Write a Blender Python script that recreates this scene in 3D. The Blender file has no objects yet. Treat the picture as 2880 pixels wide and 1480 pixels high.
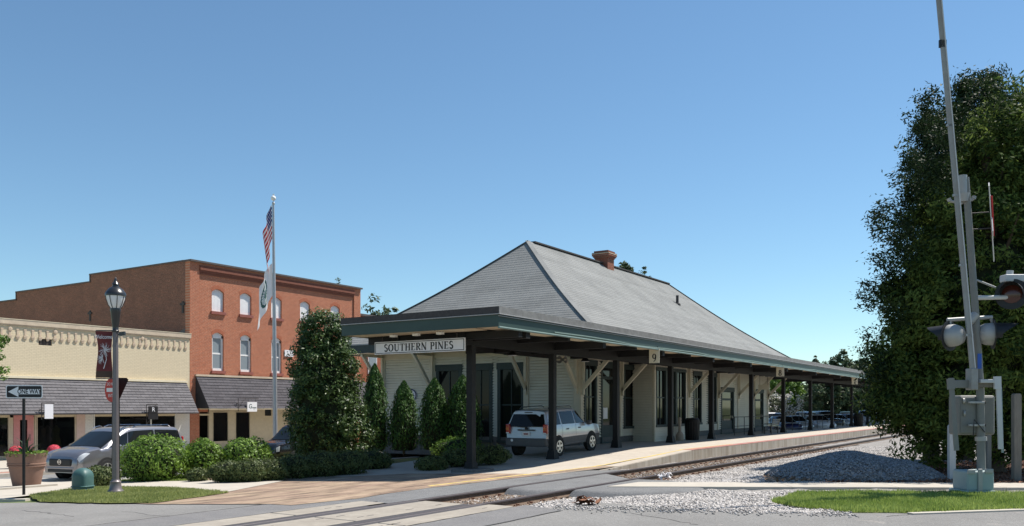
import bpy, bmesh, math, random
import numpy as np
from mathutils import Vector, Matrix

scene = bpy.context.scene
col = scene.collection
R = math.radians
rnd = random.Random(7)

# ------------------------------------------------------------------ camera
PHI = R(32.93)                       # angle from the track axis (+X) to the view axis
FPX, CXP, HYP, EYE = 2409.0, 1440.0, 1145.0, 1.88
cam_d = bpy.data.cameras.new('camera')
cam = bpy.data.objects.new('camera', cam_d)
col.objects.link(cam)
cam.location = (0, 0, EYE)
cam.rotation_euler = (R(90), 0, PHI - R(90))
cam_d.sensor_width = 36
cam_d.lens = 36 * FPX / 2880
cam_d.shift_y = (HYP - 740) / 2880
cam_d.clip_start = 0.1
cam_d.clip_end = 5000
scene.camera = cam

# ------------------------------------------------------------------ sky, sun, exposure
SUN_EL = R(59)
SUN_XY = Vector((0.848, -0.53)).normalized()      # horizontal direction towards the sun
world = bpy.data.worlds.new('World')
scene.world = world
world.use_nodes = True
wn, wl = world.node_tree.nodes, world.node_tree.links
wn.clear()
sky = wn.new('ShaderNodeTexSky')
sky.sky_type = 'NISHITA'
sky.sun_disc = False
sky.sun_elevation = SUN_EL
sky.sun_rotation = math.atan2(SUN_XY.x, SUN_XY.y)
sky.altitude = 100
sky.air_density = 1.0
sky.dust_density = 0.0
sky.ozone_density = 3.0
bg = wn.new('ShaderNodeBackground')
bg.inputs['Strength'].default_value = 0.094
wo = wn.new('ShaderNodeOutputWorld')
tn = wn.new('ShaderNodeMix'); tn.data_type = 'RGBA'; tn.blend_type = 'MULTIPLY'; tn.inputs[0].default_value = 1.0
tn.inputs[7].default_value = (0.87, 1.02, 1.02, 1)          # the camera's slightly cool daylight balance
wl.new(sky.outputs[0], tn.inputs[6]); wl.new(tn.outputs[2], bg.inputs[0])
wl.new(bg.outputs[0], wo.inputs[0])

sun_d = bpy.data.lights.new('sun', 'SUN')
sun_d.energy = 5.0
sun_d.angle = R(0.53)
sun_d.color = (1.0, 0.945, 0.86)
sun = bpy.data.objects.new('sun', sun_d)
col.objects.link(sun)
sd = Vector((SUN_XY.x * math.cos(SUN_EL), SUN_XY.y * math.cos(SUN_EL), math.sin(SUN_EL)))
sun.rotation_euler = sd.to_track_quat('Z', 'Y').to_euler()
sun.location = sd * 60

scene.render.engine = 'CYCLES'
scene.view_settings.view_transform = 'Standard'
scene.view_settings.look = 'None'
scene.view_settings.gamma = 1.0
scene.view_settings.exposure = 0.5
scene.view_settings.use_curve_mapping = False

# ------------------------------------------------------------------ measuring helpers (photo pixel -> place)
CF, SF = math.cos(PHI), math.sin(PHI)
def G(px, py, z=0.0):
    d = FPX * (EYE - z) / (py - HYP); r = d * (px - CXP) / FPX
    return Vector((d * CF + r * SF, d * SF - r * CF, z))
def PD(px, d, z=0.0):
    r = d * (px - CXP) / FPX
    return Vector((d * CF + r * SF, d * SF - r * CF, z))
def XonY(px, Y):
    t = (px - CXP) / FPX
    return Y * (CF + t * SF) / (SF - t * CF)
def YonX(px, X):
    t = (px - CXP) / FPX
    return X * (SF - t * CF) / (CF + t * SF)
def dep(X, Y): return X * CF + Y * SF
def zat(py, X, Y): return EYE + (HYP - py) * dep(X, Y) / FPX
def zgen(Y): return 0.0 if Y < 13 else max(-0.68, -0.0425 * (Y - 13))
def GP(px, py, dz=0.0):
    z = 0.0
    for _ in range(40):
        p = G(px, py, z + dz); z = 0.5 * z + 0.5 * zgen(p.y)
    return G(px, py, z + dz)

# ------------------------------------------------------------------ mesh helpers
class MB:
    def __init__(s): s.v = []; s.f = []; s.m = []
    def add(s, vs, fs, mi=0):
        n = len(s.v); s.v += [tuple(p) for p in vs]
        s.f += [tuple(n + i for i in f) for f in fs]; s.m += [mi] * len(fs); return s
    def box(s, x0, x1, y0, y1, z0, z1, mi=0):
        x0, x1 = min(x0, x1), max(x0, x1); y0, y1 = min(y0, y1), max(y0, y1); z0, z1 = min(z0, z1), max(z0, z1)
        return s.add([(x0,y0,z0),(x1,y0,z0),(x1,y1,z0),(x0,y1,z0),(x0,y0,z1),(x1,y0,z1),(x1,y1,z1),(x0,y1,z1)],
              [(3,2,1,0),(4,5,6,7),(0,1,5,4),(1,2,6,5),(2,3,7,6),(3,0,4,7)], mi)
    def beam(s, p, q, w, h, mi=0, up=(0,0,1)):
        p, q = Vector(p), Vector(q); d = (q - p).normalized(); u = Vector(up)
        if abs(d.dot(u)) > .99: u = Vector((0, 1, 0))
        a = d.cross(u).normalized() * (w / 2); b = a.cross(d).normalized() * (h / 2)
        vs = [p-a-b, p+a-b, p+a+b, p-a+b, q-a-b, q+a-b, q+a+b, q-a+b]
        return s.add(vs, [(0,1,2,3),(7,6,5,4),(0,4,5,1),(1,5,6,2),(2,6,7,3),(3,7,4,0)], mi)
    def tube(s, pts, rad, n=8, mi=0, caps=True):
        pts = [Vector(p) for p in pts]
        if not hasattr(rad, '__len__'): rad = [rad] * len(pts)
        rings = []; ref = None
        for i, p in enumerate(pts):
            d = (pts[min(i+1, len(pts)-1)] - pts[max(i-1, 0)]).normalized()
            if ref is None: ref = Vector((1,0,0)) if abs(d.x) < .8 else Vector((0,1,0))
            a = d.cross(ref).normalized(); b = d.cross(a).normalized(); ref = -(d.cross(a).cross(d)).cross(d) if False else ref
            rings.append([p + (a*math.cos(t) + b*math.sin(t)) * rad[i] for t in [2*math.pi*k/n for k in range(n)]])
        vs = [v for r in rings for v in r]; fs = []
        for i in range(len(pts)-1):
            for k in range(n):
                k2 = (k+1) % n; fs.append((i*n+k, (i+1)*n+k, (i+1)*n+k2, i*n+k2))
        if caps: fs.append(tuple(range(n))); fs.append(tuple((len(pts)-1)*n + k for k in reversed(range(n))))
        return s.add(vs, fs, mi)
    def lathe(s, prof, n=16, c=(0,0,0), mi=0, axis='z'):
        vs = []; fs = []
        for r, z in prof:
            for k in range(n):
                t = 2*math.pi*k/n; a, b = r*math.cos(t), r*math.sin(t)
                vs.append((c[0]+a, c[1]+b, c[2]+z) if axis == 'z' else ((c[0]+b, c[1]+z, c[2]+a) if axis == 'y' else (c[0]+z, c[1]+a, c[2]+b)))
        for i in range(len(prof)-1):
            for k in range(n):
                k2 = (k+1) % n; fs.append((i*n+k, i*n+k2, (i+1)*n+k2, (i+1)*n+k))
        fs.append(tuple(reversed(range(n)))); fs.append(tuple((len(prof)-1)*n+k for k in range(n)))
        return s.add(vs, fs, mi)
    def prism(s, poly, o, u, v, w, mi=0):
        """polygon (a,b) in frame o + a*u + b*v, extruded by vector w"""
        o, u, v, w = Vector(o), Vector(u), Vector(v), Vector(w); n = len(poly)
        A = [o + u*a + v*b for a, b in poly]; B = [p + w for p in A]
        fs = [tuple(reversed(range(n))), tuple(range(n, 2*n))] + [(i, (i+1) % n, n+(i+1) % n, n+i) for i in range(n)]
        return s.add(A + B, fs, mi)
    def strip(s, pts, wid, o, u, v, w, mi=0):
        """stroke of varying width along 2d points"""
        L = []; Rr = []
        P = [Vector((a, b)) for a, b in pts]
        for i, p in enumerate(P):
            d = (P[min(i+1, len(P)-1)] - P[max(i-1, 0)]).normalized(); nrm = Vector((-d.y, d.x)) * (wid[i] / 2 if hasattr(wid, '__len__') else wid / 2)
            L.append(p + nrm); Rr.append(p - nrm)
        for i in range(len(P)-1):
            s.prism([tuple(Rr[i]), tuple(Rr[i+1]), tuple(L[i+1]), tuple(L[i])], o, u, v, w, mi)
        return s
    def build(s, name, mats, parent=None, smooth=False, world=True):
        me = bpy.data.meshes.new(name); me.from_pydata(s.v, [], s.f)
        if not isinstance(mats, (list, tuple)): mats = [mats]
        for m in mats: me.materials.append(MT[m] if isinstance(m, str) else m)
        if len(mats) > 1: me.polygons.foreach_set('material_index', s.m)
        if smooth: me.polygons.foreach_set('use_smooth', [True] * len(me.polygons))
        bm = bmesh.new(); bm.from_mesh(me); bmesh.ops.recalc_face_normals(bm, faces=bm.faces); bm.to_mesh(me); bm.free()
        if smooth: sharp(me)
        return link(name, me, parent, world)
def sharp(me, ang=40):
    try: me.set_sharp_from_angle(angle=R(ang))
    except Exception: pass
def wloc(o):
    l = Vector((0,0,0))
    while o is not None: l = l + o.location; o = o.parent
    return l
def link(name, me, parent=None, world=True):
    o = bpy.data.objects.new(name, me); col.objects.link(o)
    if parent is not None:
        o.parent = parent
        if world: o.location = -wloc(parent)
    return o
def tag(o, label, cat=None, group=None):
    o['label'] = label
    if cat: o['category'] = cat
    if group: o['group'] = group
    return o
def kind(o, k, label=None):
    o['kind'] = k
    if label: o['label'] = label
    return o
def thing(name, label, cat, loc=(0,0,0), rz=0.0, group=None):
    o = bpy.data.objects.new(name, None); col.objects.link(o)
    o.empty_display_size = .3; o.location = loc; o.rotation_euler = (0, 0, rz)
    return tag(o, label, cat, group)
def copy_tree(o, parent=None):
    c = o.copy(); col.objects.link(c); c.parent = parent
    for ch in list(o.children): copy_tree(ch, c)
    return c
def np_mesh(name, verts, quads, mats, tint=None, k=4):
    me = bpy.data.meshes.new(name); nv, nf = len(verts), len(quads)
    me.vertices.add(nv); me.vertices.foreach_set('co', np.asarray(verts, np.float32).ravel())
    me.loops.add(nf*k); me.loops.foreach_set('vertex_index', np.asarray(quads, np.int32).ravel())
    me.polygons.add(nf); me.polygons.foreach_set('loop_start', np.arange(0, nf*k, k, dtype=np.int32))
    me.update(calc_edges=True)
    for m in (mats if isinstance(mats, (list, tuple)) else [mats]): me.materials.append(MT[m])
    if tint is not None:
        a = me.attributes.new('tint', 'FLOAT', 'FACE'); a.data.foreach_set('value', np.asarray(tint, np.float32))
    return me
def sheet(name, poly, off, m, skirt=0.0, cuts=(13, 29), k='structure', parent=None, zf=None):
    """flat area laid on the terrain"""
    bm = bmesh.new(); vs = [bm.verts.new((p[0], p[1], 0)) for p in poly]; bm.faces.new(vs)
    for c in cuts:
        bmesh.ops.bisect_plane(bm, geom=bm.verts[:]+bm.edges[:]+bm.faces[:], plane_co=(0,c,0), plane_no=(0,1,0))
    bmesh.ops.triangulate(bm, faces=bm.faces[:])
    bmesh.ops.recalc_face_normals(bm, faces=bm.faces)
    if bm.faces and sum(f.normal.z for f in bm.faces) < 0: bmesh.ops.reverse_faces(bm, faces=bm.faces[:])
    for v in bm.verts: v.co.z = (zf(v.co.x, v.co.y) if zf else zgen(v.co.y)) + off
    if skirt:
        be = [e for e in bm.edges if e.is_boundary]
        ret = bmesh.ops.extrude_edge_only(bm, edges=be)
        for g in ret['geom']:
            if isinstance(g, bmesh.types.BMVert): g.co.z -= skirt
    me = bpy.data.meshes.new(name); bm.to_mesh(me); bm.free(); me.materials.append(MT[m])
    o = link(name, me, parent)
    if parent is None and k: o['kind'] = k
    return o
def text_obj(name, s, size, m, M, parent, depth=.004, sx=1.0, align='CENTER', spacing=1.0, bold=0.0):
    cu = bpy.data.curves.new('txt', 'FONT'); cu.body = s; cu.size = size; cu.align_x = align; cu.align_y = 'CENTER'
    cu.extrude = depth; cu.offset = bold; cu.space_character = spacing; cu.resolution_u = 4
    t = bpy.data.objects.new('txt', cu); col.objects.link(t)
    dg = bpy.context.evaluated_depsgraph_get(); me = bpy.data.meshes.new_from_object(t.evaluated_get(dg))
    bpy.data.objects.remove(t); me.transform(M @ Matrix.Diagonal((sx, 1, 1, 1)))
    me.materials.clear(); me.materials.append(MT[m]); me.name = name
    return link(name, me, parent)
def frame_m(o, u, v):
    u, v = Vector(u).normalized(), Vector(v).normalized(); w = u.cross(v)
    return Matrix(((u.x, v.x, w.x, o[0]), (u.y, v.y, w.y, o[1]), (u.z, v.z, w.z, o[2]), (0,0,0,1)))

# ------------------------------------------------------------------ materials
MT = {}
def new_mat(name):
    m = bpy.data.materials.new(name); m.use_nodes = True; MT[name] = m
    nt = m.node_tree; b = nt.nodes['Principled BSDF']; return m, nt, nt.nodes, nt.links, b
def c4(c): return (c[0], c[1], c[2], 1)
def setspec(b, s):
    if 'Specular IOR Level' in b.inputs: b.inputs['Specular IOR Level'].default_value = s
def mat(name, base, rough=.8, var=.18, scale=6, bump=0.0, bscale=40, metal=0, spec=.35, stretch=(1,1,1), dirt=None, dscale=.7, damt=.5, coat=0, objvar=0.0, island=0.0):
    m, nt, N, L, b = new_mat(name)
    tc = N.new('ShaderNodeTexCoord'); mp = N.new('ShaderNodeMapping'); mp.inputs['Scale'].default_value = stretch
    L.new(tc.outputs['Object'], mp.inputs[0])
    n1 = N.new('ShaderNodeTexNoise'); n1.inputs['Scale'].default_value = scale; n1.inputs['Detail'].default_value = 6; n1.inputs['Roughness'].default_value = .65
    L.new(mp.outputs[0], n1.inputs['Vector'])
    rmp = N.new('ShaderNodeValToRGB'); e = rmp.color_ramp.elements
    e[0].position, e[1].position = .3, .7
    e[0].color = c4([x*(1-var) for x in base]); e[1].color = c4([min(1, x*(1+var)) for x in base])
    L.new(n1.outputs['Fac'], rmp.inputs[0]); out = rmp.outputs[0]
    if dirt:
        n2 = N.new('ShaderNodeTexNoise'); n2.inputs['Scale'].default_value = dscale; n2.inputs['Detail'].default_value = 8; n2.inputs['Roughness'].default_value = .7
        L.new(mp.outputs[0], n2.inputs['Vector'])
        r2 = N.new('ShaderNodeValToRGB'); r2.color_ramp.elements[0].position = .42; r2.color_ramp.elements[1].position = .72
        r2.color_ramp.elements[0].color = (0,0,0,1); r2.color_ramp.elements[1].color = (damt, damt, damt, 1)
        L.new(n2.outputs['Fac'], r2.inputs[0])
        mx = N.new('ShaderNodeMix'); mx.data_type = 'RGBA'; L.new(r2.outputs[0], mx.inputs[0]); L.new(out, mx.inputs[6]); mx.inputs[7].default_value = c4(dirt); out = mx.outputs[2]
    if objvar or island:
        hv = N.new('ShaderNodeHueSaturation')
        src = N.new('ShaderNodeObjectInfo').outputs['Random'] if objvar else N.new('ShaderNodeNewGeometry').outputs['Random Per Island']
        a = objvar or island
        mr = N.new('ShaderNodeMapRange'); mr.inputs[3].default_value = 1-a; mr.inputs[4].default_value = 1+a
        L.new(src, mr.inputs[0]); L.new(mr.outputs[0], hv.inputs['Value']); L.new(out, hv.inputs['Color']); out = hv.outputs[0]
    L.new(out, b.inputs['Base Color'])
    b.inputs['Roughness'].default_value = rough; b.inputs['Metallic'].default_value = metal; setspec(b, spec)
    if coat: b.inputs['Coat Weight'].default_value = coat; b.inputs['Coat Roughness'].default_value = .05
    if bump:
        n3 = N.new('ShaderNodeTexNoise'); n3.inputs['Scale'].default_value = bscale; n3.inputs['Detail'].default_value = 5
        L.new(mp.outputs[0], n3.inputs['Vector'])
        bp = N.new('ShaderNodeBump'); bp.inputs['Strength'].default_value = bump; bp.inputs['Distance'].default_value = .03
        L.new(n3.outputs['Fac'], bp.inputs['Height']); L.new(bp.outputs[0], b.inputs['Normal'])
    return m
def brick_mat(name, c1, c2, mortar, axis='x', bw=.215, bh=.075, ms=.012, stain=None, samt=.5, bump=.6, rough=.9, vamp=.16):
    m, nt, N, L, b = new_mat(name)
    tc = N.new('ShaderNodeTexCoord'); sx = N.new('ShaderNodeSeparateXYZ'); cx = N.new('ShaderNodeCombineXYZ')
    L.new(tc.outputs['Object'], sx.inputs[0]); L.new(sx.outputs[0 if axis == 'x' else 1], cx.inputs[0]); L.new(sx.outputs[2 if axis != 'g' else 1], cx.inputs[1])
    if axis == 'g': L.new(sx.outputs[0], cx.inputs[0])
    br = N.new('ShaderNodeTexBrick'); br.inputs['Scale'].default_value = 1; br.inputs['Brick Width'].default_value = bw; br.inputs['Row Height'].default_value = bh
    br.inputs['Mortar Size'].default_value = ms; br.inputs['Mortar Smooth'].default_value = .2; br.inputs['Bias'].default_value = -.1
    br.inputs['Color1'].default_value = c4(c1); br.inputs['Color2'].default_value = c4(c2); br.inputs['Mortar'].default_value = c4(mortar)
    L.new(cx.outputs[0], br.inputs['Vector'])
    n1 = N.new('ShaderNodeTexNoise'); n1.inputs['Scale'].default_value = 1.1; n1.inputs['Detail'].default_value = 9; n1.inputs['Roughness'].default_value = .7
    L.new(tc.outputs['Object'], n1.inputs['Vector'])
    r = N.new('ShaderNodeValToRGB'); r.color_ramp.elements[0].position = .38; r.color_ramp.elements[1].position = .75
    r.color_ramp.elements[0].color = (0,0,0,1); r.color_ramp.elements[1].color = (samt,)*3 + (1,)
    L.new(n1.outputs['Fac'], r.inputs[0])
    mx = N.new('ShaderNodeMix'); mx.data_type = 'RGBA'; L.new(r.outputs[0], mx.inputs[0]); L.new(br.outputs['Color'], mx.inputs[6]); mx.inputs[7].default_value = c4(stain or [x*.55 for x in c1])
    n2 = N.new('ShaderNodeTexNoise'); n2.inputs['Scale'].default_value = 14; n2.inputs['Detail'].default_value = 4; L.new(tc.outputs['Object'], n2.inputs['Vector'])
    hv = N.new('ShaderNodeHueSaturation'); mr = N.new('ShaderNodeMapRange'); mr.inputs[1].default_value = .3; mr.inputs[2].default_value = .7; mr.inputs[3].default_value = 1-vamp; mr.inputs[4].default_value = 1+vamp
    L.new(n2.outputs['Fac'], mr.inputs[0]); L.new(mr.outputs[0], hv.inputs['Value']); L.new(mx.outputs[2], hv.inputs['Color'])
    L.new(hv.outputs[0], b.inputs['Base Color']); b.inputs['Roughness'].default_value = rough; setspec(b, .2)
    bp = N.new('ShaderNodeBump'); bp.inputs['Strength'].default_value = bump; bp.inputs['Distance'].default_value = .02; bp.invert = True
    L.new(br.outputs['Fac'], bp.inputs['Height']); L.new(bp.outputs[0], b.inputs['Normal'])
    return m
def leaf_mat(name, base, hi, rough=.5, trans=.25, spec=.35):
    m, nt, N, L, b = new_mat(name)
    at = N.new('ShaderNodeAttribute'); at.attribute_name = 'tint'
    r = N.new('ShaderNodeValToRGB'); r.color_ramp.elements[0].color = c4(base); r.color_ramp.elements[1].color = c4(hi)
    L.new(at.outputs['Fac'], r.inputs[0]); L.new(r.outputs[0], b.inputs['Base Color'])
    b.inputs['Roughness'].default_value = rough; setspec(b, spec)
    tr = N.new('ShaderNodeBsdfTranslucent'); L.new(r.outputs[0], tr.inputs[0])
    ms = N.new('ShaderNodeMixShader'); ms.inputs[0].default_value = trans
    L.new(b.outputs[0], ms.inputs[1]); L.new(tr.outputs[0], ms.inputs[2]); L.new(ms.outputs[0], N['Material Output'].inputs[0])
    return m
def glass_mat(name, c, rough=.03, spec=.6):
    m, nt, N, L, b = new_mat(name)
    b.inputs['Base Color'].default_value = c4(c); b.inputs['Roughness'].default_value = rough; setspec(b, spec)
    return m
def paint(name, c, rough=.25, metal=0.0, coat=.6, var=.03):
    m = mat(name, c, rough, var, 3, metal=metal, spec=.5, coat=coat); return m

mat('asphalt', (.245,.238,.228), .95, .22, 24, .5, 130, dirt=(.165,.158,.152), dscale=.42, damt=.65, spec=.2)
mat('asphalt_new', (.19,.185,.185), .95, .2, 30, .5, 150, dirt=(.28,.27,.26), dscale=1.4, damt=.45, spec=.2)
mat('asphalt_street', (.2,.2,.2), .95, .12, 6, .2, 100, spec=.2)
mat('asphalt_path', (.20,.20,.20), .95, .2, 22, .5, 140, dirt=(.11,.11,.115), dscale=1.1, damt=.5, spec=.2)
mat('tar', (.05,.048,.046), .8, .3, 12)
mat('concrete', (.47,.42,.36), .9, .09, 4, .15, 60, dirt=(.37,.325,.275), dscale=.8, damt=.45, spec=.25)
mat('concrete_walk', (.46,.42,.36), .9, .08, 4, .12, 60, dirt=(.36,.32,.27), dscale=1.2, damt=.4, objvar=.05, spec=.25)
mat('concrete_panel', (.345,.31,.262), .9, .12, 6, .12, 90, dirt=(.235,.205,.175), dscale=1.6, damt=.7, objvar=.05, spec=.25)
mat('concrete_edge', (.30,.255,.205), .92, .25, 3, .3, 30, dirt=(.52,.48,.42), dscale=1.1, damt=.8, stretch=(2.2,2.2,.22), spec=.2)
mat('concrete_pier', (.14,.135,.13), .9, .2, 8, .2, 40)
mat('rubber', (.07,.065,.068), .8, .2, 10, .1, 60)
mat('yellow_line', (.62,.45,.10), .85, .25, 9, dirt=(.5,.45,.38), dscale=3, damt=.7)
mat('red_edge', (.36,.15,.13), .85, .2, 8, dirt=(.42,.3,.26), dscale=2, damt=.6)
mat('ballast', (.30,.285,.27), .95, .3, 28, .8, 60, dirt=(.2,.17,.14), dscale=.9, damt=.5, spec=.2)
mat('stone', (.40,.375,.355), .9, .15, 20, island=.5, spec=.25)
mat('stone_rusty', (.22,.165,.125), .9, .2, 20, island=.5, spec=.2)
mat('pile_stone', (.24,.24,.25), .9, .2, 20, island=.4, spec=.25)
mat('soil', (.16,.115,.08), 1, .3, 12, .5, 40)
mat('mulch', (.18,.115,.085), 1, .35, 25, .7, 60)
mat('lawn_soil', (.19,.215,.075), 1, .3, 14, .5, 60, dirt=(.2,.155,.08), dscale=1.1, damt=.5)
mat('field', (.11,.14,.05), 1, .3, 2, .3, 20)
mat('rail_side', (.13,.088,.062), .75, .3, 14, .2, 60, metal=.15)
mat('rail_top', (.095,.08,.083), .5, .2, 30, metal=.2, stretch=(.1,1,1))
mat('tie', (.11,.085,.065), .95, .35, 9, .5, 30, stretch=(1,.2,1))
mat('rust', (.14,.06,.035), .9, .3, 20)
mat('iron', (.055,.05,.048), .6, .2, 10, metal=.3)
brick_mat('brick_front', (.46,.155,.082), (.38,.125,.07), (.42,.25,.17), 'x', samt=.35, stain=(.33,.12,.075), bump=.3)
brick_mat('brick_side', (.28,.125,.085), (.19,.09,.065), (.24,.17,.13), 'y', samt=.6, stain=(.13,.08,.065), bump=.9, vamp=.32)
brick_mat('brick_far', (.36,.10,.05), (.30,.085,.045), (.3,.17,.11), 'x', samt=.3)
brick_mat('brick_tan', (.68,.585,.42), (.65,.56,.40), (.56,.47,.32), 'x', samt=.25, stain=(.58,.48,.33), bump=.15, vamp=.05)
brick_mat('brick_chimney', (.30,.085,.05), (.24,.075,.05), (.25,.17,.13), 'x', samt=.4, stain=(.1,.06,.05))
brick_mat('brick_white', (.72,.70,.66), (.70,.68,.64), (.58,.56,.53), 'x', samt=.15, stain=(.6,.57,.53), bump=.4, vamp=.06)
mat('brick_dark', (.20,.075,.05), .9, .2, 8)
mat('arch_brick', (.41,.14,.076), .9, .2, 18)
mat('sill', (.27,.095,.075), .85, .15, 8)
mat('coping', (.10,.085,.08), .8, .15, 6)
mat('tan_trim', (.58,.48,.36), .85, .1, 5, dirt=(.38,.29,.22), dscale=2, damt=.5)
mat('tan_flash', (.72,.64,.47), .8, .08, 5)
mat('corbel', (.56,.445,.33), .85, .12, 10)
mat('cream_trim', (.55,.47,.33), .8, .08, 6)
mat('white_paint', (.78,.78,.76), .6, .05, 6)
mat('pink_paint', (.58,.25,.24), .6, .1, 6)
mat('pink_wall', (.60,.45,.39), .85, .08, 6)
mat('shutter', (.82,.82,.82), .55, .03, 4)
mat('shingle', (.15,.143,.15), .95, .3, 26, .6, 60, objvar=.13, spec=.15)
mat('shingle_dark', (.095,.09,.098), .95, .3, 26, .6, 60, objvar=.12, spec=.15)
mat('awning_under', (.045,.043,.045), .95, .2, 10)
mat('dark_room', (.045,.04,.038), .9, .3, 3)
glass_mat('glass_dark', (.012,.014,.016), .02, .5)
glass_mat('glass_window', (.24,.285,.31), .08, .6)
glass_mat('glass_depot', (.010,.011,.012), .05, .16)
mat('siding', (.68,.65,.55), .75, .05, 3, dirt=(.57,.535,.44), dscale=.6, damt=.35)
mat('siding_trim', (.60,.55,.43), .7, .06, 4)
mat('green_trim', (.035,.052,.05), .6, .15, 5)
mat('fascia_green', (.036,.066,.059), .5, .08, 3, spec=.4, dirt=(.026,.048,.044), dscale=1.4, damt=.5, stretch=(.3,.3,1))
mat('gutter_light', (.17,.24,.22), .5, .1, 4)
mat('drip_edge', (.40,.40,.40), .5, .1, 5)
mat('roof_edge', (.065,.06,.06), .9, .2, 10)
mat('canopy_roof', (.20,.20,.195), .95, .2, 4, .3, 50)
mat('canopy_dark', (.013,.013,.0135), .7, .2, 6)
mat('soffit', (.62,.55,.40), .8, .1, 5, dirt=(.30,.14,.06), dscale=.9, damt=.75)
mat('roof_shingle', (.245,.248,.242), .95, .1, 50, .4, 80, dirt=(.165,.168,.165), dscale=.5, damt=.8, spec=.15, island=.06)
mat('metal_grey', (.42,.42,.43), .45, .08, 6, metal=.5, spec=.5)
mat('galv', (.38,.38,.375), .55, .1, 8, metal=.35, dirt=(.3,.28,.26), dscale=2, damt=.4)
mat('mast_paint', (.29,.29,.28), .55, .08, 7, dirt=(.25,.2,.16), dscale=2.2, damt=.6)
mat('box_grey', (.19,.192,.18), .55, .1, 5, dirt=(.2,.19,.17), dscale=2.5, damt=.6)
mat('pale_blue', (.30,.385,.39), .6, .06, 6, dirt=(.3,.32,.3), dscale=3, damt=.4)
mat('white_board', (.52,.52,.52), .55, .04, 6)
mat('black_paint', (.018,.018,.02), .45, .1, 6)
mat('lamp_black', (.022,.022,.024), .32, .1, 6, spec=.6)
mat('pole_purple', (.165,.142,.147), .42, .08, 5, metal=.25, spec=.6)
mat('lamp_glass', (.72,.72,.73), .25, .04, 3, spec=.6)
mat('sign_white', (.76,.76,.77), .5, .03, 4)
mat('sign_grey', (.74,.74,.77), .5, .03, 4)
mat('sign_black', (.016,.016,.018), .5, .05, 4)
mat('sign_red', (.50,.03,.025), .45, .06, 4)
mat('sign_cream', (.66,.61,.47), .6, .05, 5)
mat('banner_cloth', (.15,.035,.035), .85, .15, 3)
mat('banner_art', (.78,.76,.77), .8, .08, 9)
mat('banner_foot', (.09,.055,.04), .85, .2, 4)
def cloth(name, c):
    mat(name, c, .85, .05, 4); m = MT[name]; N, L = m.node_tree.nodes, m.node_tree.links
    tr = N.new('ShaderNodeBsdfTranslucent'); tr.inputs[0].default_value = c4(c); ms = N.new('ShaderNodeMixShader'); ms.inputs[0].default_value = .45
    L.new(N['Principled BSDF'].outputs[0], ms.inputs[1]); L.new(tr.outputs[0], ms.inputs[2]); L.new(ms.outputs[0], N['Material Output'].inputs[0])
cloth('flag_red', (.55,.05,.055)); cloth('flag_white', (.86,.85,.84)); cloth('flag_blue', (.035,.045,.18)); cloth('flag_green', (.045,.12,.11)); cloth('flag_teal', (.25,.38,.38))
mat('pot', (.24,.145,.11), .85, .12, 4, dirt=(.2,.12,.09), dscale=2, damt=.5)
mat('pink_flower', (.62,.07,.10), .7, .25, 30, island=.35)
mat('pedestal_green', (.055,.125,.12), .5, .08, 5, spec=.5)
mat('bark', (.10,.075,.055), .95, .3, 12, .6, 20, stretch=(1,1,.25))
mat('wood_post', (.20,.18,.155), .95, .2, 10, .4, 20, stretch=(1,1,.2))
mat('twig', (.02,.026,.012), 1, .3, 10)
mat('ash_can', (.33,.27,.21), .7, .1, 6)
mat('dead_leaf', (.20,.09,.05), .9, .4, 20, island=.4)
mat('dead_pale', (.42,.27,.18), .9, .3, 20, island=.4)
paint('van_paint', (.27,.265,.285), .3, .7)
paint('suv_paint', (.44,.455,.475), .3, .35)
mat('suv_clad', (.095,.095,.098), .6, .1, 6)
mat('tyre', (.02,.02,.02), .85, .15, 10)
mat('rim', (.55,.55,.56), .3, .05, 5, metal=.9)
mat('chrome', (.7,.7,.71), .15, .02, 5, metal=1)
glass_mat('car_glass', (.010,.012,.013), .03, .3)
mat('tail_red', (.42,.025,.02), .2, .08, 5, spec=.6, coat=.5)
mat('tail_amber', (.55,.13,.03), .2, .08, 5, spec=.6, coat=.5)
mat('head_lens', (.55,.57,.60), .12, .1, 12, spec=.7, coat=.6)
mat('plate', (.70,.70,.70), .5, .08, 8)
mat('plate_mark', (.30,.12,.12), .6, .1, 8)
mat('signal_lens', (.07,.016,.01), .2, .2, 8, spec=.6)
mat('blue_plate', (.03,.10,.40), .5, .1, 5)
mat('street_mark', (.7,.7,.68), .8, .1, 6)
mat('curb_brick', (.36,.20,.155), .9, .15, 10)
mat('mannequin_a', (.55,.42,.36), .8, .1, 4)
mat('mannequin_b', (.42,.38,.12), .8, .1, 4)
leaf_mat('leaf_bush', (.055,.12,.012), (.23,.36,.055), .5, .3)
leaf_mat('leaf_hedge', (.045,.075,.020), (.14,.165,.055), .55)
leaf_mat('leaf_holly', (.016,.042,.012), (.095,.15,.036), .45, .16, .28)
leaf_mat('leaf_cedar', (.018,.046,.012), (.20,.26,.06), .6, .42, .15)
leaf_mat('leaf_cedar_dark', (.013,.030,.013), (.05,.08,.03), .6, .2, .15)
leaf_mat('leaf_arbor', (.028,.075,.016), (.095,.19,.035), .6, .2)
leaf_mat('leaf_bright', (.06,.13,.015), (.17,.28,.045))
leaf_mat('leaf_far', (.035,.06,.03), (.09,.13,.055), .6)
leaf_mat('leaf_pine', (.04,.07,.035), (.10,.14,.06), .6)
leaf_mat('blossom', (.6,.58,.55), (.85,.82,.8), .7)
leaf_mat('leaf_grey', (.09,.11,.07), (.2,.22,.13), .6)
leaf_mat('grass_blade', (.16,.25,.04), (.42,.50,.15), .6, .4)
leaf_mat('grass_dry', (.19,.23,.06), (.42,.44,.17), .7, .4)
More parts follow.
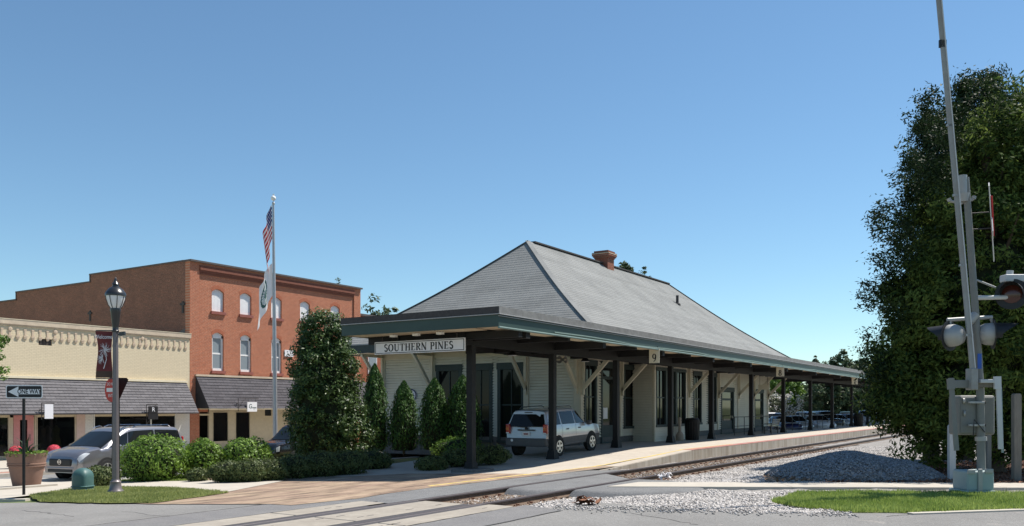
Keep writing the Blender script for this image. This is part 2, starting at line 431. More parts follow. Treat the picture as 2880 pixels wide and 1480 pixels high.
mat('crossing_brick', (.225,.155,.115), .92, .75, 3.4, .5, 30, stretch=(.30,.85,1), dirt=(.54,.42,.28), dscale=2.0, damt=.62)
brick_mat('path_brick', (.42,.17,.12), (.36,.14,.10), (.35,.22,.16), 'g', .22, .11, .012, samt=.3)

# ================================================================== ground, road, track
rng = np.random.default_rng(11)
def ragged(poly, amp=.06, step=.3):
    r_ = random.Random(len(poly)); out = []
    for i, p in enumerate(poly):
        q = poly[(i+1) % len(poly)]; L_ = math.hypot(q[0]-p[0], q[1]-p[1]); n = max(1, int(L_/step))
        for k in range(n): t = k/n; out.append((p[0]+(q[0]-p[0])*t+r_.uniform(-amp, amp), p[1]+(q[1]-p[1])*t+r_.uniform(-amp, amp)))
    return out
def XY(*pts): return [(p[0], p[1]) for p in pts]

mb = MB()
ys = [-900, -60, -12, 12.2, 13.0, 29, 60, 1500]; zs = [-.32, -.32, -.32, -.32, -.045, -.725, -.725, -.725]
xs = [-900, 0, 40, 120, 1800]
for yy, zz in zip(ys, zs):
    for x in xs: mb.v.append((x, yy, zz))
nx = len(xs)
for j in range(len(ys)-1):
    for i in range(nx-1):
        mb.f.append((j*nx+i, j*nx+i+1, (j+1)*nx+i+1, (j+1)*nx+i)); mb.m.append(0)
kind(mb.build('ground', 'field'), 'structure')

# --- asphalt road over the crossing (towards the viewer)
road_far = [GP(-700, 1425), GP(100, 1412), GP(420, 1417), GP(820, 1421), GP(1010, 1402), G(1150, 1399), G(1330, 1452), G(1690, 1412), G(2060, 1440), G(2480, 1441), G(2880, 1434), G(3300, 1428)]
road = [tuple(p.xy) for p in road_far] + [(20, -25), (-30, -25), (-30, 45)]
sheet('road', road, -.012, 'asphalt', skirt=.3)
# side street behind, along the shops
sheet('street', [(-60, 26.5), (130, 26.5), (130, 32.3), (-60, 32.3)], .006, 'asphalt_street')
def strip_poly(y0, y1, x0, x1): return [(x0, y0), (x1, y0), (x1, y1), (x0, y1)]
# tar seams and lighter patch strips beside the crossing panels
sheet('asphalt_patch', [(-12, 11.9), (12.9, 11.9), (14.2, 12.35), (12.2, 13.0), (-12, 13.0)], -.006, 'asphalt_new')
sheet('asphalt_patch', [(-12, 7.75), (13.6, 7.75), (14.0, 8.75), (-12, 8.75)], -.006, 'asphalt_new')
for yy, xa, xb in ((13.02, -12, 12.3), (7.72, -12, 14.0), (8.76, -12, 13.5), (11.885, -12, 12.9)):
    mb = MB(); x = xa
    pts = [(x + i*.35, yy + rnd.uniform(-.018, .018)) for i in range(int((xb-xa)/.35))]
    mb.strip(pts, [rnd.uniform(.012, .04) for _ in pts], (0, 0, -.004), (1,0,0), (0,1,0), (0,0,.003))
    kind(mb.build('tar_seam', 'tar'), 'structure')
# crack at the right
mb = MB(); a, b = G(2500, 1452), G(2600, 1441)
pts = [(a.x + (b.x-a.x)*t + rnd.uniform(-.04,.04), a.y + (b.y-a.y)*t + rnd.uniform(-.04,.04)) for t in [i/9 for i in range(10)]]
mb.strip(pts, .012, (0,0,-.008), (1,0,0), (0,1,0), (0,0,.003)); kind(mb.build('tar_seam', 'tar'), 'structure')
for (xa, ya), (xb, yb) in (((350, 1440), (640, 1472)), ((1750, 1440), (1960, 1476)), ((60, 1436), (210, 1452))):
    a, b = G(xa, ya, -.012), G(xb, yb, -.012); mb = MB(); n = 16
    pts = [(a.x+(b.x-a.x)*i/n+rnd.uniform(-.07,.07), a.y+(b.y-a.y)*i/n+rnd.uniform(-.07,.07)) for i in range(n+1)]
    mb.strip(pts, [rnd.uniform(.006,.018) for _ in pts], (0,0,-.0105), (1,0,0), (0,1,0), (0,0,.0025)); kind(mb.build('tar_seam', 'tar'), 'structure')
# thin pale edging where the lawn meets the road at the right
e0, e1 = G(2560, 1445), G(3000, 1430)
mb = MB(); mb.strip([tuple(e0.xy), tuple(e1.xy)], .16, (0,0,-.03), (1,0,0), (0,1,0), (0,0,.045)); kind(mb.build('kerb', 'concrete_walk'), 'structure')

# --- ballast bed
gx = np.concatenate([np.arange(11, 34, .22), np.arange(34, 130, 1.2)]); gy = np.arange(-14, 12.01, .22)
GX, GY = np.meshgrid(gx, gy, indexing='ij')
def hb(X, Y):
    z = np.interp(Y, [-14, 4.5, 6.8, 8.2, 9.0, 11.6, 12.0], [-.03, -.03, -.045, -.10, -.165, -.165, -.12])
    return z + .018*np.sin(X*2.3+Y*1.7)*np.sin(Y*3.1-X*.9)
GZ = hb(GX, GY) + rng.normal(0, .009, GX.shape)
nxg, nyg = GX.shape
idx = np.arange(nxg*nyg).reshape(nxg, nyg)
q = np.stack([idx[:-1,:-1], idx[1:,:-1], idx[1:,1:], idx[:-1,1:]], -1).reshape(-1, 4)
o = link('gravel_bed', np_mesh('gravel_bed', np.stack([GX,GY,GZ],-1).reshape(-1,3), q, 'ballast')); kind(o, 'structure')

def inpoly(px, py, poly):
    ins = np.zeros(len(px), bool); n = len(poly); j = n-1
    for i in range(n):
        xi, yi = poly[i]; xj, yj = poly[j]
        c = ((yi > py) != (yj > py)) & (px < (xj-xi)*(py-yi)/(yj-yi+1e-12)+xi); ins ^= c; j = i
    return ins
OCT_V = np.array([(1,0,0),(-1,0,0),(0,1,0),(0,-1,0),(0,0,1),(0,0,-1)], float)
OCT_F = np.array([(0,2,4),(2,1,4),(1,3,4),(3,0,4),(2,0,5),(1,2,5),(3,1,5),(0,3,5)])
def stones(name, P, size, m, label, parent=None, drop=None, flat=.7):
    n = len(P); s = rng.uniform(.5, 1.15, (n,1,1))*size
    v = OCT_V[None]*rng.uniform(.6, 1.25, (n,6,1)) * np.array([1,1,flat])[None,None]
    a = rng.uniform(0, 6.28, n); b = rng.uniform(-.6,.6,n); ca, sa = np.cos(a), np.sin(a); cb, sb = np.cos(b), np.sin(b)
    x, y, z = v[...,0], v[...,1], v[...,2]
    x, z = x*cb[:,None]+z*sb[:,None], -x*sb[:,None]+z*cb[:,None]
    x, y = x*ca[:,None]-y*sa[:,None], x*sa[:,None]+y*ca[:,None]
    V = np.stack([x,y,z],-1)*s + P[:,None,:]
    Fq = (OCT_F[None] + (np.arange(n)*6)[:,None,None]).reshape(-1,3)
    o = link(name, np_mesh(name, V.reshape(-1,3), Fq, m, k=3), parent, world=parent is not None)
    if parent is None: tag(o, label, 'gravel')
    kind(o, 'stuff'); return o

# walk slabs, lawn and mulch on the near side of the track
wA, wB, wC, wD = G(1900, 1357), G(2900, 1358), G(2900, 1384), G(1790, 1376)
walk_dir = (wB - wA)
walk_poly = XY(G(1900,1356,.02), G(3400,1360,.02), G(3400,1386,.02), G(2240,1377,.02), G(1780,1371,.02))
grass_poly = XY(G(2170, 1412), G(2240, 1387), G(2420, 1385), G(3300, 1391), G(3300, 1427), G(2880, 1433), G(2560, 1443), G(2420, 1441), G(2270, 1428))
grass_poly = ragged(grass_poly, .10)
mulch_poly = XY(G(2300, 1357), G(2420, 1340), G(2560, 1315), G(2640, 1300), G(3500, 1290), G(3500, 1359), G(2700, 1361))
path_poly = XY(G(1148, 1400), G(1330, 1380), G(1420,1369), G(1560, 1352), G(1690, 1342)) 

# pedestrian asphalt across the rails
AP = [(13.0, 11.75), (14.2, 12.3), (17.0, 12.45), (19.6, 12.3), (22.3, 11.9), (22.6, 11.2), (20.6, 9.6), (20.9, 8.9), (19.6, 7.0), (18.0, 8.2), (16.9, 9.3), (16.6, 10.6), (15.6, 11.2), (13.2, 11.2)]
def apz(x, y): return -.004 if y > 11.0 else -.004 + (.03 if y < 9.9 else .018)
AP1 = [(12.2, 11.14), (23.4, 11.14), (22.6, 11.9), (19.6, 12.3), (17.0, 12.5), (14.2, 12.6), (12.2, 12.9)]
sheet('footpath', AP1, -.004, 'asphalt_path', skirt=.2)
AP2 = [(16.7, 10.95), (21.9, 10.95), (20.7, 9.66), (16.9, 9.66), (16.45, 10.3)]
AP3 = [(17.1, 9.44), (20.6, 9.44), (20.7, 8.6), (19.9, 7.3), (18.6, 6.9), (17.5, 7.6), (16.95, 8.5)]
def pad(name, poly, z):
    n = len(poly); cx = sum(p[0] for p in poly)/n; cy = sum(p[1] for p in poly)/n; mb = MB()
    for k, dz in ((1.06, -.17), (1.0, -.05), (.96, -.012), (.88, 0)): mb.v += [(cx+(x-cx)*k, min(max(cy+(y-cy)*k, 9.6 if cy > 9.5 else -9), 11.0 if cy > 9.5 else 9.5), z+dz) for x, y in poly]
    for i in range(3):
        for k in range(n): mb.f.append((i*n+k, i*n+(k+1) % n, (i+1)*n+(k+1) % n, (i+1)*n+k)); mb.m.append(0)
    mb.f.append(tuple(3*n+k for k in range(n))); mb.m.append(0)
    return kind(mb.build(name, 'asphalt_path', None, True), 'structure')
pad('footpath', AP2, .004); pad('footpath', AP3, .008)
# concrete walk, slab by slab
wd = (Vector(walk_poly[1]) - Vector(walk_poly[0])).normalized(); wnrm = Vector((-wd.y, wd.x))
w0 = Vector(walk_poly[0]); root_w = thing('sidewalk', 'pale concrete footpath slabs between the gravel pile and the lawn by the crossing signal', 'sidewalk', (w0.x, w0.y, 0))
pos = -.9; k = 0
while pos < 17:
    ln = 2.45 if k else 3.4
    a = w0 + wd*pos; b = w0 + wd*(pos+ln-.012); wdt = 1.25
    s = -1
    p2 = b + wnrm*s*wdt; p3 = a + wnrm*s*wdt + (wd*-.0)
    if k == 0: p3 = p3 - wd*.9
    zt = .022
    mb = MB(); mb.prism([tuple(a), tuple(b), tuple(p2), tuple(p3)], (0,0,zt-.14), (1,0,0), (0,1,0), (0,0,.14)); mb.build('slab', 'concrete_walk', root_w)
    pos += ln; k += 1

sheet('lawn', grass_poly, .0, 'lawn_soil', skirt=.08, cuts=())
sheet('mulch_bed', mulch_poly, .0, 'mulch', skirt=.1, cuts=())

# grass blades
def blades(name, poly, dens, hgt, m, label, zf=None, far=None):
    pts = np.array(poly); mn, mx = pts.min(0), pts.max(0); n = int((mx-mn).prod()*dens)
    P = rng.uniform(mn, mx, (n,2)); P = P[inpoly(P[:,0], P[:,1], poly)]; n = len(P)
    z = np.array([zf(x,y) for x,y in P]) if zf else np.zeros(n)
    a = rng.uniform(0,6.28,n); w = rng.uniform(.006,.013,n); h = hgt*rng.uniform(.35,1.2,n); ln = rng.uniform(0,.6,n)*h; b = rng.uniform(0,6.28,n)
    base = np.stack([P[:,0],P[:,1],z],-1); dx = np.stack([np.cos(a)*w,np.sin(a)*w,0*w],-1)
    tip = base + np.stack([np.cos(b)*ln, np.sin(b)*ln, h],-1)
    V = np.stack([base-dx, base+dx, tip],1).reshape(-1,3)
    pat = .5+.5*np.sin(P[:,0]*2.1+np.sin(P[:,1]*1.7)*2)
    t = np.clip(rng.uniform(0,1,n)*.7+.3*pat,0,1)
    o = link(name, np_mesh(name, V, np.arange(3*n).reshape(-1,3), m, t, 3)); kind(tag(o, label, 'grass'), 'stuff'); return o
blades('grass', grass_poly, 2600, .085, 'grass_blade', 'bright green lawn grass in front of the crossing signal')

# gravel scatter (only where open): not on the paths
def scatter(poly, n):
    pts = np.array(poly); mn, mx = pts.min(0), pts.max(0); P = rng.uniform(mn, mx, (n,2)); return P[inpoly(P[:,0], P[:,1], poly)]
bed = XY((13.3, 11.7), (13.3, 8.6), G(1690, 1413), G(2060, 1441), G(2420, 1442), G(2560,1380), G(2600, 1310), (45, 6), (45, 11.75))
P = scatter(bed, 150000)
dens = np.clip(26/np.maximum(P[:,0]*CF+P[:,1]*SF, 1), .25, 1.4)
keep = rng.uniform(0,1.4,len(P)) < dens
for pl in (AP2, AP3, AP1, walk_poly): keep &= ~inpoly(P[:,0], P[:,1], pl)
keep &= ~((np.abs(P[:,1]-11.05) < .11) | (np.abs(P[:,1]-9.55) < .11))
gin = inpoly(P[:,0], P[:,1], grass_poly); keep &= ~(gin & (rng.uniform(0,1,len(P)) > .06))
P = P[keep]; gm = (P[:,1] > 9.7) & (P[:,1] < 10.9) & (P[:,0] > 21) & (rng.uniform(0,1,len(P)) < .55); P = P[~gm]; P = P[:62000]
P3 = np.stack([P[:,0], P[:,1], hb(P[:,0],P[:,1])+.008], -1)
btw = (P3[:,1] > 9.3) & (P3[:,1] < 11.35) & (rng.uniform(0,1,len(P3)) < .85)
stones('gravel', P3[~btw], .042, 'stone', 'loose pale grey railway gravel spread beside the track')
stones('gravel', P3[btw], .040, 'stone_rusty', 'rusty brown gravel lying between the two rails')
# stray stones spilled over the road edge
ea, eb = np.array(G(1560, 1425).xy), np.array(G(2400, 1443).xy); n = 900
t = rng.uniform(0,1,n)[:,None]; nd = np.array([-(eb-ea)[1], (eb-ea)[0]])/np.linalg.norm(eb-ea)
P = ea + (eb-ea)*t + nd*(np.abs(rng.normal(0,.28,n))*np.where(rng.uniform(0,1,n) < .5, 1, -1))[:,None]
o = stones('gravel', np.stack([P[:,0],P[:,1],0*P[:,0]-.002],-1), .03, 'stone', 'stray gravel spilled over the edge of the road')
# gravel pile
pc = G(2400, 1340); pr = (2.35, 1.75)
MT_pile = None
def pileh(x, y):
    u = ((x-pc.x)*.543-(y-pc.y)*.839)/2.35; v = ((x-pc.x)*.839+(y-pc.y)*.543)/1.75
    r2 = u*u+v*v; return np.where(r2 < 1, (.60+.06*np.sin(x*1.9+y*.7)+.05*np.sin(y*2.7-x))*(1-r2)**.85, -.05)
gx = np.linspace(pc.x-2.8, pc.x+2.8, 64); GX, GY = np.meshgrid(gx, gx-pc.x+pc.y, indexing='ij')
GZ = pileh(GX, GY) + rng.normal(0,.015,GX.shape) - .015
idx = np.arange(64*64).reshape(64,64); q = np.stack([idx[:-1,:-1], idx[1:,:-1], idx[1:,1:], idx[:-1,1:]], -1).reshape(-1,4)
pile = thing('gravel_pile', 'long low heap of grey gravel in the shade of the big evergreen', 'gravel pile', (pc.x, pc.y, 0))
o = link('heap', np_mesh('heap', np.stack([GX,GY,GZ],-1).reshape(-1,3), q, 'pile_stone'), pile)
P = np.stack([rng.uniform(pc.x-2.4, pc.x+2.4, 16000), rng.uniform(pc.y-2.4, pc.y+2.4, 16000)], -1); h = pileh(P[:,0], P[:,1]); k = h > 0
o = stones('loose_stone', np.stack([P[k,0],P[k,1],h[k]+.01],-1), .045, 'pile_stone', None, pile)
# mulch chips and dead leaves
def chips(name, P3, size, m, label, parent=None):
    n = len(P3); a = rng.uniform(0,6.28,n); t = rng.uniform(-.7,.7,n); L = size*rng.uniform(.5,1.3,n); W = L*rng.uniform(.25,.6,n)
    u = np.stack([np.cos(a)*np.cos(t), np.sin(a)*np.cos(t), np.sin(t)],-1)*L[:,None]; w = np.stack([-np.sin(a), np.cos(a), rng.uniform(-.5,.5,n)],-1)*W[:,None]
    V = np.stack([P3-u, P3-w, P3+u, P3+w],1).reshape(-1,3)
    o = link(name, np_mesh(name, V, np.arange(4*n).reshape(-1,4), m), parent)
    if parent is None: tag(o, label, 'leaf litter')
    return kind(o, 'stuff')
P = scatter(mulch_poly, 30000); chips('mulch_chips', np.stack([P[:,0],P[:,1],rng.uniform(.01,.05,len(P))],-1), .05, 'dead_leaf', 'brown and pinkish bark mulch under the big evergreen')
P = np.array([G(rnd.uniform(2150,2290), rnd.uniform(1335,1352), .03) for _ in range(260)]); chips('leaf_litter', P, .09, 'dead_pale', 'pale dead leaves caught at the left foot of the gravel pile')
lp = G(1648, 1418)
P = np.array([(lp.x+rnd.gauss(0,.11), lp.y+rnd.gauss(0,.11), rnd.uniform(0,.14)) for _ in range(60)]); o = chips('dead_leaf_clump', P, .10, 'dead_leaf', None); tag(o, 'curled clump of dead brown leaves lying on the road', 'dead leaves'); del o['kind']
lp = G(1873, 1344, -.05)
P = np.array([(lp.x+rnd.gauss(0,.07), lp.y+rnd.gauss(0,.07), rnd.uniform(-.05,.1)) for _ in range(40)]); o = chips('dead_leaf_clump', P, .10, 'banner_art', None); tag(o, 'pale dry leaf clump standing on the gravel beside the near rail', 'dead leaves'); del o['kind']

# --- track
def rail(Y, zt, nm, lab, base):
    mb = MB(); h = .16
    prof = [(-.075,-h),(.075,-h),(.075,-h+.012),(.012,-h+.035),(.01,-.05),(.036,-.036),(.036,-.006),(.03,0),(-.03,0),(-.036,-.006),(-.036,-.036),(-.01,-.05),(-.012,-h+.035),(-.075,-h+.012)]
    xs = [-14, 12.8, 14, 17, 22, 30, 60, 150]; n = len(prof)
    vs = [(x, Y+a, zt+b) for x in xs for a, b in prof]; fs = []; ms = []
    for i in range(len(xs)-1):
        for k in range(n):
            k2 = (k+1) % n; fs.append((i*n+k, i*n+k2, (i+1)*n+k2, (i+1)*n+k)); ms.append(1 if 4 <= k <= 10 else 0)
    mb.v = vs; mb.f = fs; mb.m = ms
    return mb.build(nm, ['rail_side', 'rail_top'], base)
trk = thing('railway_track', 'single railway track with rusty rails running past the station platform', 'railway track', (14, 10.3, -.16))
rail(11.05, 0.0, 'rail', '', trk); rail(9.55, .006, 'rail', '', trk)
mb = MB(); mb.box(-.115, .115, -1.28, 1.28, -.19, -.045)
tie_me = None
x = 14.2; i = 0
while x < 75:
    if not (16.6 < x < 21.2):
        if tie_me is None:
            t = mb.build('tie', 'tie', trk, world=False); tie_me = t.data
        else: t = link('tie', tie_me, trk, world=False)
        t.location = (x-14 + rnd.uniform(-.03,.03), rnd.uniform(-.03,.03), .015 + rnd.uniform(-.012,.012)); t.rotation_euler = (0, 0, rnd.uniform(-.015,.015))
    x += .52 if x < 40 else .6; i += 1
# tie plates, spikes and rail anchors along the rail feet
plate = MB(); plate.box(-.09,.09,-.17,.17,-.012,.004)
for sx in (-.05,.05):
    for sy in (-.11,.11): plate.box(sx-.012,sx+.012,sy-.014,sy+.014,0,.04)
plate.box(.13,.16,-.10,.10,-.03,.035)
pm = None
for Y, zt in ((11.05, 0), (9.55, .006)):
    x = 14.2
    while x < 45:
        if not (16.6 < x < 21.2):
            if pm is None: t = plate.build('tie_plate', 'rust', trk, world=False); pm = t.data
            else: t = link('tie_plate', pm, trk, world=False)
            t.location = (x-14, Y-10.3, .16 + zt-.158 + rnd.uniform(-.004,.004))
        x += .52 if x < 40 else .6

# crossing panels
cp = thing('level_crossing', 'pale concrete level crossing panels set between and beside the rails', 'crossing panels', (11, 10.3, 0))
bounds = [(-10.1, -7.4), (-7.38, -4.6), (-4.58, -1.85), (-1.83, .95), (.97, 3.9), (3.92, 7.05), (7.07, 10.42)]
for a, b in bounds + [(10.46, None)]:
    for (y0, y1, xe) in ((11.25, 11.86, 12.75), (9.84, 10.78, 13.45), (8.78, 9.34, 13.6)):
        bb = b if b else xe
        mb = MB(); mb.box(a, bb, y0, y1, -.18, .002 + (.004 if y1 < 9.5 else .001 if y1 < 11 else 0)); o = mb.build('panel', 'concrete_panel', cp)
        md = o.modifiers.new('bevel', 'BEVEL'); md.width = .012; md.segments = 2
mb = MB()
for a, b, y0, y1, z in ((-10.1, 12.75, 11.09, 11.245, -.004), (-10.1, 13.4, 10.785, 11.01, -.003), (-10.1, 13.45, 9.59, 9.835, -.001), (-10.1, 13.55, 9.345, 9.51, .002)):
    m_ = MB(); m_.box(a, b, y0, y1, -.2, z); m_.build('rubber_seal', 'rubber', cp)
for xx in (.96, 3.91, 7.06, 10.44):
    m_ = MB(); m_.box(xx-.025, xx+.025, 8.78, 11.86, -.1, -.006); m_.build('joint', 'rubber', cp)
# little lifting slots cast in the panels
for _ in range(26):
    x = rnd.uniform(7, 13); y = rnd.choice((11.5, 10.1, 10.5, 9.05)); z = .002 + (.004 if y < 9.5 else .001 if y < 11 else 0)
    m_ = MB(); m_.box(x, x+rnd.uniform(.1,.22), y, y+.028, z-.02, z+.002); m_.build('slot', 'rubber', cp)

# --- platform with ramp
PX0, PXR = 13.2, 31.2
def zp(X): return .25 - .039*max(0, PXR-X) if X < PXR else .25
plat = thing('platform', 'pale concrete station platform with red and yellow edge lines and a ramp', 'platform', (30, 14, 0))
mb = MB()
xs = [16.2, PXR, 60.5, 150]
def slabm(y0, y1, x0, x1, m, nm, off=0.0, th=.6):
    mb = MB(); xs = [x for x in [x0] + [q for q in (PXR,) if x0 < q < x1] + [x1]]
    for i in range(len(xs)-1):
        a, b = xs[i], xs[i+1]; za, zb = zp(a)+off, zp(b)+off
        mb.add([(a,y0,za-th),(b,y0,zb-th),(b,y1,zb-th),(a,y1,za-th),(a,y0,za),(b,y0,zb),(b,y1,zb),(a,y1,za)], [(3,2,1,0),(4,5,6,7),(0,1,5,4),(1,2,6,5),(2,3,7,6),(3,0,4,7)])
    return mb.build(nm, m, plat)
# deck cast in bays with open joints
bx = [16.6, 20.4, 24.2, 28.0, PXR, 36, 41, 46, 51, 56, 61, 67, 73, 79, 85, 92, 100, 115, 135]
for i in range(len(bx)-1):
    a, b = bx[i]+.006, bx[i+1]-.006
    y1 = 19.6 if b < 32 else (17.5 if b < 60.6 else 20.5)
    slabm(11.96, 15.0, a, b, 'concrete', 'deck_slab'); slabm(15.012, y1, a, b, 'concrete', 'deck_slab', 0, .6)
slabm(11.9, 11.958, 24.0, 135, 'concrete_edge', 'edge_wall', -.012)
slabm(11.905, 12.33, PXR-.2, 135, 'red_edge', 'edge_line', .004, .003)
slabm(12.33, 12.42, 27.5, 37.0, 'yellow_line', 'edge_line', .004, .003)
ypts = [(16.0, 12.72), (20, 12.62), (24, 12.5), (28, 12.4), (31, 12.36)]
mb = MB()
for i in range(len(ypts)-1):
    (a, ya), (b, yb) = ypts[i], ypts[i+1]; w = .05
    mb.add([(a,ya-w,max(zp(a),0)*1.0+.006 if zp(a)>0 else .004),(b,yb-w,max(zp(b),0)+.006),(b,yb+w,max(zp(b),0)+.006),(a,ya+w,max(zp(a),0)+.006)], [(0,1,2,3)])
mb.build('edge_line', 'yellow_line', plat)
# manhole cover
mp_ = G(1535, 1320, .06)
o = MB().lathe([(0,-.02),(.36,-.02),(.36,.006),(.33,.012),(.0,.012)], 28, (mp_.x, mp_.y, zp(mp_.x)+.004)).build('manhole_cover', 'iron'); tag(o, 'round iron manhole cover set in the sunlit platform ramp', 'manhole cover')

# brick paved crossing strip and left forecourt
pave = XY(GP(330, 1414), GP(560, 1397), GP(640, 1382), GP(800, 1352), (17.2, 24.5), (20.4, 22.3), (20.4, 12.2), (18.5, 12.42), (17.0, 12.5), (14.2, 12.4), GP(1010, 1402), GP(820, 1421), GP(420, 1418))
sheet('brick_paving', pave, .002, 'crossing_brick')
sheet('forecourt', [(20.3, 12.1), (24.0, 11.97), (26, 11.97), (26, 19.6), (20.3, 19.6)], .0005, 'concrete')
pavew = XY((15.8, 12.41), (24.5, 11.98), (24.5, 12.35), (19.5, 12.75))
sheet('brick_paving', pavew, .004, 'crossing_brick')
# forecourt sidewalk, lawns at left
fore = XY(GP(-500, 1352), GP(-500, 1420), GP(0, 1404), GP(90, 1394), GP(200, 1377), GP(300, 1371), GP(500, 1374), GP(632, 1386), GP(800, 1353), GP(600, 1352), GP(500, 1354), GP(340, 1356), GP(210, 1345), GP(120, 1347))
sheet('forecourt', fore, .010, 'concrete_walk')
lawn_l = XY(GP(80, 1396), GP(110, 1413), GP(300, 1417), GP(430, 1416), GP(540, 1402), GP(640, 1387), GP(500, 1374.5), GP(300, 1371.5), GP(200, 1377.5), GP(90, 1394.5))
lawn_l = ragged(lawn_l, .05)
sheet('lawn', lawn_l, .016, 'lawn_soil')
blades('grass', lawn_l, 1500, .06, 'grass_dry', 'short lawn grass round the foot of the street lamp', zf=lambda x, y: zgen(y)+.016)
lawn_b = XY(GP(210, 1342), GP(340, 1355.5), GP(600, 1351), (17.2, 24.5), (20.6, 21.5), (27, 20.5), (31, 30), (30, 26.3), (19, 26.3), GP(250, 1335))
lawn_b = [(15.6, 26.3), tuple(GP(340, 1355.5).xy), tuple(GP(500, 1353.5).xy), tuple(GP(600, 1351.5).xy), (17.3, 24.3), (20.6, 22.2), (20.6, 19.7), (31.8, 19.7), (31.8, 26.3)]
sheet('lawn', lawn_b, .014, 'lawn_soil')
blades('grass', [lawn_b[1], lawn_b[2], lawn_b[3], (17.3, 24.3), (20.6, 22.2), (20.6, 26.3), (15.6, 26.3)], 700, .06, 'grass_blade', 'lawn grass between the rounded bushes and the forecourt', zf=lambda x, y: zgen(y)+.014)
o = sheet('brick_path', XY((20.7, 20.9), (31.7, 20.9), (31.7, 22.0), (20.7, 22.0)), .02, 'path_brick')
# kerb stub at far left
mb = MB(); a, b = GP(-300, 1418), GP(78, 1404)
mb.strip([tuple(a.xy), tuple(b.xy)], [.3,.22], (0,0,zgen(a.y)-.2), (1,0,0), (0,1,0), (0,0,.32)); kind(mb.build('kerb', 'concrete_walk'), 'structure')
# far sidewalk along the shops, with red brick kerb strip
mb = MB(); mb.box(-60, 130, 32.3, 32.6, -.9, -.54); kind(mb.build('kerb', 'concrete_walk'), 'structure')
mb = MB(); mb.box(-60, 130, 32.6, 33.25, -.9, -.536); kind(mb.build('brick_edging', 'curb_brick'), 'structure')
mb = MB(); mb.box(-60, 130, 33.25, 41.5, -.9, -.532); kind(mb.build('far_sidewalk', 'concrete_walk'), 'structure')
mb = MB(); mb.box(-60, 14.6, 26.2, 26.5, -.9, -.5); mb.box(16, 130, 26.2, 26.5, -.9, -.52); kind(mb.build('kerb', 'concrete_walk'), 'structure')
# far parking lot
sheet('parking_lot', [(61, 20.6), (135, 20.6), (135, 26.1), (61, 26.1)], .008, 'asphalt_street')
# ================================================================== buildings along the street
FY = 40.6; ZS = -.532          # shop front plane, sidewalk level
def fx(px, Y=FY): return XonY(px, Y)
def shop_glass(name):
    m, nt, N, L, b = new_mat(name)
    b.inputs['Base Color'].default_value = (.01,.011,.012,1); b.inputs['Roughness'].default_value = .02; setspec(b, .6)
    tr = N.new('ShaderNodeBsdfTransparent'); tr.inputs[0].default_value = (.6,.62,.62,1)
    ms = N.new('ShaderNodeMixShader'); ms.inputs[0].default_value = .62
    L.new(b.outputs[0], ms.inputs[1]); L.new(tr.outputs[0], ms.inputs[2]); L.new(ms.outputs[0], N['Material Output'].inputs[0])
shop_glass('shop_glass')

def awning(root, x0, x1, zt, zb, out, rows, tabs, m, hip=.0):
    """sloping shingled awning, every shingle tab a piece"""
    n = Vector((0, -(zt-zb), -out)).normalized(); n = Vector((0, -(zt-zb), out)).normalized()
    sl = Vector((0, -out, zb-zt)); L_ = sl.length; sd_ = sl.normalized()
    mb = MB()
    y1 = FY-.02
    mb.add([(x0, y1, zt), (x1, y1, zt), (x1, y1-out, zb), (x0, y1-out, zb), (x0, y1, zb), (x1, y1, zb)], [(0,3,2,1), (0,4,3), (1,2,5), (3,4,5,2)])
    aw = mb.build('awning', 'awning_under', root)
    rowh = L_/rows; tw = (x1-x0)/tabs; tme = None
    tb = MB(); t0 = .012
    u = Vector((1,0,0)); w = n
    for r in range(rows):
        for k in range(tabs + (1 if r % 2 else 0)):
            xa = x0 + (k - (.5 if r % 2 else 0))*tw
            if r % 2 and (k == 0 or k == tabs):
                mbt = MB(); hw = tw/2
                q = MB(); a = -hw/2+.004; b2 = hw/2-.004
                cx = x0 + hw/2 if k == 0 else x1 - hw/2
                keyn = 'h'
            else:
                a, b2 = -tw/2+.004, tw/2-.004; cx = xa + tw/2; keyn = 'f'
            key = (root.name, keyn)
            if key not in TABS:
                q = MB(); A = Vector((0,0,0)); th = .016
                vs = []
                for (uu, ss) in ((a, 0), (b2, 0), (b2, rowh*1.12), (a, rowh*1.12)):
                    base = u*uu + sd_*ss + n*(.004 + .014*ss/rowh)
                    vs += [base, base + n*(.004 if ss == 0 else .017)]
                q.add(vs, [(1,3,5,7),(0,6,4,2),(0,2,3,1),(2,4,5,3),(4,6,7,5),(6,0,1,7)])
                o = q.build('shingle', m, aw, world=False); TABS[key] = o.data
            else: o = link('shingle', TABS[key], aw, world=False)
            o.location = Vector((cx, y1, zt)) + sd_*(r*rowh) + Vector((0,0,0)) + n*rnd.uniform(0,.004)
            o.rotation_euler = (0, rnd.uniform(-.012,.012), 0)
    mb = MB(); mb.box(x0-.03, x1+.03, FY-.12, FY-.004, zt-.01, zt+.10); mb.build('flashing', 'tan_flash' if m == 'shingle' else 'tan_trim', root)
    mb = MB(); mb.beam((x0, y1-out-.01, zb-.02), (x1, y1-out-.01, zb-.02), .05, .07); mb.build('awning_rail', 'awning_under' if m == 'shingle' else 'cream_trim', root)
    return aw
TABS = {}
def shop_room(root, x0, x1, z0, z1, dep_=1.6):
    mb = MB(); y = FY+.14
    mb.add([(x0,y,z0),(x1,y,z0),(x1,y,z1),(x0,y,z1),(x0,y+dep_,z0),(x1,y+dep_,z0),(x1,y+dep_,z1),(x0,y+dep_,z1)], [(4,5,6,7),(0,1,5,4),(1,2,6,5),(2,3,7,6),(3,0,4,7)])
    return mb.build('shop_interior', 'dark_room', root)
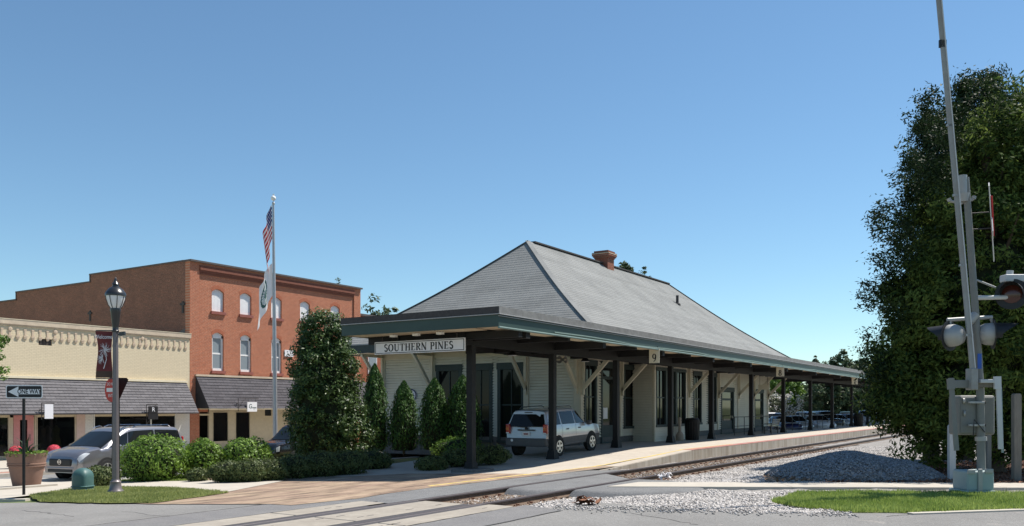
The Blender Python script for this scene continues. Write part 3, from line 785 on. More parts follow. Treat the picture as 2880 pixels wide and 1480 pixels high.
def shop_window(root, x0, x1, z0, z1, fm, fw=.06, mull=(), nm='shop_window'):
    mb = MB(); y0, y1 = FY-.03, FY+.1
    mb.box(x0, x1, y0, y1, z0, z0+fw); mb.box(x0, x1, y0, y1, z1-fw, z1); mb.box(x0, x0+fw, y0, y1, z0+fw, z1-fw); mb.box(x1-fw, x1, y0, y1, z0+fw, z1-fw)
    for mx in mull: mb.box(mx-.025, mx+.025, y0+.02, y1, z0+fw, z1-fw)
    f = mb.build(nm, fm, root)
    g = MB(); g.box(x0+fw*.5, x1-fw*.5, FY+.04, FY+.05, z0+fw*.5, z1-fw*.5); g.build('pane', 'shop_glass', f); return f
def rects(u0, u1, z0, z1, ops):
    """wall rectangles left over around openings (ua,ub,za,zb)"""
    us = sorted({u0, u1, *[o[0] for o in ops], *[o[1] for o in ops]}); us = [u for u in us if u0 <= u <= u1]; out = []
    for a, b in zip(us[:-1], us[1:]):
        cut = sorted([(o[2], o[3]) for o in ops if o[0] < b-1e-6 and o[1] > a+1e-6]); z = z0
        for za, zb in cut:
            if za > z: out.append((a, b, z, za))
            z = max(z, zb)
        if z < z1: out.append((a, b, z, z1))
    return out

# ---------------- tan shop
tx0, tx1 = fx(-420), 29.98
tan = thing('tan_shop_building', 'low tan painted brick shop with corbelled cornice and grey shingled awning', 'building', (tx1-5, FY, ZS))
vx0, vx1 = fx(108.5), fx(146.5)
mb = MB()
for a, b, z0, z1 in rects(tx0, tx1, 1.4, 5.68, [(vx0, vx1, 4.80, 5.10)]): mb.box(a, b, FY, FY+.3, z0, z1)
mb.box(tx0, tx1-.003, FY+.3, FY+24, 2.6, 5.3)
mb.build('wall', 'brick_tan', tan)
mb = MB(); mb.box(vx0, vx1, FY+.12, FY+.16, 4.80, 5.10); v = mb.build('vent', 'coping', tan)
for i in range(9):
    x = vx0 + (vx1-vx0)*(i+.5)/9; q = MB(); q.box(x-.018, x+.018, FY+.06, FY+.11, 4.81, 5.09); q.build('slat', 'coping', v)
mb = MB(); mb.box(tx0, tx1+.05, FY-.085, FY+.35, 5.68, 5.90); mb.box(tx0, tx1+.03, FY-.05, FY-.002, 5.62, 5.68); mb.build('cornice', 'tan_trim', tan)
mb = MB(); mb.box(tx0, tx1+.07, FY-.10, FY+.4, 5.90, 5.925); mb.build('coping', 'tan_flash', tan)
cm = None; x = 29.72
while x > fx(-30):
    if cm is None:
        q = MB(); q.box(-.04,.04,-.03,.0,.10,.40); q.box(-.06,.06,-.035,0,.36,.43); q.box(-.085,.085,-.06,0,.04,.12); q.box(-.065,.065,-.05,0,-.02,.04); q.box(-.04,.04,-.035,0,-.07,-.02)
        c = q.build('corbel', 'corbel', tan, world=False); cm = c.data
    else: c = link('corbel', cm, tan, world=False)
    c.location = Vector((x, FY+.004, 5.06)) - wloc(tan); x -= .345
for pxx in (28, 155, 400): # wall anchor rosettes
    xx = fx(pxx+.5); MB().lathe([(0,-.06),(.09,-.05),(.11,0),(.11,.01)], 10, (xx, FY-.005, 5.47), axis='y').build('rosette', 'corbel', tan)
awning(tan, fx(-140, FY), 29.75, 3.22, 1.58, 1.05, 12, 25, 'shingle')
zt = 1.75
# ground floor
for a, b, m in ((215, 239, 'pink_wall'), (239.2, 262, 'brick_white'), (496, 541, 'brick_white')):
    mb = MB(); mb.box(fx(a), min(fx(b), 29.97), FY-.02, FY+.25, ZS, 1.9); mb.build('pilaster', m, tan)
mb = MB(); mb.box(tx0, fx(215), FY-.01, FY+.2, ZS, ZS+.12); mb.box(fx(262), fx(496), FY-.01, FY+.2, ZS, ZS+.55); mb.build('stall_riser', 'cream_trim', tan)
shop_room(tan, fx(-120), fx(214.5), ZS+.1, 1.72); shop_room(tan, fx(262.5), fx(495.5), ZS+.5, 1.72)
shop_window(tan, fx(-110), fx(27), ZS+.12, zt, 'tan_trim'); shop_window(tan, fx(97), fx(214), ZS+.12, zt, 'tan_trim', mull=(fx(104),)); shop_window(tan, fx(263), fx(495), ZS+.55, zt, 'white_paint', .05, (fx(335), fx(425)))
mb = MB(); d0, d1 = fx(38), fx(94); mb.box(d0, d0+.28, FY-.02, FY+.08, ZS, 1.5); mb.box(d1-.28, d1, FY-.02, FY+.08, ZS, 1.5); mb.box(d0+.28, d1-.28, FY-.02, FY+.08, 1.28, 1.5); mb.box(d0+.28, d1-.28, FY-.02, FY+.08, ZS, ZS+.35)
dr = mb.build('door', 'pink_paint', tan); q = MB(); q.box(d0+.26, d1-.26, FY+.03, FY+.04, ZS+.3, 1.3); q.build('pane', 'shop_glass', dr)
q = MB(); q.box(d1-.22, d1-.18, FY-.09, FY-.04, .3, .6); q.build('handle', 'chrome', dr)
mb = MB(); mb.box(fx(27.5), d0-.01, FY, FY+.1, ZS, 1.74); mb.box(d1+.01, fx(96.5), FY, FY+.1, ZS, 1.74); mb.box(d0-.008, d1+.008, FY, FY+.1, 1.5, 1.74); mb.build('door_frame', 'tan_trim', tan)
for pxx, m in ((121, 'mannequin_a'), (161, 'mannequin_b'), (146, 'pink_wall')):
    xx = fx(pxx)+.25; s = thing('dress_form', {'mannequin_a': 'pale dress on a form in the shop window, left of the yellow dress', 'mannequin_b': 'yellow dress on a form in the dark shop window', 'pink_wall': 'pinkish dress on a form behind the yellow dress'}[m], 'dress form', (xx, FY+.55+(.3 if m == 'pink_wall' else 0), ZS+.12))
    MB().lathe([(.02,.0),(.03,.3),(.27,.32),(.22,.62),(.14,.88),(.17,1.1),(.18,1.22),(.09,1.33),(.05,1.4),(.0,1.41)], 14, (0,0,0)).build('dress', m, s, True, world=False)
    MB().lathe([(0,0),(.16,.005),(.16,.02),(.015,.03),(.015,.34)], 10, (0,0,0)).build('stand', 'iron', s, world=False)

# ---------------- brick building
bx0, bx1, zt = 30.0, 43.6, 10.0
brk = thing('brick_building', 'three storey red brick building with white arched shutters and stepped side parapet', 'building', ((bx0+bx1)/2, FY, ZS))
U_TOP = [fx((a+b)/2) for a, b in ((595, 636), (674.5, 713), (0, 0), (844, 877), (930, 961))]; U_TOP[2] = (U_TOP[1]+U_TOP[3])/2
W_ = .42
wins = [(x-W_, x+W_, 7.32, 8.42, 'u') for x in U_TOP] + [(x-.40, x+.40, 3.95, 5.95, 'l') for x in U_TOP]
px_l, px_r = bx0+.62, bx1-.62
ops = [(w[0], w[1], w[2], w[3]) for w in wins]
def arch_fill(mb, xc, hw, z0, rise, ztop, y0, y1, mi=0):
    """wall above a segmental arch up to ztop"""
    n = 8; P = [(xc-hw + 2*hw*i/n, z0 + rise*(1-((2*i/n)-1)**2)) for i in range(n+1)]
    for (a, za), (b, zb) in zip(P[:-1], P[1:]):
        mb.add([(a,y0,za),(b,y0,zb),(b,y0,ztop),(a,y0,ztop),(a,y1,za),(b,y1,zb),(b,y1,ztop),(a,y1,ztop)], [(0,1,2,3),(7,6,5,4),(0,4,5,1)], mi)
mb = MB()
ops2 = [(a, b, c, d+.22) for a, b, c, d in ops]
for a, b, z0, z1 in rects(px_l, px_r, 1.6, 9.32, ops2): mb.box(a, b, FY+.08, FY+.4, z0, z1)
for a, b, c, d, t in wins: arch_fill(mb, (a+b)/2, W_ if t == 'u' else .40, d, .18, d+.22, FY+.08, FY+.4)
mb.box(bx0, px_l, FY, FY+.4, ZS, 9.45); mb.box(px_r, bx1, FY, FY+.4, ZS, 9.45)
wall = mb.build('front_wall', 'brick_front', brk)
# soldier arches
for a, b, c, d, t in wins:
    q = MB(); xc = (a+b)/2; hw = (b-a)/2; n = 11
    for i in range(n):
        s0 = -1 + 2*i/n; s1 = -1 + 2*(i+1)/n-.03
        za, zb = d + .18*(1-s0*s0), d + .18*(1-s1*s1); k0, k1 = 1.13, 1.13
        q.add([(xc+hw*s0,FY+.07,za),(xc+hw*s1,FY+.07,zb),(xc+hw*s1*k1,FY+.07,zb+.2),(xc+hw*s0*k0,FY+.07,za+.2),(xc+hw*s0,FY+.1,za),(xc+hw*s1,FY+.1,zb),(xc+hw*s1*k1,FY+.1,zb+.2),(xc+hw*s0*k0,FY+.1,za+.2)], [(0,1,2,3),(0,4,5,1),(1,5,6,2),(2,6,7,3),(3,7,4,0)])
    q.build('arch', 'arch_brick', brk)
    q = MB(); q.box(a-.08, b+.08, FY-.02, FY+.3, c-.16, c-.002); q.build('sill', 'sill', brk)
    n = 10
    if t == 'u':
        q = MB(); P = [(a + (b-a)*i/n, d + .18*(1-((2*i/n)-1)**2)) for i in range(n+1)]
        q.prism([(a, c), (b, c)] + P[::-1], (0, FY+.20, 0), (1,0,0), (0,0,1), (0,.05,0)); sh = q.build('shutter', 'shutter', brk)
        for i in range(9):
            x = a + (b-a)*(i+.5)/9; zz = d + .18*(1-((2*(x-a)/(b-a))-1)**2)
            s = MB(); s.box(x-.037, x+.037, FY+.185, FY+.199, c+.02, zz-.02); s.build('slat', 'shutter', sh)
    else:
        f = MB(); y0, y1 = FY+.17, FY+.27
        f.box(a, a+.10, y0, y1, c, d); f.box(b-.10, b, y0, y1, c, d); f.box(a+.1, b-.1, y0-.02, y1, c, c+.14)
        arch = [(a + (b-a)*i/n, d + .18*(1-((2*i/n)-1)**2)) for i in range(n+1)]
        f.prism([(a, d-.14), (b, d-.14)] + arch[::-1], (0, y0, 0), (1,0,0), (0,0,1), (0,.1,0))
        fr = f.build('window', 'white_paint' , brk)
        zm = (c+d)/2-.02
        s = MB(); s.box(a+.1, b-.1, y0+.02, y0+.07, zm-.045, zm+.045); s.build('meeting_rail', 'white_paint', fr)
        s = MB(); s.box(a+.09, b-.09, y0+.06, y0+.07, zm+.04, d-.12); s.build('pane', 'glass_window', fr)
        s = MB(); s.box(a+.09, b-.09, y0+.03, y0+.04, c+.1, zm-.04); s.build('pane', 'glass_window', fr)
mb = MB()
for z0, z1, o_ in ((9.32, 9.43, .02), (9.43, 9.54, -.03), (9.54, 9.66, -.09), (9.66, 9.80, -.05)): mb.box(px_l+.002, px_r-.002, FY+o_, FY+.4, z0, z1)
mb.build('corbel_band', 'brick_dark', brk)  # darker than the wall brick: overhang shade below the coping is in the colour
mb = MB(); mb.box(bx0, px_l, FY, FY+.4, 9.45, 9.80); mb.box(px_r, bx1, FY, FY+.4, 9.45, 9.80); mb.box(bx0, bx1, FY-.02, FY+.4, 9.80, 9.93); mb.build('parapet', 'brick_front', brk)
mb = MB(); mb.box(bx0-.06, bx1+.06, FY-.16, FY+.5, 9.93, 10.03); mb.build('coping', 'coping', brk)
# side wall with steps
y1_, y2_ = YonX(255, 30.0), YonX(47, 30.0)
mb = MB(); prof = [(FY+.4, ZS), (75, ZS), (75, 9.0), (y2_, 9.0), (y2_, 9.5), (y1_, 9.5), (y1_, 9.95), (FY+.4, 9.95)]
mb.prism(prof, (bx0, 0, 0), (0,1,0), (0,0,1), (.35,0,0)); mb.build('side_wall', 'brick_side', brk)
mb = MB()
for a, b, z in ((FY+.5, y1_+.1, 9.95), (y1_-.02, y2_+.1, 9.5), (y2_, 75, 9.0)): mb.box(bx0-.05, bx0+.4, a, b, z, z+.09)
for yy, za, zb in ((y1_, 9.5, 10.0), (y2_, 9.0, 9.56)): mb.box(bx0-.04, bx0+.38, yy, yy+.09, za, zb)
mb.build('coping', 'coping', brk)
mb = MB(); mb.box(bx0+.4, bx1, FY+.45, 75, 8.4, 8.6); mb.build('roof', 'roof_edge', brk)
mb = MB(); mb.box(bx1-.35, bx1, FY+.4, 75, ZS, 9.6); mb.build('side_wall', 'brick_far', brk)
for pxx, pyy in ((515, 863), (254, 888)):     # iron wall anchors
    yy = YonX(pxx, 30.0); zz = zat(pyy, 30.0, yy); q = MB(); q.box(29.96, 29.998, yy-.08, yy+.08, zz-.35, zz+.3); q.box(29.94, 29.995, yy-.2, yy+.2, zz+.08, zz+.2); q.build('wall_anchor', 'iron', brk)
q = MB(); yy0, yy1 = YonX(478, 29.99), FY+.42; q.add([(29.985, yy0, 5.3), (29.985, yy1, 5.3), (29.985, yy1, 6.25), (29.985, yy0, 5.75)], [(0,1,2,3)]); q.build('cement_patch', 'concrete_pier', brk)
# ground floor
awning(brk, 30.35, bx1-.1, 3.60, 1.80, 1.15, 11, 27, 'shingle_dark')
FYb = FY
for a, b in ((588, 597), (643, 661), (704, 712)):
    mb = MB(); mb.box(fx(a), fx(b), FY-.01, FY+.12, ZS, 1.85); mb.build('post', 'cream_trim', brk)
mb = MB(); mb.box(fx(588), fx(712), FY-.004, FY+.12, 1.62, 1.86); mb.build('shopfront_header', 'cream_trim', brk); mb = MB(); mb.box(fx(597), fx(704), FY-.006, FY+.12, ZS, -.12); mb.build('stall_riser', 'cream_trim', brk)
mb = MB(); mb.box(fx(712), fx(745), FY, FY+.15, ZS, 1.85); mb.build('shopfront_panel', 'cream_trim', brk); mb = MB(); mb.box(fx(764), px_r, FY, FY+.15, ZS, 1.85); mb.build('shopfront_panel', 'cream_trim', brk); mb = MB(); mb.box(fx(745), fx(764), FY+.002, FY+.15, ZS, 1.35); mb.box(fx(745), fx(764), FY+.002, FY+.15, 1.72, 1.85); mb.build('shopfront_panel', 'cream_trim', brk)
mb = MB(); mb.box(fx(745), fx(764), FY+.05, FY+.08, 1.35, 1.72); mb.build('transom', 'glass_dark', brk)
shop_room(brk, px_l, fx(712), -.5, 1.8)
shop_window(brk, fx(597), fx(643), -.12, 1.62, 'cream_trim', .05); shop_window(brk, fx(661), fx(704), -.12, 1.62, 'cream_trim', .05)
mb = MB(); mb.box(px_l, fx(588), FY+.02, FY+.1, 1.40, 1.50); mb.box(px_l, fx(588), FY+.02, FY+.1, 1.74, 1.84); mb.build('door_frame', 'cream_trim', brk)
MB().lathe([(0,-.05),(.05,-.02),(.06,.02),(.03,.06),(0,.07)], 10, (fx(565), FY+.5, .9)).build('lamp', 'lamp_glass', brk)
sx0, sx1 = fx(802), fx(826); mb = MB(); mb.box(sx0, sx1, FY+.03, FY+.06, zat(1002.5, sx0, FY), zat(984, sx0, FY)); o = mb.build('wall_sign', 'sign_white'); tag(o, 'small blank white sign on the brick wall beside the tall shrub', 'sign')

# ---------------- low brick neighbour
low = thing('low_brick_building', 'lower red brick building with dark coping to the right of the tall brick one', 'building', (48, FY+.6, ZS))
mb = MB(); mb.box(bx1+.01, 62, FY+.4, FY+20, ZS, 8.2); mb.build('wall', 'brick_far', low)
mb = MB(); mb.box(bx1+.01, 62.1, FY+.3, FY+20, 8.2, 8.34); mb.build('coping', 'coping', low)
for i, x in enumerate((45.2, 47.6, 50.0, 52.4)):
    q = MB(); q.box(x-.45, x+.45, FY+.34, FY+.398, 4.2, 6.2); w = q.build('window', 'white_paint', low); q = MB(); q.box(x-.38, x+.38, FY+.32, FY+.339, 4.3, 6.1); q.build('pane', 'glass_window', w)
mb = MB(); mb.add([(bx1+.1, FY+.38, 3.6), (60, FY+.38, 3.6), (60, FY-.7, 2.4), (bx1+.1, FY-.7, 2.4), (bx1+.1, FY+.38, 2.4), (60, FY+.38, 2.4)], [(0,3,2,1),(0,4,3),(1,2,5),(3,4,5,2)]); mb.build('awning', 'shingle_dark', low)
mb = MB(); mb.box(bx1+.3, 60, FY+.3, FY+.39, ZS, 2.2); mb.build('shopfront', 'glass_dark', low)

# hanging shop signs
def hang_sign(px0, px1, py0, py1, bpx, bpy, board, lab, Y=39.4, txt=None, tm='sign_black'):
    x0, x1 = XonY(px0, Y), XonY(px1, Y); z1, z0 = zat(py0, x0, Y), zat(py1, x0, Y)
    s = thing('hanging_sign', lab, 'sign', ((x0+x1)/2, Y, z0))
    mb = MB(); mb.box(x0, x1, Y-.03, Y+.03, z0, z1); mb.build('board', board, s)
    xb0, xb1 = XonY(bpx[0], Y), XonY(bpx[1], Y); zb = zat(bpy, xb0, Y)
    mb = MB(); mb.tube([(xb0, Y, zb-.75), (xb0, Y, zb)], .018, 6); mb.tube([(xb0, Y, zb), (xb1, Y, zb)], .018, 6); mb.tube([(xb0, Y, zb-.6), (xb0+.3, Y, zb-.2), (xb0+.55, Y, zb-.02)], .013, 6)
    mb.tube([(x0+.08, Y, z1), (x0+.08, Y, zb)], .009, 5); mb.tube([(x1-.08, Y, z1), (x1-.08, Y, zb)], .009, 5); mb.tube([(xb0, Y, zb-.3), (xb0+.1, FY-.1, zb-.3)], .015, 5)
    mb.build('bracket', 'iron', s)
    if txt: 
        for tx, sz, dx, dz in txt: text_obj('lettering', tx, sz, tm, frame_m(((x0+x1)/2+dx, Y-.034, (z0+z1)/2+dz), (1,0,0), (0,0,1)), s, .002)
    return s
hang_sign(125, 149, 1137, 1178, (117, 153), 1134, 'sign_grey', 'blank pale hanging sign below the tan shop awning')
hang_sign(418, 443, 1143, 1162, (412, 444), 1138, 'sign_black', 'small black hanging sign with pale letter R above a black board', txt=[('R', .3, 0, 0)], tm='sign_grey')
hang_sign(416, 444, 1163, 1180, (412, 444), 1162, 'sign_black', 'plain black board hanging under the letter R sign')
hang_sign(695, 722, 1131, 1158, (670, 727), 1120, 'sign_white', 'white hanging sign with dark script G on the brick shop awning', txt=[('G', .34, -.13, .02), ('reen', .17, .15, -.04), ('___', .09, .14, -.13)], tm='flag_green')

# ================================================================== depot
XE, YW, XF, YB = 32.2, 17.4, 59.5, 28.5
dp = thing('station_depot', 'cream clapboard railway station building with grey hipped roof', 'station', (XE, YW, .25))
Z0, Z1 = .22, 4.5
def clap(mb, o, u, n, u0, u1, z0, z1, pitch=.125):
    o, u, n = Vector(o), Vector(u), Vector(n); z = z0
    while z < z1-1e-4:
        zb = min(z+pitch, z1); A = o+u*u0; B = o+u*u1
        zg = min(z+.03, zb); V_ = lambda P_, e, h: P_ + n*e + Vector((0,0,h))
        mb.add([V_(A,.034,zg), V_(B,.034,zg), V_(B,.004,zb), V_(A,.004,zb), V_(A,-.07,zg), V_(B,-.07,zg), V_(A,-.07,z), V_(B,-.07,z), V_(A,.004,z), V_(B,.004,z), V_(A,-.07,zb), V_(B,-.07,zb)],
               [(0,1,2,3), (4,5,1,0), (6,7,5,4), (8,9,7,6), (0,3,10,4), (1,5,11,2)]); z = zb
def opening(root, o, u, n, u0, u1, z0, z1, nm='window', fw=.16, vm=1, hm=1, top=.2, door=False):
    o, u, n = Vector(o), Vector(u), Vector(n); Zv = Vector((0,0,1))
    def bxx(mb, a, b, c, d, e, f): mb.prism([(a,c),(b,c),(b,d),(a,d)], o+n*e, u, Zv, n*(f-e))
    mb = MB(); bxx(mb, u0, u0+fw, z0, z1, -.08, .05); bxx(mb, u1-fw, u1, z0, z1, -.08, .05); bxx(mb, u0-.03, u1+.03, z1-top, z1+.02, -.078, .07); bxx(mb, u0-.03, u1+.03, z0-.06, z0+.06, -.078, .08)
    fr = mb.build(nm, 'green_trim', root)
    q = MB(); a, b = u0+fw, u1-fw; c, d = z0+.06, z1-top
    if door:
        k = .11; bxx(q, a, a+k, c, d, -.07, -.03); bxx(q, b-k, b, c, d, -.07, -.03); bxx(q, a+k, b-k, c, c+.75, -.07, -.03); bxx(q, a+k, b-k, d-.55, d-.42, -.07, -.03); bxx(q, a+k, b-k, d-.05, d, -.07, -.03)
        q.build('door_leaf', 'green_trim', fr); g = MB(); bxx(g, a+.05, b-.05, c+.7, d-.02, -.06, -.05); g.build('pane', 'glass_depot', fr)
        h = MB(); bxx(h, b-.1, b-.05, z0+.95, z0+1.1, -.03, .02); h.build('handle', 'chrome', fr)
    else:
        for i in range(1, vm+1): x = a+(b-a)*i/(vm+1); bxx(q, x-.02, x+.02, c, d, -.065, -.02)
        for i in range(1, hm+1): z = c+(d-c)*i/(hm+1); bxx(q, a, b, z-.03, z+.03, -.066, -.015)
        q.build('glazing_bar', 'green_trim', fr)
        for i in range(vm+1):
            for j in range(hm+1):
                g = MB(); bxx(g, a+(b-a)*i/(vm+1)+.001, a+(b-a)*(i+1)/(vm+1)-.001, c+(d-c)*j/(hm+1), c+(d-c)*(j+1)/(hm+1), -.055-.008*(j % 2), -.05-.008*(j % 2)); g.build('pane', 'glass_depot', fr)
    return fr
# end wall (faces -X); u runs along -Y from the left corner
oE = (XE, YB, 0); uE = (0,-1,0); nE = (-1,0,0)
def ue(px): return YB - YonX(px, XE)
eops = [(ue(1228), ue(1300), .95, 3.85), (ue(1318), ue(1386), .32, 3.85), (ue(1400), ue(1476), .32, 3.85)]
mb = MB()
for a, b, z0, z1 in rects(0, YB-YW, Z0+.3, Z1, eops): clap(mb, oE, uE, nE, a, b, z0, z1)
mb.build('end_siding', 'siding', dp)
for i, e in enumerate(eops): opening(dp, oE, uE, nE, *e, nm='window' if i == 0 else 'door_window', vm=1, hm=1, fw=.17, top=.28)
pil = [ue(1079), ue(1219), ue(1481), YB-YW-.14]
def board(nm, m, a, b, c, d, o, u, n, e0, e1, root=None):
    mb = MB(); mb.prism([(a,c),(b,c),(b,d),(a,d)], Vector(o)+Vector(n)*e0, Vector(u), (0,0,1), Vector(n)*(e1-e0)); return mb.build(nm, m, root or dp)
for p in pil[:3]: board('pilaster', 'siding_trim', p-.13, p+.13, Z0+.3, Z1, oE, uE, nE, .02, .07)
board('pilaster', 'siding_trim', pil[3]-.14, pil[3]+.16, Z0+.3, Z1, oE, uE, nE, .02, .065)
board('water_table', 'concrete_pier', 0, YB-YW, -.4, Z0+.3, oE, uE, nE, -.1, .03)
def brace(p, q, w=.12): 
    mb = MB(); mb.beam(p, q, w, .15); return mb.build('brace', 'siding_trim', dp)
for p in pil:
    y = YB-p; brace((XE-.03, y, 2.62), (XE-1.5, y, 4.36)); mb = MB(); mb.box(XE-.16, XE-.062, y-.06, y+.06, 2.45, 4.4); mb.build('bracket_post', 'siding_trim', dp); mb = MB(); mb.box(XE-1.6, XE-.165, y-.06, y+.06, 4.30, 4.44); mb.build('lookout', 'siding_trim', dp)
# round emblem on the end wall
ey = YonX(1160, XE); em = thing('round_wall_emblem', 'round ring emblem sign on the station end wall behind the conifers', 'sign', (XE-.05, ey, 2.2))
MB().lathe([(.0,-.03),(.30,-.03),(.30,0),(0,0)], 26, (XE-.03, ey, 2.45), axis='x').build('disc', 'sign_grey', em)
q = MB(); ring = [(math.cos(t), math.sin(t)) for t in [2*math.pi*i/26 for i in range(27)]]
q.strip([(a*.27, b*.27) for a, b in ring], .06, (XE-.064, ey, 2.45), (0,-1,0), (0,0,1), (-.006,0,0)); q.build('ring', 'flag_blue', em)
q = MB(); q.strip([(-.18,-.02),(.18,-.02)], .05, (XE-.064, ey, 2.45), (0,-1,0), (0,0,1), (-.005,0,0)); q.strip([(-.12,.06),(.12,.06)], .04, (XE-.064, ey, 2.45), (0,-1,0), (0,0,1), (-.005,0,0)); q.build('lettering', 'sign_black', em)
# track-side wall (faces -Y)
oT = (XE, YW, 0); uT = (1,0,0); nT = (0,-1,0)
def ut(px, Y=YW): return XonY(px, Y) - XE
tops = [(.32, ut(1677), .9, 3.9, 'w'), (ut(1689), ut(1737), .25, 3.9, 'd'), (ut(1753), ut(1817), .92, 3.86, 'w'), (ut(1949), ut(1972), .95, 3.86, 'w'), (ut(1990), ut(2014), .95, 3.86, 'w'), (ut(2027), ut(2063), .25, 3.05, 'd'), (ut(2121), ut(2146), .25, 3.05, 'd')]
mb = MB()
for a, b, z0, z1 in rects(0, XF-XE, Z0+.3, Z1, [t[:4] for t in tops]): clap(mb, oT, uT, nT, a, b, z0, z1)
mb.build('front_siding', 'siding', dp)
for t in tops: opening(dp, oT, uT, nT, t[0], t[1], t[2], t[3], 'door' if t[4] == 'd' else 'window', .14, 1, 1, .22, t[4] == 'd')
board('water_table', 'concrete_pier', 0, XF-XE, .2, Z0+.3, oT, uT, nT, -.1, .008)
o = board('notice', 'sign_white', ut(1698), ut(1710), 1.35, 1.85, oT, uT, nT, -.028, -.02)
tp = [ut(1634), ut(1745), ut(1935), ut(2018), ut(2075), ut(2118), XF-XE-.14]
for p in tp:
    board('pilaster', 'siding_trim', p-.12, p+.12, Z0+.3, Z1, oT, uT, nT, .02, .06)
    x = XE+p; brace((x, YW-.05, 2.62), (x, YW-1.5, 4.1)); mb = MB(); mb.box(x-.06, x+.06, YW-.16, YW-.062, 2.4, 4.2); mb.build('bracket_post', 'siding_trim', dp)
# bay window
bY = 16.3; b0, b1 = XonY(1840, bY), XonY(1930, bY)
mb = MB(); clap(mb, (b0, bY, 0), (1,0,0), (0,-1,0), 0, b1-b0, .22, .98, .12); clap(mb, (b0, bY, 0), (1,0,0), (0,-1,0), 0, b1-b0, 3.75, 4.3)
clap(mb, (b0, YW, 0), (0,-1,0), (-1,0,0), 0, YW-bY, .22, 4.3); clap(mb, (b1, bY, 0), (0,1,0), (1,0,0), 0, YW-bY, .22, 4.3); mb.build('bay_siding', 'siding', dp)
mb = MB(); mb.box(b0-.03, b0+.12, bY-.035, bY+.1, .22, 4.3); mb.box(b1-.12, b1+.03, bY-.035, bY+.1, .22, 4.3); mb.build('corner_board', 'siding_trim', dp)
L_ = b1-b0
for i in range(3): opening(dp, (b0, bY, 0), (1,0,0), (0,-1,0), .13+(L_-.26)*i/3+.005, .13+(L_-.26)*(i+1)/3-.005, .98, 3.75, 'bay_window', .1, 1, 1, .12)
# back and far walls
mb = MB(); mb.box(XE, XF, YB-.1, YB, -.7, Z1); mb.box(XF-.1, XF, YW, YB-.1, -.7, Z1); mb.box(XE+.1, XF-.1, YW+.1, YB-.1, 4.3, 4.5); mb.build('rear_wall', 'siding', dp)
# eaves
OV = 1.7; ex0, ex1, ey0, ey1 = XE-OV, XF+OV+.2, YW-OV, YB+OV
mb = MB(); mb.box(ex0, XE-.07, ey0, ey1, 4.50, 4.56); mb.box(XE-.07, ex1, ey0, YW-.07, 4.50, 4.56); mb.box(XF, ex1, YW-.07, ey1, 4.5, 4.56); mb.box(XE-.07, XF, YB, ey1, 4.5, 4.56); mb.build('eave_soffit', 'siding_trim', dp)
mb = MB(); mb.box(ex0-.05, ex0-.002, ey0-.05, ey1+.05, 4.45, 4.86); mb.box(ex0-.002, ex1, ey0-.05, ey0-.002, 4.45, 4.86); mb.box(ex1-.05, ex1, ey0-.002, ey1, 4.45, 4.86); mb.box(ex0, ex1, ey1, ey1+.05, 4.45, 4.86); mb.build('eave_fascia', 'green_trim', dp)
mb = MB(); mb.box(ex0-.07, ex0-.052, ey0-.07, ey1+.07, 4.84, 4.875); mb.box(ex0, ex1, ey0-.07, ey0-.052, 4.84, 4.875); mb.build('drip_edge', 'drip_edge', dp)
mb = MB(); mb.box(XE-.06, XE-.02, YW+.3, YB, 4.22, 4.498); mb.build('frieze', 'siding_trim', dp)
mb = MB(); mb.box(XE+.3, XF, YW-.06, YW-.023, 4.1, 4.3); mb.build('frieze', 'siding_trim', dp)
# hipped roof in courses
RX0, RX1, RY, RZ = 36.9, 55.1, (YW+YB)/2, 10.3
def ring(t):
    z = 4.88 + (RZ-4.88)*t - .30*math.sin(math.pi*min(1, t))*.75
    lo = Vector((ex0-.07, ey0-.07)); hi = Vector((ex1+.07, ey1+.07))
    return [(lo.x+(RX0-lo.x)*t, lo.y+(RY-lo.y)*t, z), (hi.x+(RX1-hi.x)*t, lo.y+(RY-lo.y)*t, z), (hi.x+(RX1-hi.x)*t, hi.y+(RY-hi.y)*t, z), (lo.x+(RX0-lo.x)*t, hi.y+(RY-hi.y)*t, z)]
mb = MB(); NC = 42
for k in range(NC):
    A, B = ring(k/NC), ring((k+1)/NC)
    for i in range(4):
        j = (i+1) % 4; a, b, c, d = A[i], A[j], B[j], B[i]
        up = .010
        mb.add([(a[0],a[1],a[2]+up), (b[0],b[1],b[2]+up), c, d, a, b], [(0,1,2,3), (4,5,1,0)])
mb.build('roof', 'roof_shingle', dp)
roof = dp.children[-1]
for i in range(4):
    mb = MB(); pts = [Vector(ring(k/12)[i]) + Vector((0,0,.018)) for k in range(13)]
    for a, b in zip(pts[:-1], pts[1:]): mb.beam(a, b, .24, .022)
    mb.build('hip_cap', 'roof_shingle', roof)
mb = MB(); mb.beam((RX0+.5, RY, RZ+.03), (RX1, RY, RZ+.03), .3, .07); mb.build('ridge_vent', 'roof_edge', roof)
cx = XonY(1700, RY); mb = MB(); mb.box(cx-.42, cx+.42, RY-.42, RY+.42, 9.2, 10.62)
for i, (z0, z1, w) in enumerate(((10.62, 10.69, .46), (10.69, 10.76, .51), (10.76, 10.95, .55))): mb.box(cx-w, cx+w, RY-w, RY+w, z0, z1)
ch = mb.build('chimney', 'brick_chimney', roof); mb = MB(); mb.box(cx-.46, cx+.46, RY-.46, RY+.46, 10.95, 11.06); mb.build('chimney_cap', 'brick_dark', ch)
q = MB(); q.box(cx-.565, cx+.565, RY-.565, RY+.565, 10.87, 10.895); q.build('mortar_line', 'tan_flash', ch)
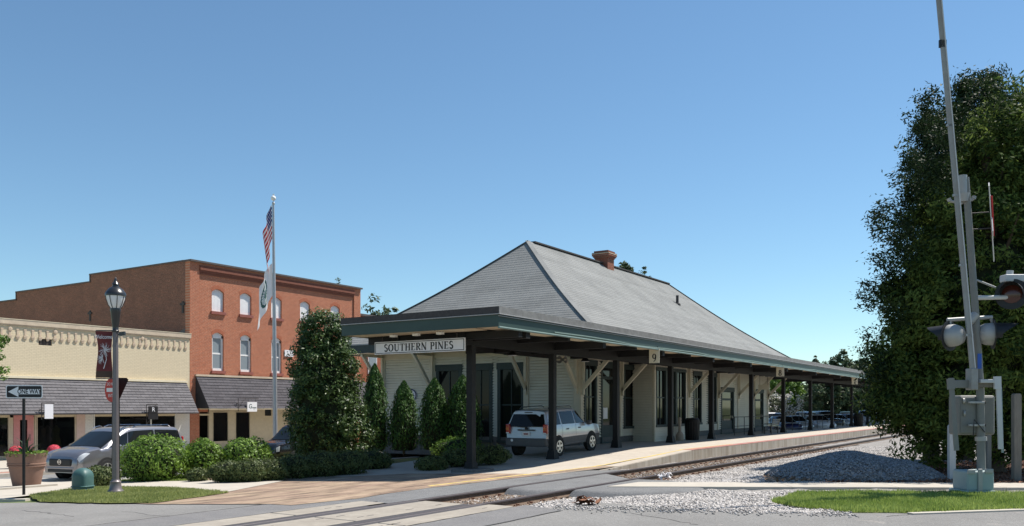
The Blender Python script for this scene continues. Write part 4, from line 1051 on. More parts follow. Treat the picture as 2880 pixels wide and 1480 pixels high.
# vent pipe on the roof slope
best = min((abs(HYP - FPX*(4.88+(RZ-4.88)*t - .225*math.sin(math.pi*t) - EYE)/dep(XonY(1905, ey0+(RY-ey0)*t), ey0+(RY-ey0)*t) - 855), t) for t in [i/100 for i in range(1, 99)])[1]
vy = ey0+(RY-ey0)*best; vx = XonY(1905, vy); vz = 4.88+(RZ-4.88)*best - .225*math.sin(math.pi*best)
MB().lathe([(.2,-.1),(.2,.02),(.09,.06),(.085,.55),(.06,.55),(.06,.5)], 12, (vx, vy, vz)).build('vent_pipe', 'roof_edge', roof)

# ================================================================== canopy
YC0, YC1, XC0, XC1 = 13.1, 19.0, 19.55, 112
cn = thing('station_canopy', 'long flat platform canopy with dark green fascia on black posts', 'canopy', (XC0, 15.2, 0))
segs = [(XC0, XE-OV-.12, YC0, YC1), (XE-OV-.12, XF+OV+.3, YC0, YW-.1), (XF+OV+.3, XC1, YC0, YC1)]
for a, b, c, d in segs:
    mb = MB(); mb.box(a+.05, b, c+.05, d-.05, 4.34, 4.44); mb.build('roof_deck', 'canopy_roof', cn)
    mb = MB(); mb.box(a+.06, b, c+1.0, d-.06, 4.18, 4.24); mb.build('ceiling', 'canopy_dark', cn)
# outer soffit boards, stained cream
x = XC0+.06; i = 0
while x < 110:
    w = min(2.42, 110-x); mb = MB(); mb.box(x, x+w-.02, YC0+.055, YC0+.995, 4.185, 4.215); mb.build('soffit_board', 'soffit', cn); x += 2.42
mb = MB(); mb.box(XC0+.055, XC0+.9, YC0+1.0, YC1-.06, 4.16, 4.178); mb.build('soffit_board', 'soffit', cn)
def edge(x0, x1, y0, y1, z0, z1, m, nm): 
    mb = MB(); mb.box(x0, x1, y0, y1, z0, z1); return mb.build(nm, m, cn)
edge(XC0, XC1, YC0, YC0+.05, 4.15, 4.48, 'fascia_green', 'fascia'); edge(XC0, XC0+.05, YC0+.05, YC1, 4.15, 4.48, 'fascia_green', 'fascia'); edge(XC0+.05, segs[0][1], YC1-.05, YC1, 4.15, 4.48, 'fascia_green', 'fascia')
edge(XC0-.04, XC1, YC0-.04, YC0+.2, 4.51, 4.70, 'roof_edge', 'gravel_stop'); edge(XC0-.04, XC0+.2, YC0+.2, YC1, 4.51, 4.70, 'roof_edge', 'gravel_stop'); edge(XC0+.2, segs[0][1], YC1-.2, YC1+.04, 4.51, 4.70, 'roof_edge', 'gravel_stop')
edge(XC0-.05, XC1, YC0-.055, YC0-.041, 4.508, 4.70, 'canopy_roof', 'gravel_stop_sunlit')  # paler copy of the gravel stop on its sunny side; sunlight put into the colour
edge(XC0-.06, XC1, YC0-.07, YC0+.1, 4.484, 4.504, 'drip_edge', 'drip_edge'); edge(XC0-.06, XC0+.1, YC0+.1, YC1, 4.484, 4.504, 'drip_edge', 'drip_edge')
edge(XC0-.02, XC1, YC0-.05, YC0-.002, 4.435, 4.448, 'drip_edge', 'drip_edge')
mb = MB(); mb.tube([(XC0-.05, YC0-.04, 4.125), (XC1, YC0-.04, 4.125)], .032, 8); mb.build('conduit', 'gutter_light', cn)
mb = MB(); pts = [(XC0+3+i*2.0, YC0-.035, 4.2+(.02*math.sin(i*1.3))-.035*(i % 4 == 3)) for i in range(44)]; mb.tube(pts, .02, 6); mb.build('cable', 'gutter_light', cn)
PPX = [1325, 1554, 1733, 1886, 2001, 2113, 2203, 2279, 2340, 2395, 2440]
PXX = [XonY(p, 15.2) for p in PPX]
while PXX[-1] < 105: PXX.append(PXX[-1]+6.9)
edge(20.62, XC1-.1, 15.05, 15.35, 3.80, 4.176, 'canopy_dark', 'beam'); edge(20.62, segs[0][1], 17.6, 17.8, 3.92, 4.176, 'canopy_dark', 'beam')
for i, x in enumerate(PXX):
    yb = YC1-.1 if (x < 30 or x > 62) else YW-.15
    edge(x-.11, x+.11, YC0+.06, yb, 3.93, 4.172, 'canopy_dark', 'cross_beam')
    zb = max(zp(x), zgen(15.2)) if x > 16 else 0
    p = MB(); p.box(x-.105, x+.105, 15.095, 15.305, zb+.35, 3.8); p.build('post', 'canopy_dark', cn)
    p = MB(); w0, w1 = .19, .125; z0, z1 = zb-.02, zb+.36
    p.add([(x-w0,15.2-w0,z0),(x+w0,15.2-w0,z0),(x+w0,15.2+w0,z0),(x-w0,15.2+w0,z0),(x-w1,15.2-w1,z1),(x+w1,15.2-w1,z1),(x+w1,15.2+w1,z1),(x-w1,15.2+w1,z1)], [(3,2,1,0),(4,5,6,7),(0,1,5,4),(1,2,6,5),(2,3,7,6),(3,0,4,7)]); p.build('post_base', 'canopy_dark', cn)
    if i+1 < len(PXX):
        xm = (x+PXX[i+1])/2; edge(xm-.07, xm+.07, YC0+.06, yb, 4.02, 4.171, 'canopy_dark', 'joist')
edge(20.66, 20.86, YC0+.06, YC1-.1, 3.94, 4.155, 'canopy_dark', 'joist')
x = PXX[0]; zb = zgen(15.2)
p = MB(); p.box(x-.45, x+.62, 14.75, 15.65, zb-.2, zb+.16); o = p.build('pier', 'concrete_pier', cn); md = o.modifiers.new('bevel', 'BEVEL'); md.width = .04; md.segments = 2
cn.location.z -= .055
# pendant lamps
def pend(px, Y, py, which):
    x = XonY(px, Y); z = zat(py, x, Y); s = thing('pendant_lamp', 'black dished pendant lamp under the canopy, ' + which, 'lamp', (x, Y, z), group='pendant lamps under the canopy')
    MB().lathe([(.19,0),(.18,.02),(.12,.10),(.06,.14),(.05,.2),(.0,.21)], 16, (0,0,0)).build('shade', 'black_paint', s, True, world=False)
    MB().lathe([(0,-.01),(.16,-.012),(.17,.004),(0,.006)], 14, (0,0,0)).build('bulb_glass', 'lamp_glass', s, world=False)
    MB().tube([(0,0,.2),(0,0,max(.3, 4.18-z))], .012, 6).build('stem', 'black_paint', s, world=False)
pend(1440, 16.4, 1000, 'left of the second post'); pend(1646, 16.4, 1017, 'between the second and third posts'); pend(1955, 16.2, 1037, 'beside the bay window'); pend(2056, 16.4, 1051, 'above the far station door'); pend(2160, 16.4, 1060, 'by the far corner of the station')
# horn loudspeakers
for px, dn, lb in ((1573, -.3, 'grey round loudspeaker on the station wall, left of a pair'), (1590, .1, 'grey round loudspeaker on the station wall, right of a pair')):
    Y = 17.0; x = XonY(px, Y); z = zat(1012, x, Y); s = thing('loudspeaker', lb, 'loudspeaker', (x, Y, z), group='loudspeakers under the canopy')
    MB().lathe([(.05,.16),(.07,.06),(.14,0),(.15,-.01),(.13,-.01),(.03,.08)], 16, (0,0,0), axis='x' if dn < 0 else 'y').build('horn', 'canopy_roof', s, True, world=False)
    MB().box(-.03,.03,-.03,.35,-.03,.03).build('mount', 'siding_trim', s, world=False)
# ================================================================== lettering with serifs
def arc(cx, cy, rx, ry, a0, a1, n=14): return [(cx+rx*math.cos(R(a0+(a1-a0)*i/n)), cy+ry*math.sin(R(a0+(a1-a0)*i/n))) for i in range(n+1)]
def wv(n, thin, thick, f=lambda t: abs(math.sin(math.pi*t))): return [thin+(thick-thin)*f(i/n) for i in range(n+1)]
TK, TN, SR = .19, .07, .06
def glyph(mb, ch, o, u, v, w):
    def st(p, wd): mb.strip(p, wd, o, u, v, w)
    def stem(x, z0=0, z1=1, t=TK, bot=True, top=True):
        st([(x, z0), (x, z1)], t)
        if bot: st([(x-t/2-.08, z0+SR/2), (x+t/2+.08, z0+SR/2)], SR)
        if top: st([(x-t/2-.08, z1-SR/2), (x+t/2+.08, z1-SR/2)], SR)
    if ch == 'I': stem(.18); return .36
    if ch == 'H': stem(.18); stem(.72); st([(.18,.5),(.72,.5)], TN); return .90
    if ch == 'N': stem(.14, t=TN, bot=True); stem(.76, 0, 1, TN, False); st([(.12,1),(.76,0)], TK); return .90
    if ch == 'T': stem(.4, top=False); st([(.02,.975),(.78,.975)], SR); st([(.04,1),(.04,.78)], TN); st([(.76,1),(.76,.78)], TN); return .80
    if ch == 'E': stem(.18); st([(.1,.975),(.62,.975)], SR); st([(.1,.025),(.66,.025)], SR); st([(.18,.52),(.52,.52)], TN); st([(.61,1),(.61,.8)], TN); st([(.65,0),(.65,.22)], TN); st([(.51,.42),(.51,.62)], TN); return .72
    if ch == 'U': stem(.18, .3, 1, bot=False); stem(.74, .3, 1, TN, False); st(arc(.46,.32,.28,.30,180,360), [TK-(TK-TN)*i/14 for i in range(15)]); return .90
    if ch == 'O': st(arc(.44,.5,.36,.48,90,450,28), [TN+(TK*1.1-TN)*abs(math.sin(2*math.pi*i/28)) for i in range(29)]); return .90
    if ch == 'P' or ch == 'R':
        stem(.18); st([(.18,.975),(.36,.975)], TN); st([(.18,.48),(.36,.48)], TN); st(arc(.36,.727,.26,.25,90,-90), wv(14, TN, TK))
        if ch == 'R': st([(.34,.5),(.58,.18),(.74,.02)], [TN, TK, TK*.8]); return .78
        return .68
    if ch == 'S': st(arc(.32,.745,.21,.23,30,270,14), wv(14, TN, TK)) ; st(arc(.32,.26,.23,.235,90,-150,14), wv(14, TK*.9, TK)); st([(.50,.96),(.50,.80)], TN); st([(.10,.04),(.10,.20)], TN); return .62
    if ch == '9': st(arc(.3,.68,.2,.29,0,360,24), [TN+(TK-TN)*abs(math.cos(2*math.pi*i/24)) for i in range(25)]); st([(.5,.68),(.49,.4),(.40,.15),(.2,.0)], [TK, TK*.9, TK*.6, TN]); return .6
    if ch == '8': st(arc(.3,.74,.17,.23,0,360,24), [TN+(TK-TN)*abs(math.cos(2*math.pi*i/24)) for i in range(25)]); st(arc(.3,.25,.21,.25,0,360,24), [TN+(TK-TN)*abs(math.cos(2*math.pi*i/24)) for i in range(25)]); return .6
    if ch == '7': st([(.06,.95),(.54,.95)], .1); st([(.08,1),(.08,.76)], TN); st([(.52,.95),(.3,.45),(.22,0)], [TN, TK*.8, TK]); return .6
    return .38
def serif(root, s, size, m, o, u, v, w, sx=1.0, gap=.10):
    tot = 0; tmp = MB()
    for ch in s: tot += glyph(tmp, ch, (0,0,0), (1,0,0), (0,0,1), (0,.01,0)) + gap
    x = -tot/2
    for ch in s:
        mb = MB(); wd = glyph(mb, ch, Vector(o)+Vector(u)*(x*size*sx), Vector(u)*size*sx, Vector(v)*size, Vector(w))
        if mb.v: mb.build('letter', m, root)
        x += wd+gap
    return tot*size*sx

# station name board
SX = 20.4; sy0, sy1, sz0, sz1 = YonX(1307, SX), YonX(1054, SX), 3.535, 3.925
sg = thing('station_name_sign', 'white SOUTHERN PINES name board hanging under the canopy end', 'sign', (SX, (sy0+sy1)/2, sz0))
mb = MB(); mb.box(SX, SX+.05, sy0, sy1, sz0, sz1); mb.build('board', 'sign_grey', sg)
mb = MB(); e = .025; q = .02
for (a, b, c, d) in ((sy0+e, sy1-e, sz0+e, sz0+e+q), (sy0+e, sy1-e, sz1-e-q, sz1-e), (sy0+e, sy0+e+q, sz0+e+q, sz1-e-q), (sy1-e-q, sy1-e, sz0+e+q, sz1-e-q)): mb.box(SX-.004, SX+.01, a, b, c, d)
mb.build('border', 'sign_black', sg)
serif(sg, 'SOUTHERN PINES', .222, 'sign_black', (SX-.001, (sy0+sy1)/2, (sz0+sz1)/2-.111), (0,-1,0), (0,0,1), (-.006,0,0), 1.04, .115)
mb = MB(); mb.tube([(SX+.02, sy1-.3, sz1), (SX+.02, sy1-.3, 4.16)], .015, 6); mb.tube([(SX+.02, sy0+.3, sz1), (SX+.02, sy0+.3, 4.16)], .015, 6); mb.build('hanger', 'iron', sg)
for px, w in ((1107, 'leftmost'), (1171, 'middle'), (1238, 'rightmost')):
    y = YonX(px, 20.05); s = thing('sign_lamp', 'small white box lamp above the station name sign, %s of three' % w, 'lamp', (20.05, y, 4.0))
    m_ = MB(); m_.box(19.98, 20.12, y-.10, y+.10, 4.02, 4.09); m_.build('lamp_box', 'white_paint', s); m_ = MB(); m_.box(20.03, 20.07, y-.02, y+.02, 4.09, 4.16); m_.build('mount', 'iron', s)
# car-stop number boards
for ch, px, w in (('9', 1840, 'nearest'), ('8', 2194, 'middle'), ('7', 2404, 'farthest')):
    Y = YC0+.12; x = XonY(px, Y); s = thing('number_board', '%s cream board along the canopy edge, black number %s on it' % (w, ch), 'sign', (x, Y, 3.55))
    mb = MB(); mb.box(x, x+.02, Y-.21, Y+.21, 3.56, 4.12); mb.build('board', 'sign_cream', s)
    serif(s, ch, .30, 'sign_black', (x-.001, Y, 3.61), (0,-1,0), (0,0,1), (-.005,0,0), .95, 0)
    mb = MB(); mb.box(x, x+.03, Y-.15, Y-.11, 4.12, 4.19); mb.box(x, x+.03, Y+.11, Y+.15, 4.12, 4.19); mb.build('hanger', 'iron', s)
# small hanging notice at far door
Y = 16.2; x = XonY(2148, Y); s = thing('hanging_notice', 'small pale rectangular notice hung on rods by the far station door', 'sign', (x, Y, 2.7))
mb = MB(); mb.box(x-.02, x+.02, Y-.34, Y+.34, zat(1096, x, Y), zat(1082, x, Y)); mb.build('board', 'sign_cream', s)
mb = MB(); mb.tube([(x, Y-.25, zat(1082, x, Y)), (x, Y-.25, 4.1)], .012, 5); mb.build('rod', 'iron', s); mb = MB(); mb.tube([(x, Y+.25, zat(1082, x, Y)), (x, Y+.25, 4.1)], .012, 5); mb.build('rod', 'iron', s)

# ================================================================== platform furniture
def bin_(px, py, w, h, lab):
    p = G(px, py, .25); s = thing('litter_bin', lab, 'bin', (p.x, p.y, .254))
    MB().lathe([(w*.44,0),(w*.46,.02),(w*.5,h*.82),(w*.52,h*.83),(w*.52,h*.9),(w*.45,h*.9)], 18, (0,0,0)).build('body', 'canopy_dark', s, True, world=False)
    MB().lathe([(w*.46,h*.9),(w*.5,h*.93),(w*.42,h),(w*.2,h),(w*.18,h*.95)], 18, (0,0,0)).build('lid', 'black_paint', s, True, world=False)
    for i in range(18):
        a = 2*math.pi*i/18; q = MB(); q.beam((w*.47*math.cos(a), w*.47*math.sin(a), .03), (w*.515*math.cos(a), w*.515*math.sin(a), h*.82), .03, .02); q.build('slat', 'black_paint', s, world=False)
bin_(1947, 1238, .70, 1.08, 'round black slatted litter bin beside the bay window')
bin_(2414, 1199, .75, 1.1, 'distant black litter bin far along the platform')
p = G(1912, 1240, .25); s = thing('ash_receptacle', 'tan bottle-shaped cigarette receptacle left of the litter bin', 'ash bin', (p.x, p.y, .254))
MB().lathe([(.19,0),(.2,.03),(.19,.28),(.13,.38),(.075,.45),(.07,1.0),(.075,1.08),(.05,1.13),(0,1.14)], 18, (0,0,0)).build('body', 'ash_can', s, True, world=False)
MB().lathe([(0,-.075),(.03,-.08),(.03,-.07),(0,-.07)], 10, (0,0,.98), axis='y').build('opening', 'black_paint', s, world=False)
# railing
rl = thing('platform_railing', 'thin black metal railing along the far platform', 'railing', (47.9, 15.9, .25))
def rbar(p, q, r, nm): MB().tube([p, q], r, 6).build(nm, 'black_paint', rl)
rbar((47.9, 15.9, 1.30), (84, 15.9, 1.30), .022, 'top_rail'); rbar((47.9, 15.9, .78), (84, 15.9, .78), .016, 'lower_rail'); rbar((47.9, 15.9, .40), (84, 15.9, .40), .016, 'lower_rail')
x = 47.9
while x <= 84: rbar((x, 15.9, .25), (x, 15.9, 1.30), .02, 'post'); x += 1.75
# bench
p = G(2168, 1220, .25); bn = thing('platform_bench', 'dark metal slatted bench on the far platform beside the railing', 'bench', (p.x, p.y, .254), R(180))
for i in range(4): q = MB(); q.box(-.8,.8,-.22+i*.115,-.12+i*.115,.42,.45); q.build('seat_slat', 'black_paint', bn, world=False)
for i in range(4): q = MB(); z = .52+i*.1; q.box(-.8,.8,.24+i*.03,.27+i*.03,z,z+.07); q.build('back_slat', 'black_paint', bn, world=False)
for sx in (-.7,.7):
    for yy, zt in ((-.18,.42),(.22,.42)): q = MB(); q.box(sx-.025,sx+.025,yy-.025,yy+.025,0,zt); q.build('leg', 'black_paint', bn, world=False)
    q = MB(); q.beam((sx,.22,.42),(sx,.36,.95),.04,.04); q.build('back_support', 'black_paint', bn, world=False)
    q = MB(); q.box(sx-.03,sx+.03,-.2,.28,.62,.65); q.build('armrest', 'black_paint', bn, world=False)
# ================================================================== street furniture at left
RV = Vector((SF, -CF, 0)); VV = Vector((0,0,1)); FV = Vector((CF, SF, 0))   # image right, up, away
def local(o, parent): o.parent = parent; return o
# ---- one way sign
b = GP(67, 1393); zb = b.z; D = dep(b.x, b.y); s_ = FPX/D
zc = EYE + (HYP-1102)/s_
ow = thing('one_way_sign', 'black and white ONE WAY arrow sign on a slim dark post', 'sign', b)
top = zc - zb
def loc_obj(mb, nm, m, root, smooth=False): return mb.build(nm, m, root, smooth, world=False)
loc_obj(MB().tube([(0,0,-.1),(0,0,top+.12)], .038, 8), 'post', 'canopy_dark', ow)
w, h = 103/s_, 37/s_
ou = RV; off = RV*(4/s_) - FV*.05
def plate(root, poly, nm, m, d0, d1, org): mb = MB(); mb.prism(poly, Vector(org)-FV*d0, RV, VV, -FV*(d1-d0)); return loc_obj(mb, nm, m, root)
def rrect(w, h, r, n=4):
    P = []
    for cx, cy, a in ((w/2-r, h/2-r, 0), (-w/2+r, h/2-r, 90), (-w/2+r, -h/2+r, 180), (w/2-r, -h/2+r, 270)):
        P += [(cx+r*math.cos(R(a+90*i/n)), cy+r*math.sin(R(a+90*i/n))) for i in range(n+1)]
    return P
org = Vector((0,0,top)) + RV*(4/s_) - FV*.045
plate(ow, rrect(w, h, .05), 'rim', 'sign_white', 0, .004, org)
plate(ow, rrect(w-.05, h-.05, .035), 'face', 'sign_black', .004, .007, org)
hw = w/2-.06
plate(ow, [(-hw, 0), (-hw+.27, h*.40), (-hw+.27, h*.19), (hw, h*.19), (hw, -h*.19), (-hw+.27, -h*.19), (-hw+.27, -h*.40)], 'arrow', 'sign_white', .007, .010, org)
t = text_obj('lettering', 'ONE WAY', .165, 'sign_black', frame_m(org + RV*.135 - FV*.0105, RV, VV), None, .001, .80, bold=.004); t.parent = ow
for dz in (h*.44, -h*.44): loc_obj(MB().lathe([(0,-.012),(.014,-.01),(.016,0)], 8, tuple(org - FV*.008 + VV*dz), axis='y'), 'bolt', 'chrome', ow)

# ---- street lamp with banner
b = GP(325, 1388); D = dep(b.x, b.y); s_ = FPX/D
lm = thing('street_lamp', 'fluted purple-grey street lamp post with black lantern and white globe', 'street lamp', b)
def zl(py): return EYE + (HYP-py)/s_ - b.z
mb = MB(); mb.lathe([(.20,0),(.20,.05),(.185,.08),(.15,.12),(.13,.26),(.135,.30),(.10,.33),(.092,.36)], 16, (0,0,0)); loc_obj(mb, 'base', 'pole_purple', lm, True)
n = 16; prof = []
mb = MB(); zt = zl(935)
for k in range(2):
    for i in range(24):
        a = 2*math.pi*i/24; r = (.080 if k == 0 else .066)*(1 if i % 2 else .9); mb.v.append((r*math.cos(a), r*math.sin(a), .36 if k == 0 else zt))
mb.f = [(i, (i+1) % 24, 24+(i+1) % 24, 24+i) for i in range(24)]; mb.m = [0]*24; loc_obj(mb, 'shaft', 'pole_purple', lm)
z1, z2, z3, z4 = zl(920), zl(868), zl(828), zl(803)
loc_obj(MB().lathe([(.08,zt),(.085,zt+.04),(.07,zt+.06),(.075,z1),(.09,z1+.1),(.115,z2-.12),(.13,z2-.05),(.125,z2)], 14, (0,0,0)), 'collar', 'lamp_black', lm, True)
loc_obj(MB().lathe([(.11,z2),(.16,z2+.08),(.215,z2+.24),(.232,z3-.03),(.23,z3)], 20, (0,0,0)), 'globe', 'lamp_glass', lm, True)
loc_obj(MB().lathe([(.245,z3-.05),(.25,z3),(.235,z3+.04),(.17,z3+.13),(.10,z3+.18),(.075,z3+.19),(.07,z3+.23),(.09,z3+.25),(.06,z3+.30),(.035,z3+.33),(.03,z3+.37),(.01,z3+.43),(0,z3+.44)], 20, (0,0,0)), 'cap', 'lamp_black', lm, True)
for i in range(8):
    a = 2*math.pi*(i+.5)/8; c, s = math.cos(a), math.sin(a)
    loc_obj(MB().tube([(c*.118,s*.118,z2), (c*.172,s*.172,z2+.08), (c*.224,s*.224,z2+.24), (c*.242,s*.242,z3)], .008, 5), 'rib', 'lamp_black', lm)
q = MB(); o0 = RV*.14; q.beam(RV*.06+VV*zl(941), RV*.2+VV*zl(941), .03, .04); q.beam(RV*.12+VV*zl(940)-FV*.04, RV*.26+VV*zl(938)-FV*.04, .08, .09); loc_obj(q, 'outlet_box', 'lamp_black', lm)
# banner
zb1, zb0 = zl(932), zl(1063)
bn = thing('street_banner', 'maroon Welcome banner with white pine needle picture hung on the street lamp', 'banner', b)
x1 = -9/s_; x0 = -55/s_; mb = MB(); N_ = 14
for i in range(N_+1):
    z = zb0 + (zb1-zb0)*i/N_; bow = .05*math.sin(math.pi*i/N_)
    for j in range(5): a = x0+bow + (x1-x0-bow)*j/4; mb.v.append(tuple(RV*a - FV*(.02+.03*math.sin(i*.5+j)) + VV*z))
for i in range(N_):
    for j in range(4): k = i*5+j; mb.f.append((k, k+1, k+6, k+5)); mb.m.append(1 if i < 2 else 0)
loc_obj(mb, 'cloth', ['banner_cloth', 'banner_foot'], bn, True)
for zz in (zb0-.02, zb1+.02): loc_obj(MB().tube([tuple(VV*zz), tuple(RV*x0+VV*zz)], .014, 6), 'rod', 'lamp_black', bn)
t = text_obj('lettering', 'Welcome', .145, 'banner_art', frame_m(RV*((x0+x1)/2+.015) - FV*.075 + VV*(zb1-.15), RV, VV), None, .001, .78); t.parent = bn
rn = random.Random(5); mb = MB(); zc1 = zb0 + (zb1-zb0)*.60
def needle(cx, cz, a, l, w=.006): mb.strip([(cx, cz), (cx+l*math.cos(a)*.7, cz+l*math.sin(a)*.7), (cx+l*math.cos(a+.15), cz+l*math.sin(a+.15))], [w, w*.7, .002], Vector((0,0,0))-FV*.072, RV, VV, -FV*.001)
xm = (x0+x1)/2+.02
for i in range(46): needle(xm+.03, zc1, rn.uniform(0, 6.28), rn.uniform(.1,.19))
for i in range(40): needle(xm-.02, zc1-.22, rn.uniform(1.6, 5.0), rn.uniform(.08,.17))
mb.strip([(xm+.05, zc1-.05), (xm+.07, zc1-.25), (xm+.0, zc1-.48)], [.012,.014,.018], Vector((0,0,0))-FV*.072, RV, VV, -FV*.001)
loc_obj(mb, 'printed_pine', 'banner_art', bn)

# ---- do not enter / yield signs on the far side of the lamp
b2 = PD(318, D+.7); b2.z = zgen(b2.y); s2 = FPX/(D+.7)
dn = thing('do_not_enter_sign', 'round red DO NOT ENTER sign half hidden behind the lamp post', 'sign', b2)
zc = EYE + (HYP-1097)/s2 - b2.z; rr = 34/s2
loc_obj(MB().tube([(.0,.0,-.1),(0,0,zc+rr)], .03, 8), 'post', 'canopy_dark', dn)
DU = RV*.82 - FV*.57; DN = -FV*.82 - RV*.57
org = Vector((0,0,zc)) + DN*.04
def plate(root, poly, nm, m, d0, d1, org): mb = MB(); mb.prism(poly, Vector(org)+DN*d0, DU, VV, DN*(d1-d0)); return loc_obj(mb, nm, m, root)
plate(dn, [(rr*math.cos(a), rr*math.sin(a)) for a in [2*math.pi*i/32 for i in range(32)]], 'disc', 'sign_red', 0, .004, org)
plate(dn, [(-rr*.72,-rr*.16),(rr*.72,-rr*.16),(rr*.72,rr*.16),(-rr*.72,rr*.16)], 'bar', 'sign_white', .004, .007, org)
for tx, dz in (('DO NOT', .48), ('ENTER', -.48)):
    t = text_obj('lettering', tx, rr*.36, 'sign_white', frame_m(org + DN*.006 + VV*rr*dz, DU, VV), None, .001, .9); t.parent = dn
ys = thing('yield_sign_back', 'dark back of a triangular sign behind the red round sign', 'sign', b2 + FV*.25)
w = 58/s2; org = Vector((0,0,zc+rr*.75)) + RV*(2/s2)
mb = MB(); mb.prism([(-w/2,.04),(-w/2+.05,.09),(w/2-.05,.09),(w/2,.04),(.05,-w*.84),(-.05,-w*.84)], org, RV, VV, FV*.01); loc_obj(mb, 'plate_back', 'canopy_dark', ys)
loc_obj(MB().tube([tuple(RV*(2/s2)+FV*.03+VV*-.1), tuple(RV*(2/s2)+FV*.03+VV*(zc+rr*.8))], .028, 8), 'post', 'canopy_dark', ys)

# ---- planter pot
b = GP(75, 1368); D = dep(b.x, b.y); s_ = FPX/D
pt = thing('planter_pot', 'big square-banded terracotta planter with spiky plant behind the ONE WAY post', 'planter', b)
hw0, hw1, hh = 34/s_, 50/s_, 78/s_
loc_obj(MB().lathe([(0,0),(hw0,0),(hw0*1.02,.02),(hw1*.9,hh*.72),(hw1*.97,hh*.73),(hw1*.97,hh*.77),(hw1*.92,hh*.78),(hw1*.98,hh*.80),(hw1*.98,hh*.84),(hw1*.95,hh*.85),(hw1*1.02,hh*1.12),(hw1*1.05,hh*1.2),(hw1*.95,hh*1.2),(hw1*.9,hh*1.1),(0,hh*1.1)], 26, (0,0,0)), 'pot', 'pot', pt, True)
PLANT_POT = (pt, hh*1.12, hw1)
# ---- pink flower ball planters by the shop
for px, py, lab in ((44, 1272, 'pink flower ball planter left of the shop door, behind the big pot'), (152, 1269, 'pink flower ball planter by the dark shop window, in front of the van nose')):
    Y = 34.6; x = XonY(px, Y); zc = zat(py, x, Y); s = thing('flower_ball_planter', lab, 'planter', (x, Y, ZS), group='pink flower ball planters')
    r_ = 17*dep(x, Y)/FPX
    loc_obj(MB().lathe([(0,0),(.22,0),(.23,.03),(.29,.34),(.31,.36),(.31,.41),(.26,.41),(.25,.36),(0,.36)], 18, (0,0,0)), 'pot', 'pink_wall', s, True)
    loc_obj(MB().lathe([(.015,.3),(.015,zc-ZS)], 6, (0,0,0)), 'stem', 'bark', s)
    n = 900; v = rng.normal(0,1,(n,3)); v /= np.linalg.norm(v,axis=1)[:,None]; P = v*r_ + np.array([0,0,zc-ZS])
    t1 = np.cross(v, rng.normal(0,1,(n,3))); t1 /= np.linalg.norm(t1,axis=1)[:,None]; t2 = np.cross(v, t1); sz = .045
    V = np.stack([P-t1*sz, P-t2*sz+v*.02, P+t1*sz, P+t2*sz+v*.02],1).reshape(-1,3)
    o = link('flower_ball', np_mesh('flower_ball', V, np.arange(4*n).reshape(-1,4), 'pink_flower'), s, world=False)
    loc_obj(MB().lathe([(0,-r_*.97),(r_*.5,-r_*.84),(r_*.84,-r_*.5),(r_*.97,0),(r_*.84,r_*.5),(r_*.5,r_*.84),(0,r_*.97)], 14, (0,0,zc-ZS)), 'ball_core', 'pink_flower', s, True)
# ---- green utility pedestal
b = GP(233, 1381); D = dep(b.x, b.y); s_ = FPX/D; w = 26/s_; h = 65/s_
pd = thing('utility_pedestal', 'dark green utility pedestal with rounded dome top on the grass', 'utility box', b)
def sect(r, z, n=28):
    out = []
    for i in range(n):
        a = 2*math.pi*i/n; c, s = math.cos(a), math.sin(a); e = .62; out.append((r*math.copysign(abs(c)**e, c), r*math.copysign(abs(s)**e, s), z))
    return out
mb = MB(); levels = [(w*1.0,-.05),(w*1.02,.0),(w*1.02,.05),(w*.95,.06),(w*.93,h*.18),(w*1.03,h*.19),(w*1.03,h*.22),(w*.95,h*.24)] + [(w*.94*math.cos(t), h*.62 + h*.38*math.sin(t)) for t in [R(10*i) for i in range(0, 9)]] + [(w*.02, h)]
for r, z in levels: mb.v += sect(r, z)
for i in range(len(levels)-1):
    for k in range(28): mb.f.append((i*28+k, i*28+(k+1) % 28, (i+1)*28+(k+1) % 28, (i+1)*28+k)); mb.m.append(0)
o = loc_obj(mb, 'housing', 'pedestal_green', pd, True); o.rotation_euler = (0, 0, R(20))
# ---- flagpole and flags
b = GP(775, 1299); D = dep(b.x, b.y); s_ = FPX/D
fp = thing('flagpole', 'tall silver flagpole with ball finial behind the clipped hedge', 'flagpole', b)
ht = EYE + (HYP-572)/s_ - b.z
lean = Vector((-6/s_*RV.x, -6/s_*RV.y, 0))
loc_obj(MB().tube([(0,0,-.1), tuple(lean*.5+VV*ht*.5), tuple(lean+VV*ht)], [.105,.085,.045], 16), 'pole', 'metal_grey', fp, True)
loc_obj(MB().lathe([(.13,0),(.13,.06),(.11,.08)], 16, (0,0,0)), 'collar', 'metal_grey', fp)
rb = 7/s_; loc_obj(MB().lathe([(.012,-.13),(.012,-rb)] + [(max(.002, rb*math.cos(R(t))), rb*math.sin(R(t))) for t in range(-80, 91, 17)], 16, tuple(lean+VV*(ht+rb+.12))), 'ball_finial', 'white_paint', fp, True)
q = MB(); c_ = lean+VV*(ht+2*rb+.16); q.beam(c_-RV*.05, c_+RV*.05, .03, .03); q.beam(c_-VV*.04, c_+VV*.05+RV*.02, .025, .025); loc_obj(q, 'eagle', 'white_paint', fp)
loc_obj(MB().lathe([(.06,-.06),(.07,0),(.05,.05),(.03,.08)], 10, tuple(lean+VV*ht)), 'truck', 'metal_grey', fp)
loc_obj(MB().tube([tuple(-RV*.12+VV*1.0), tuple(-RV*.1+lean*.5+VV*ht*.5), tuple(lean-RV*.06+VV*ht)], .006, 4), 'halyard', 'white_paint', fp)
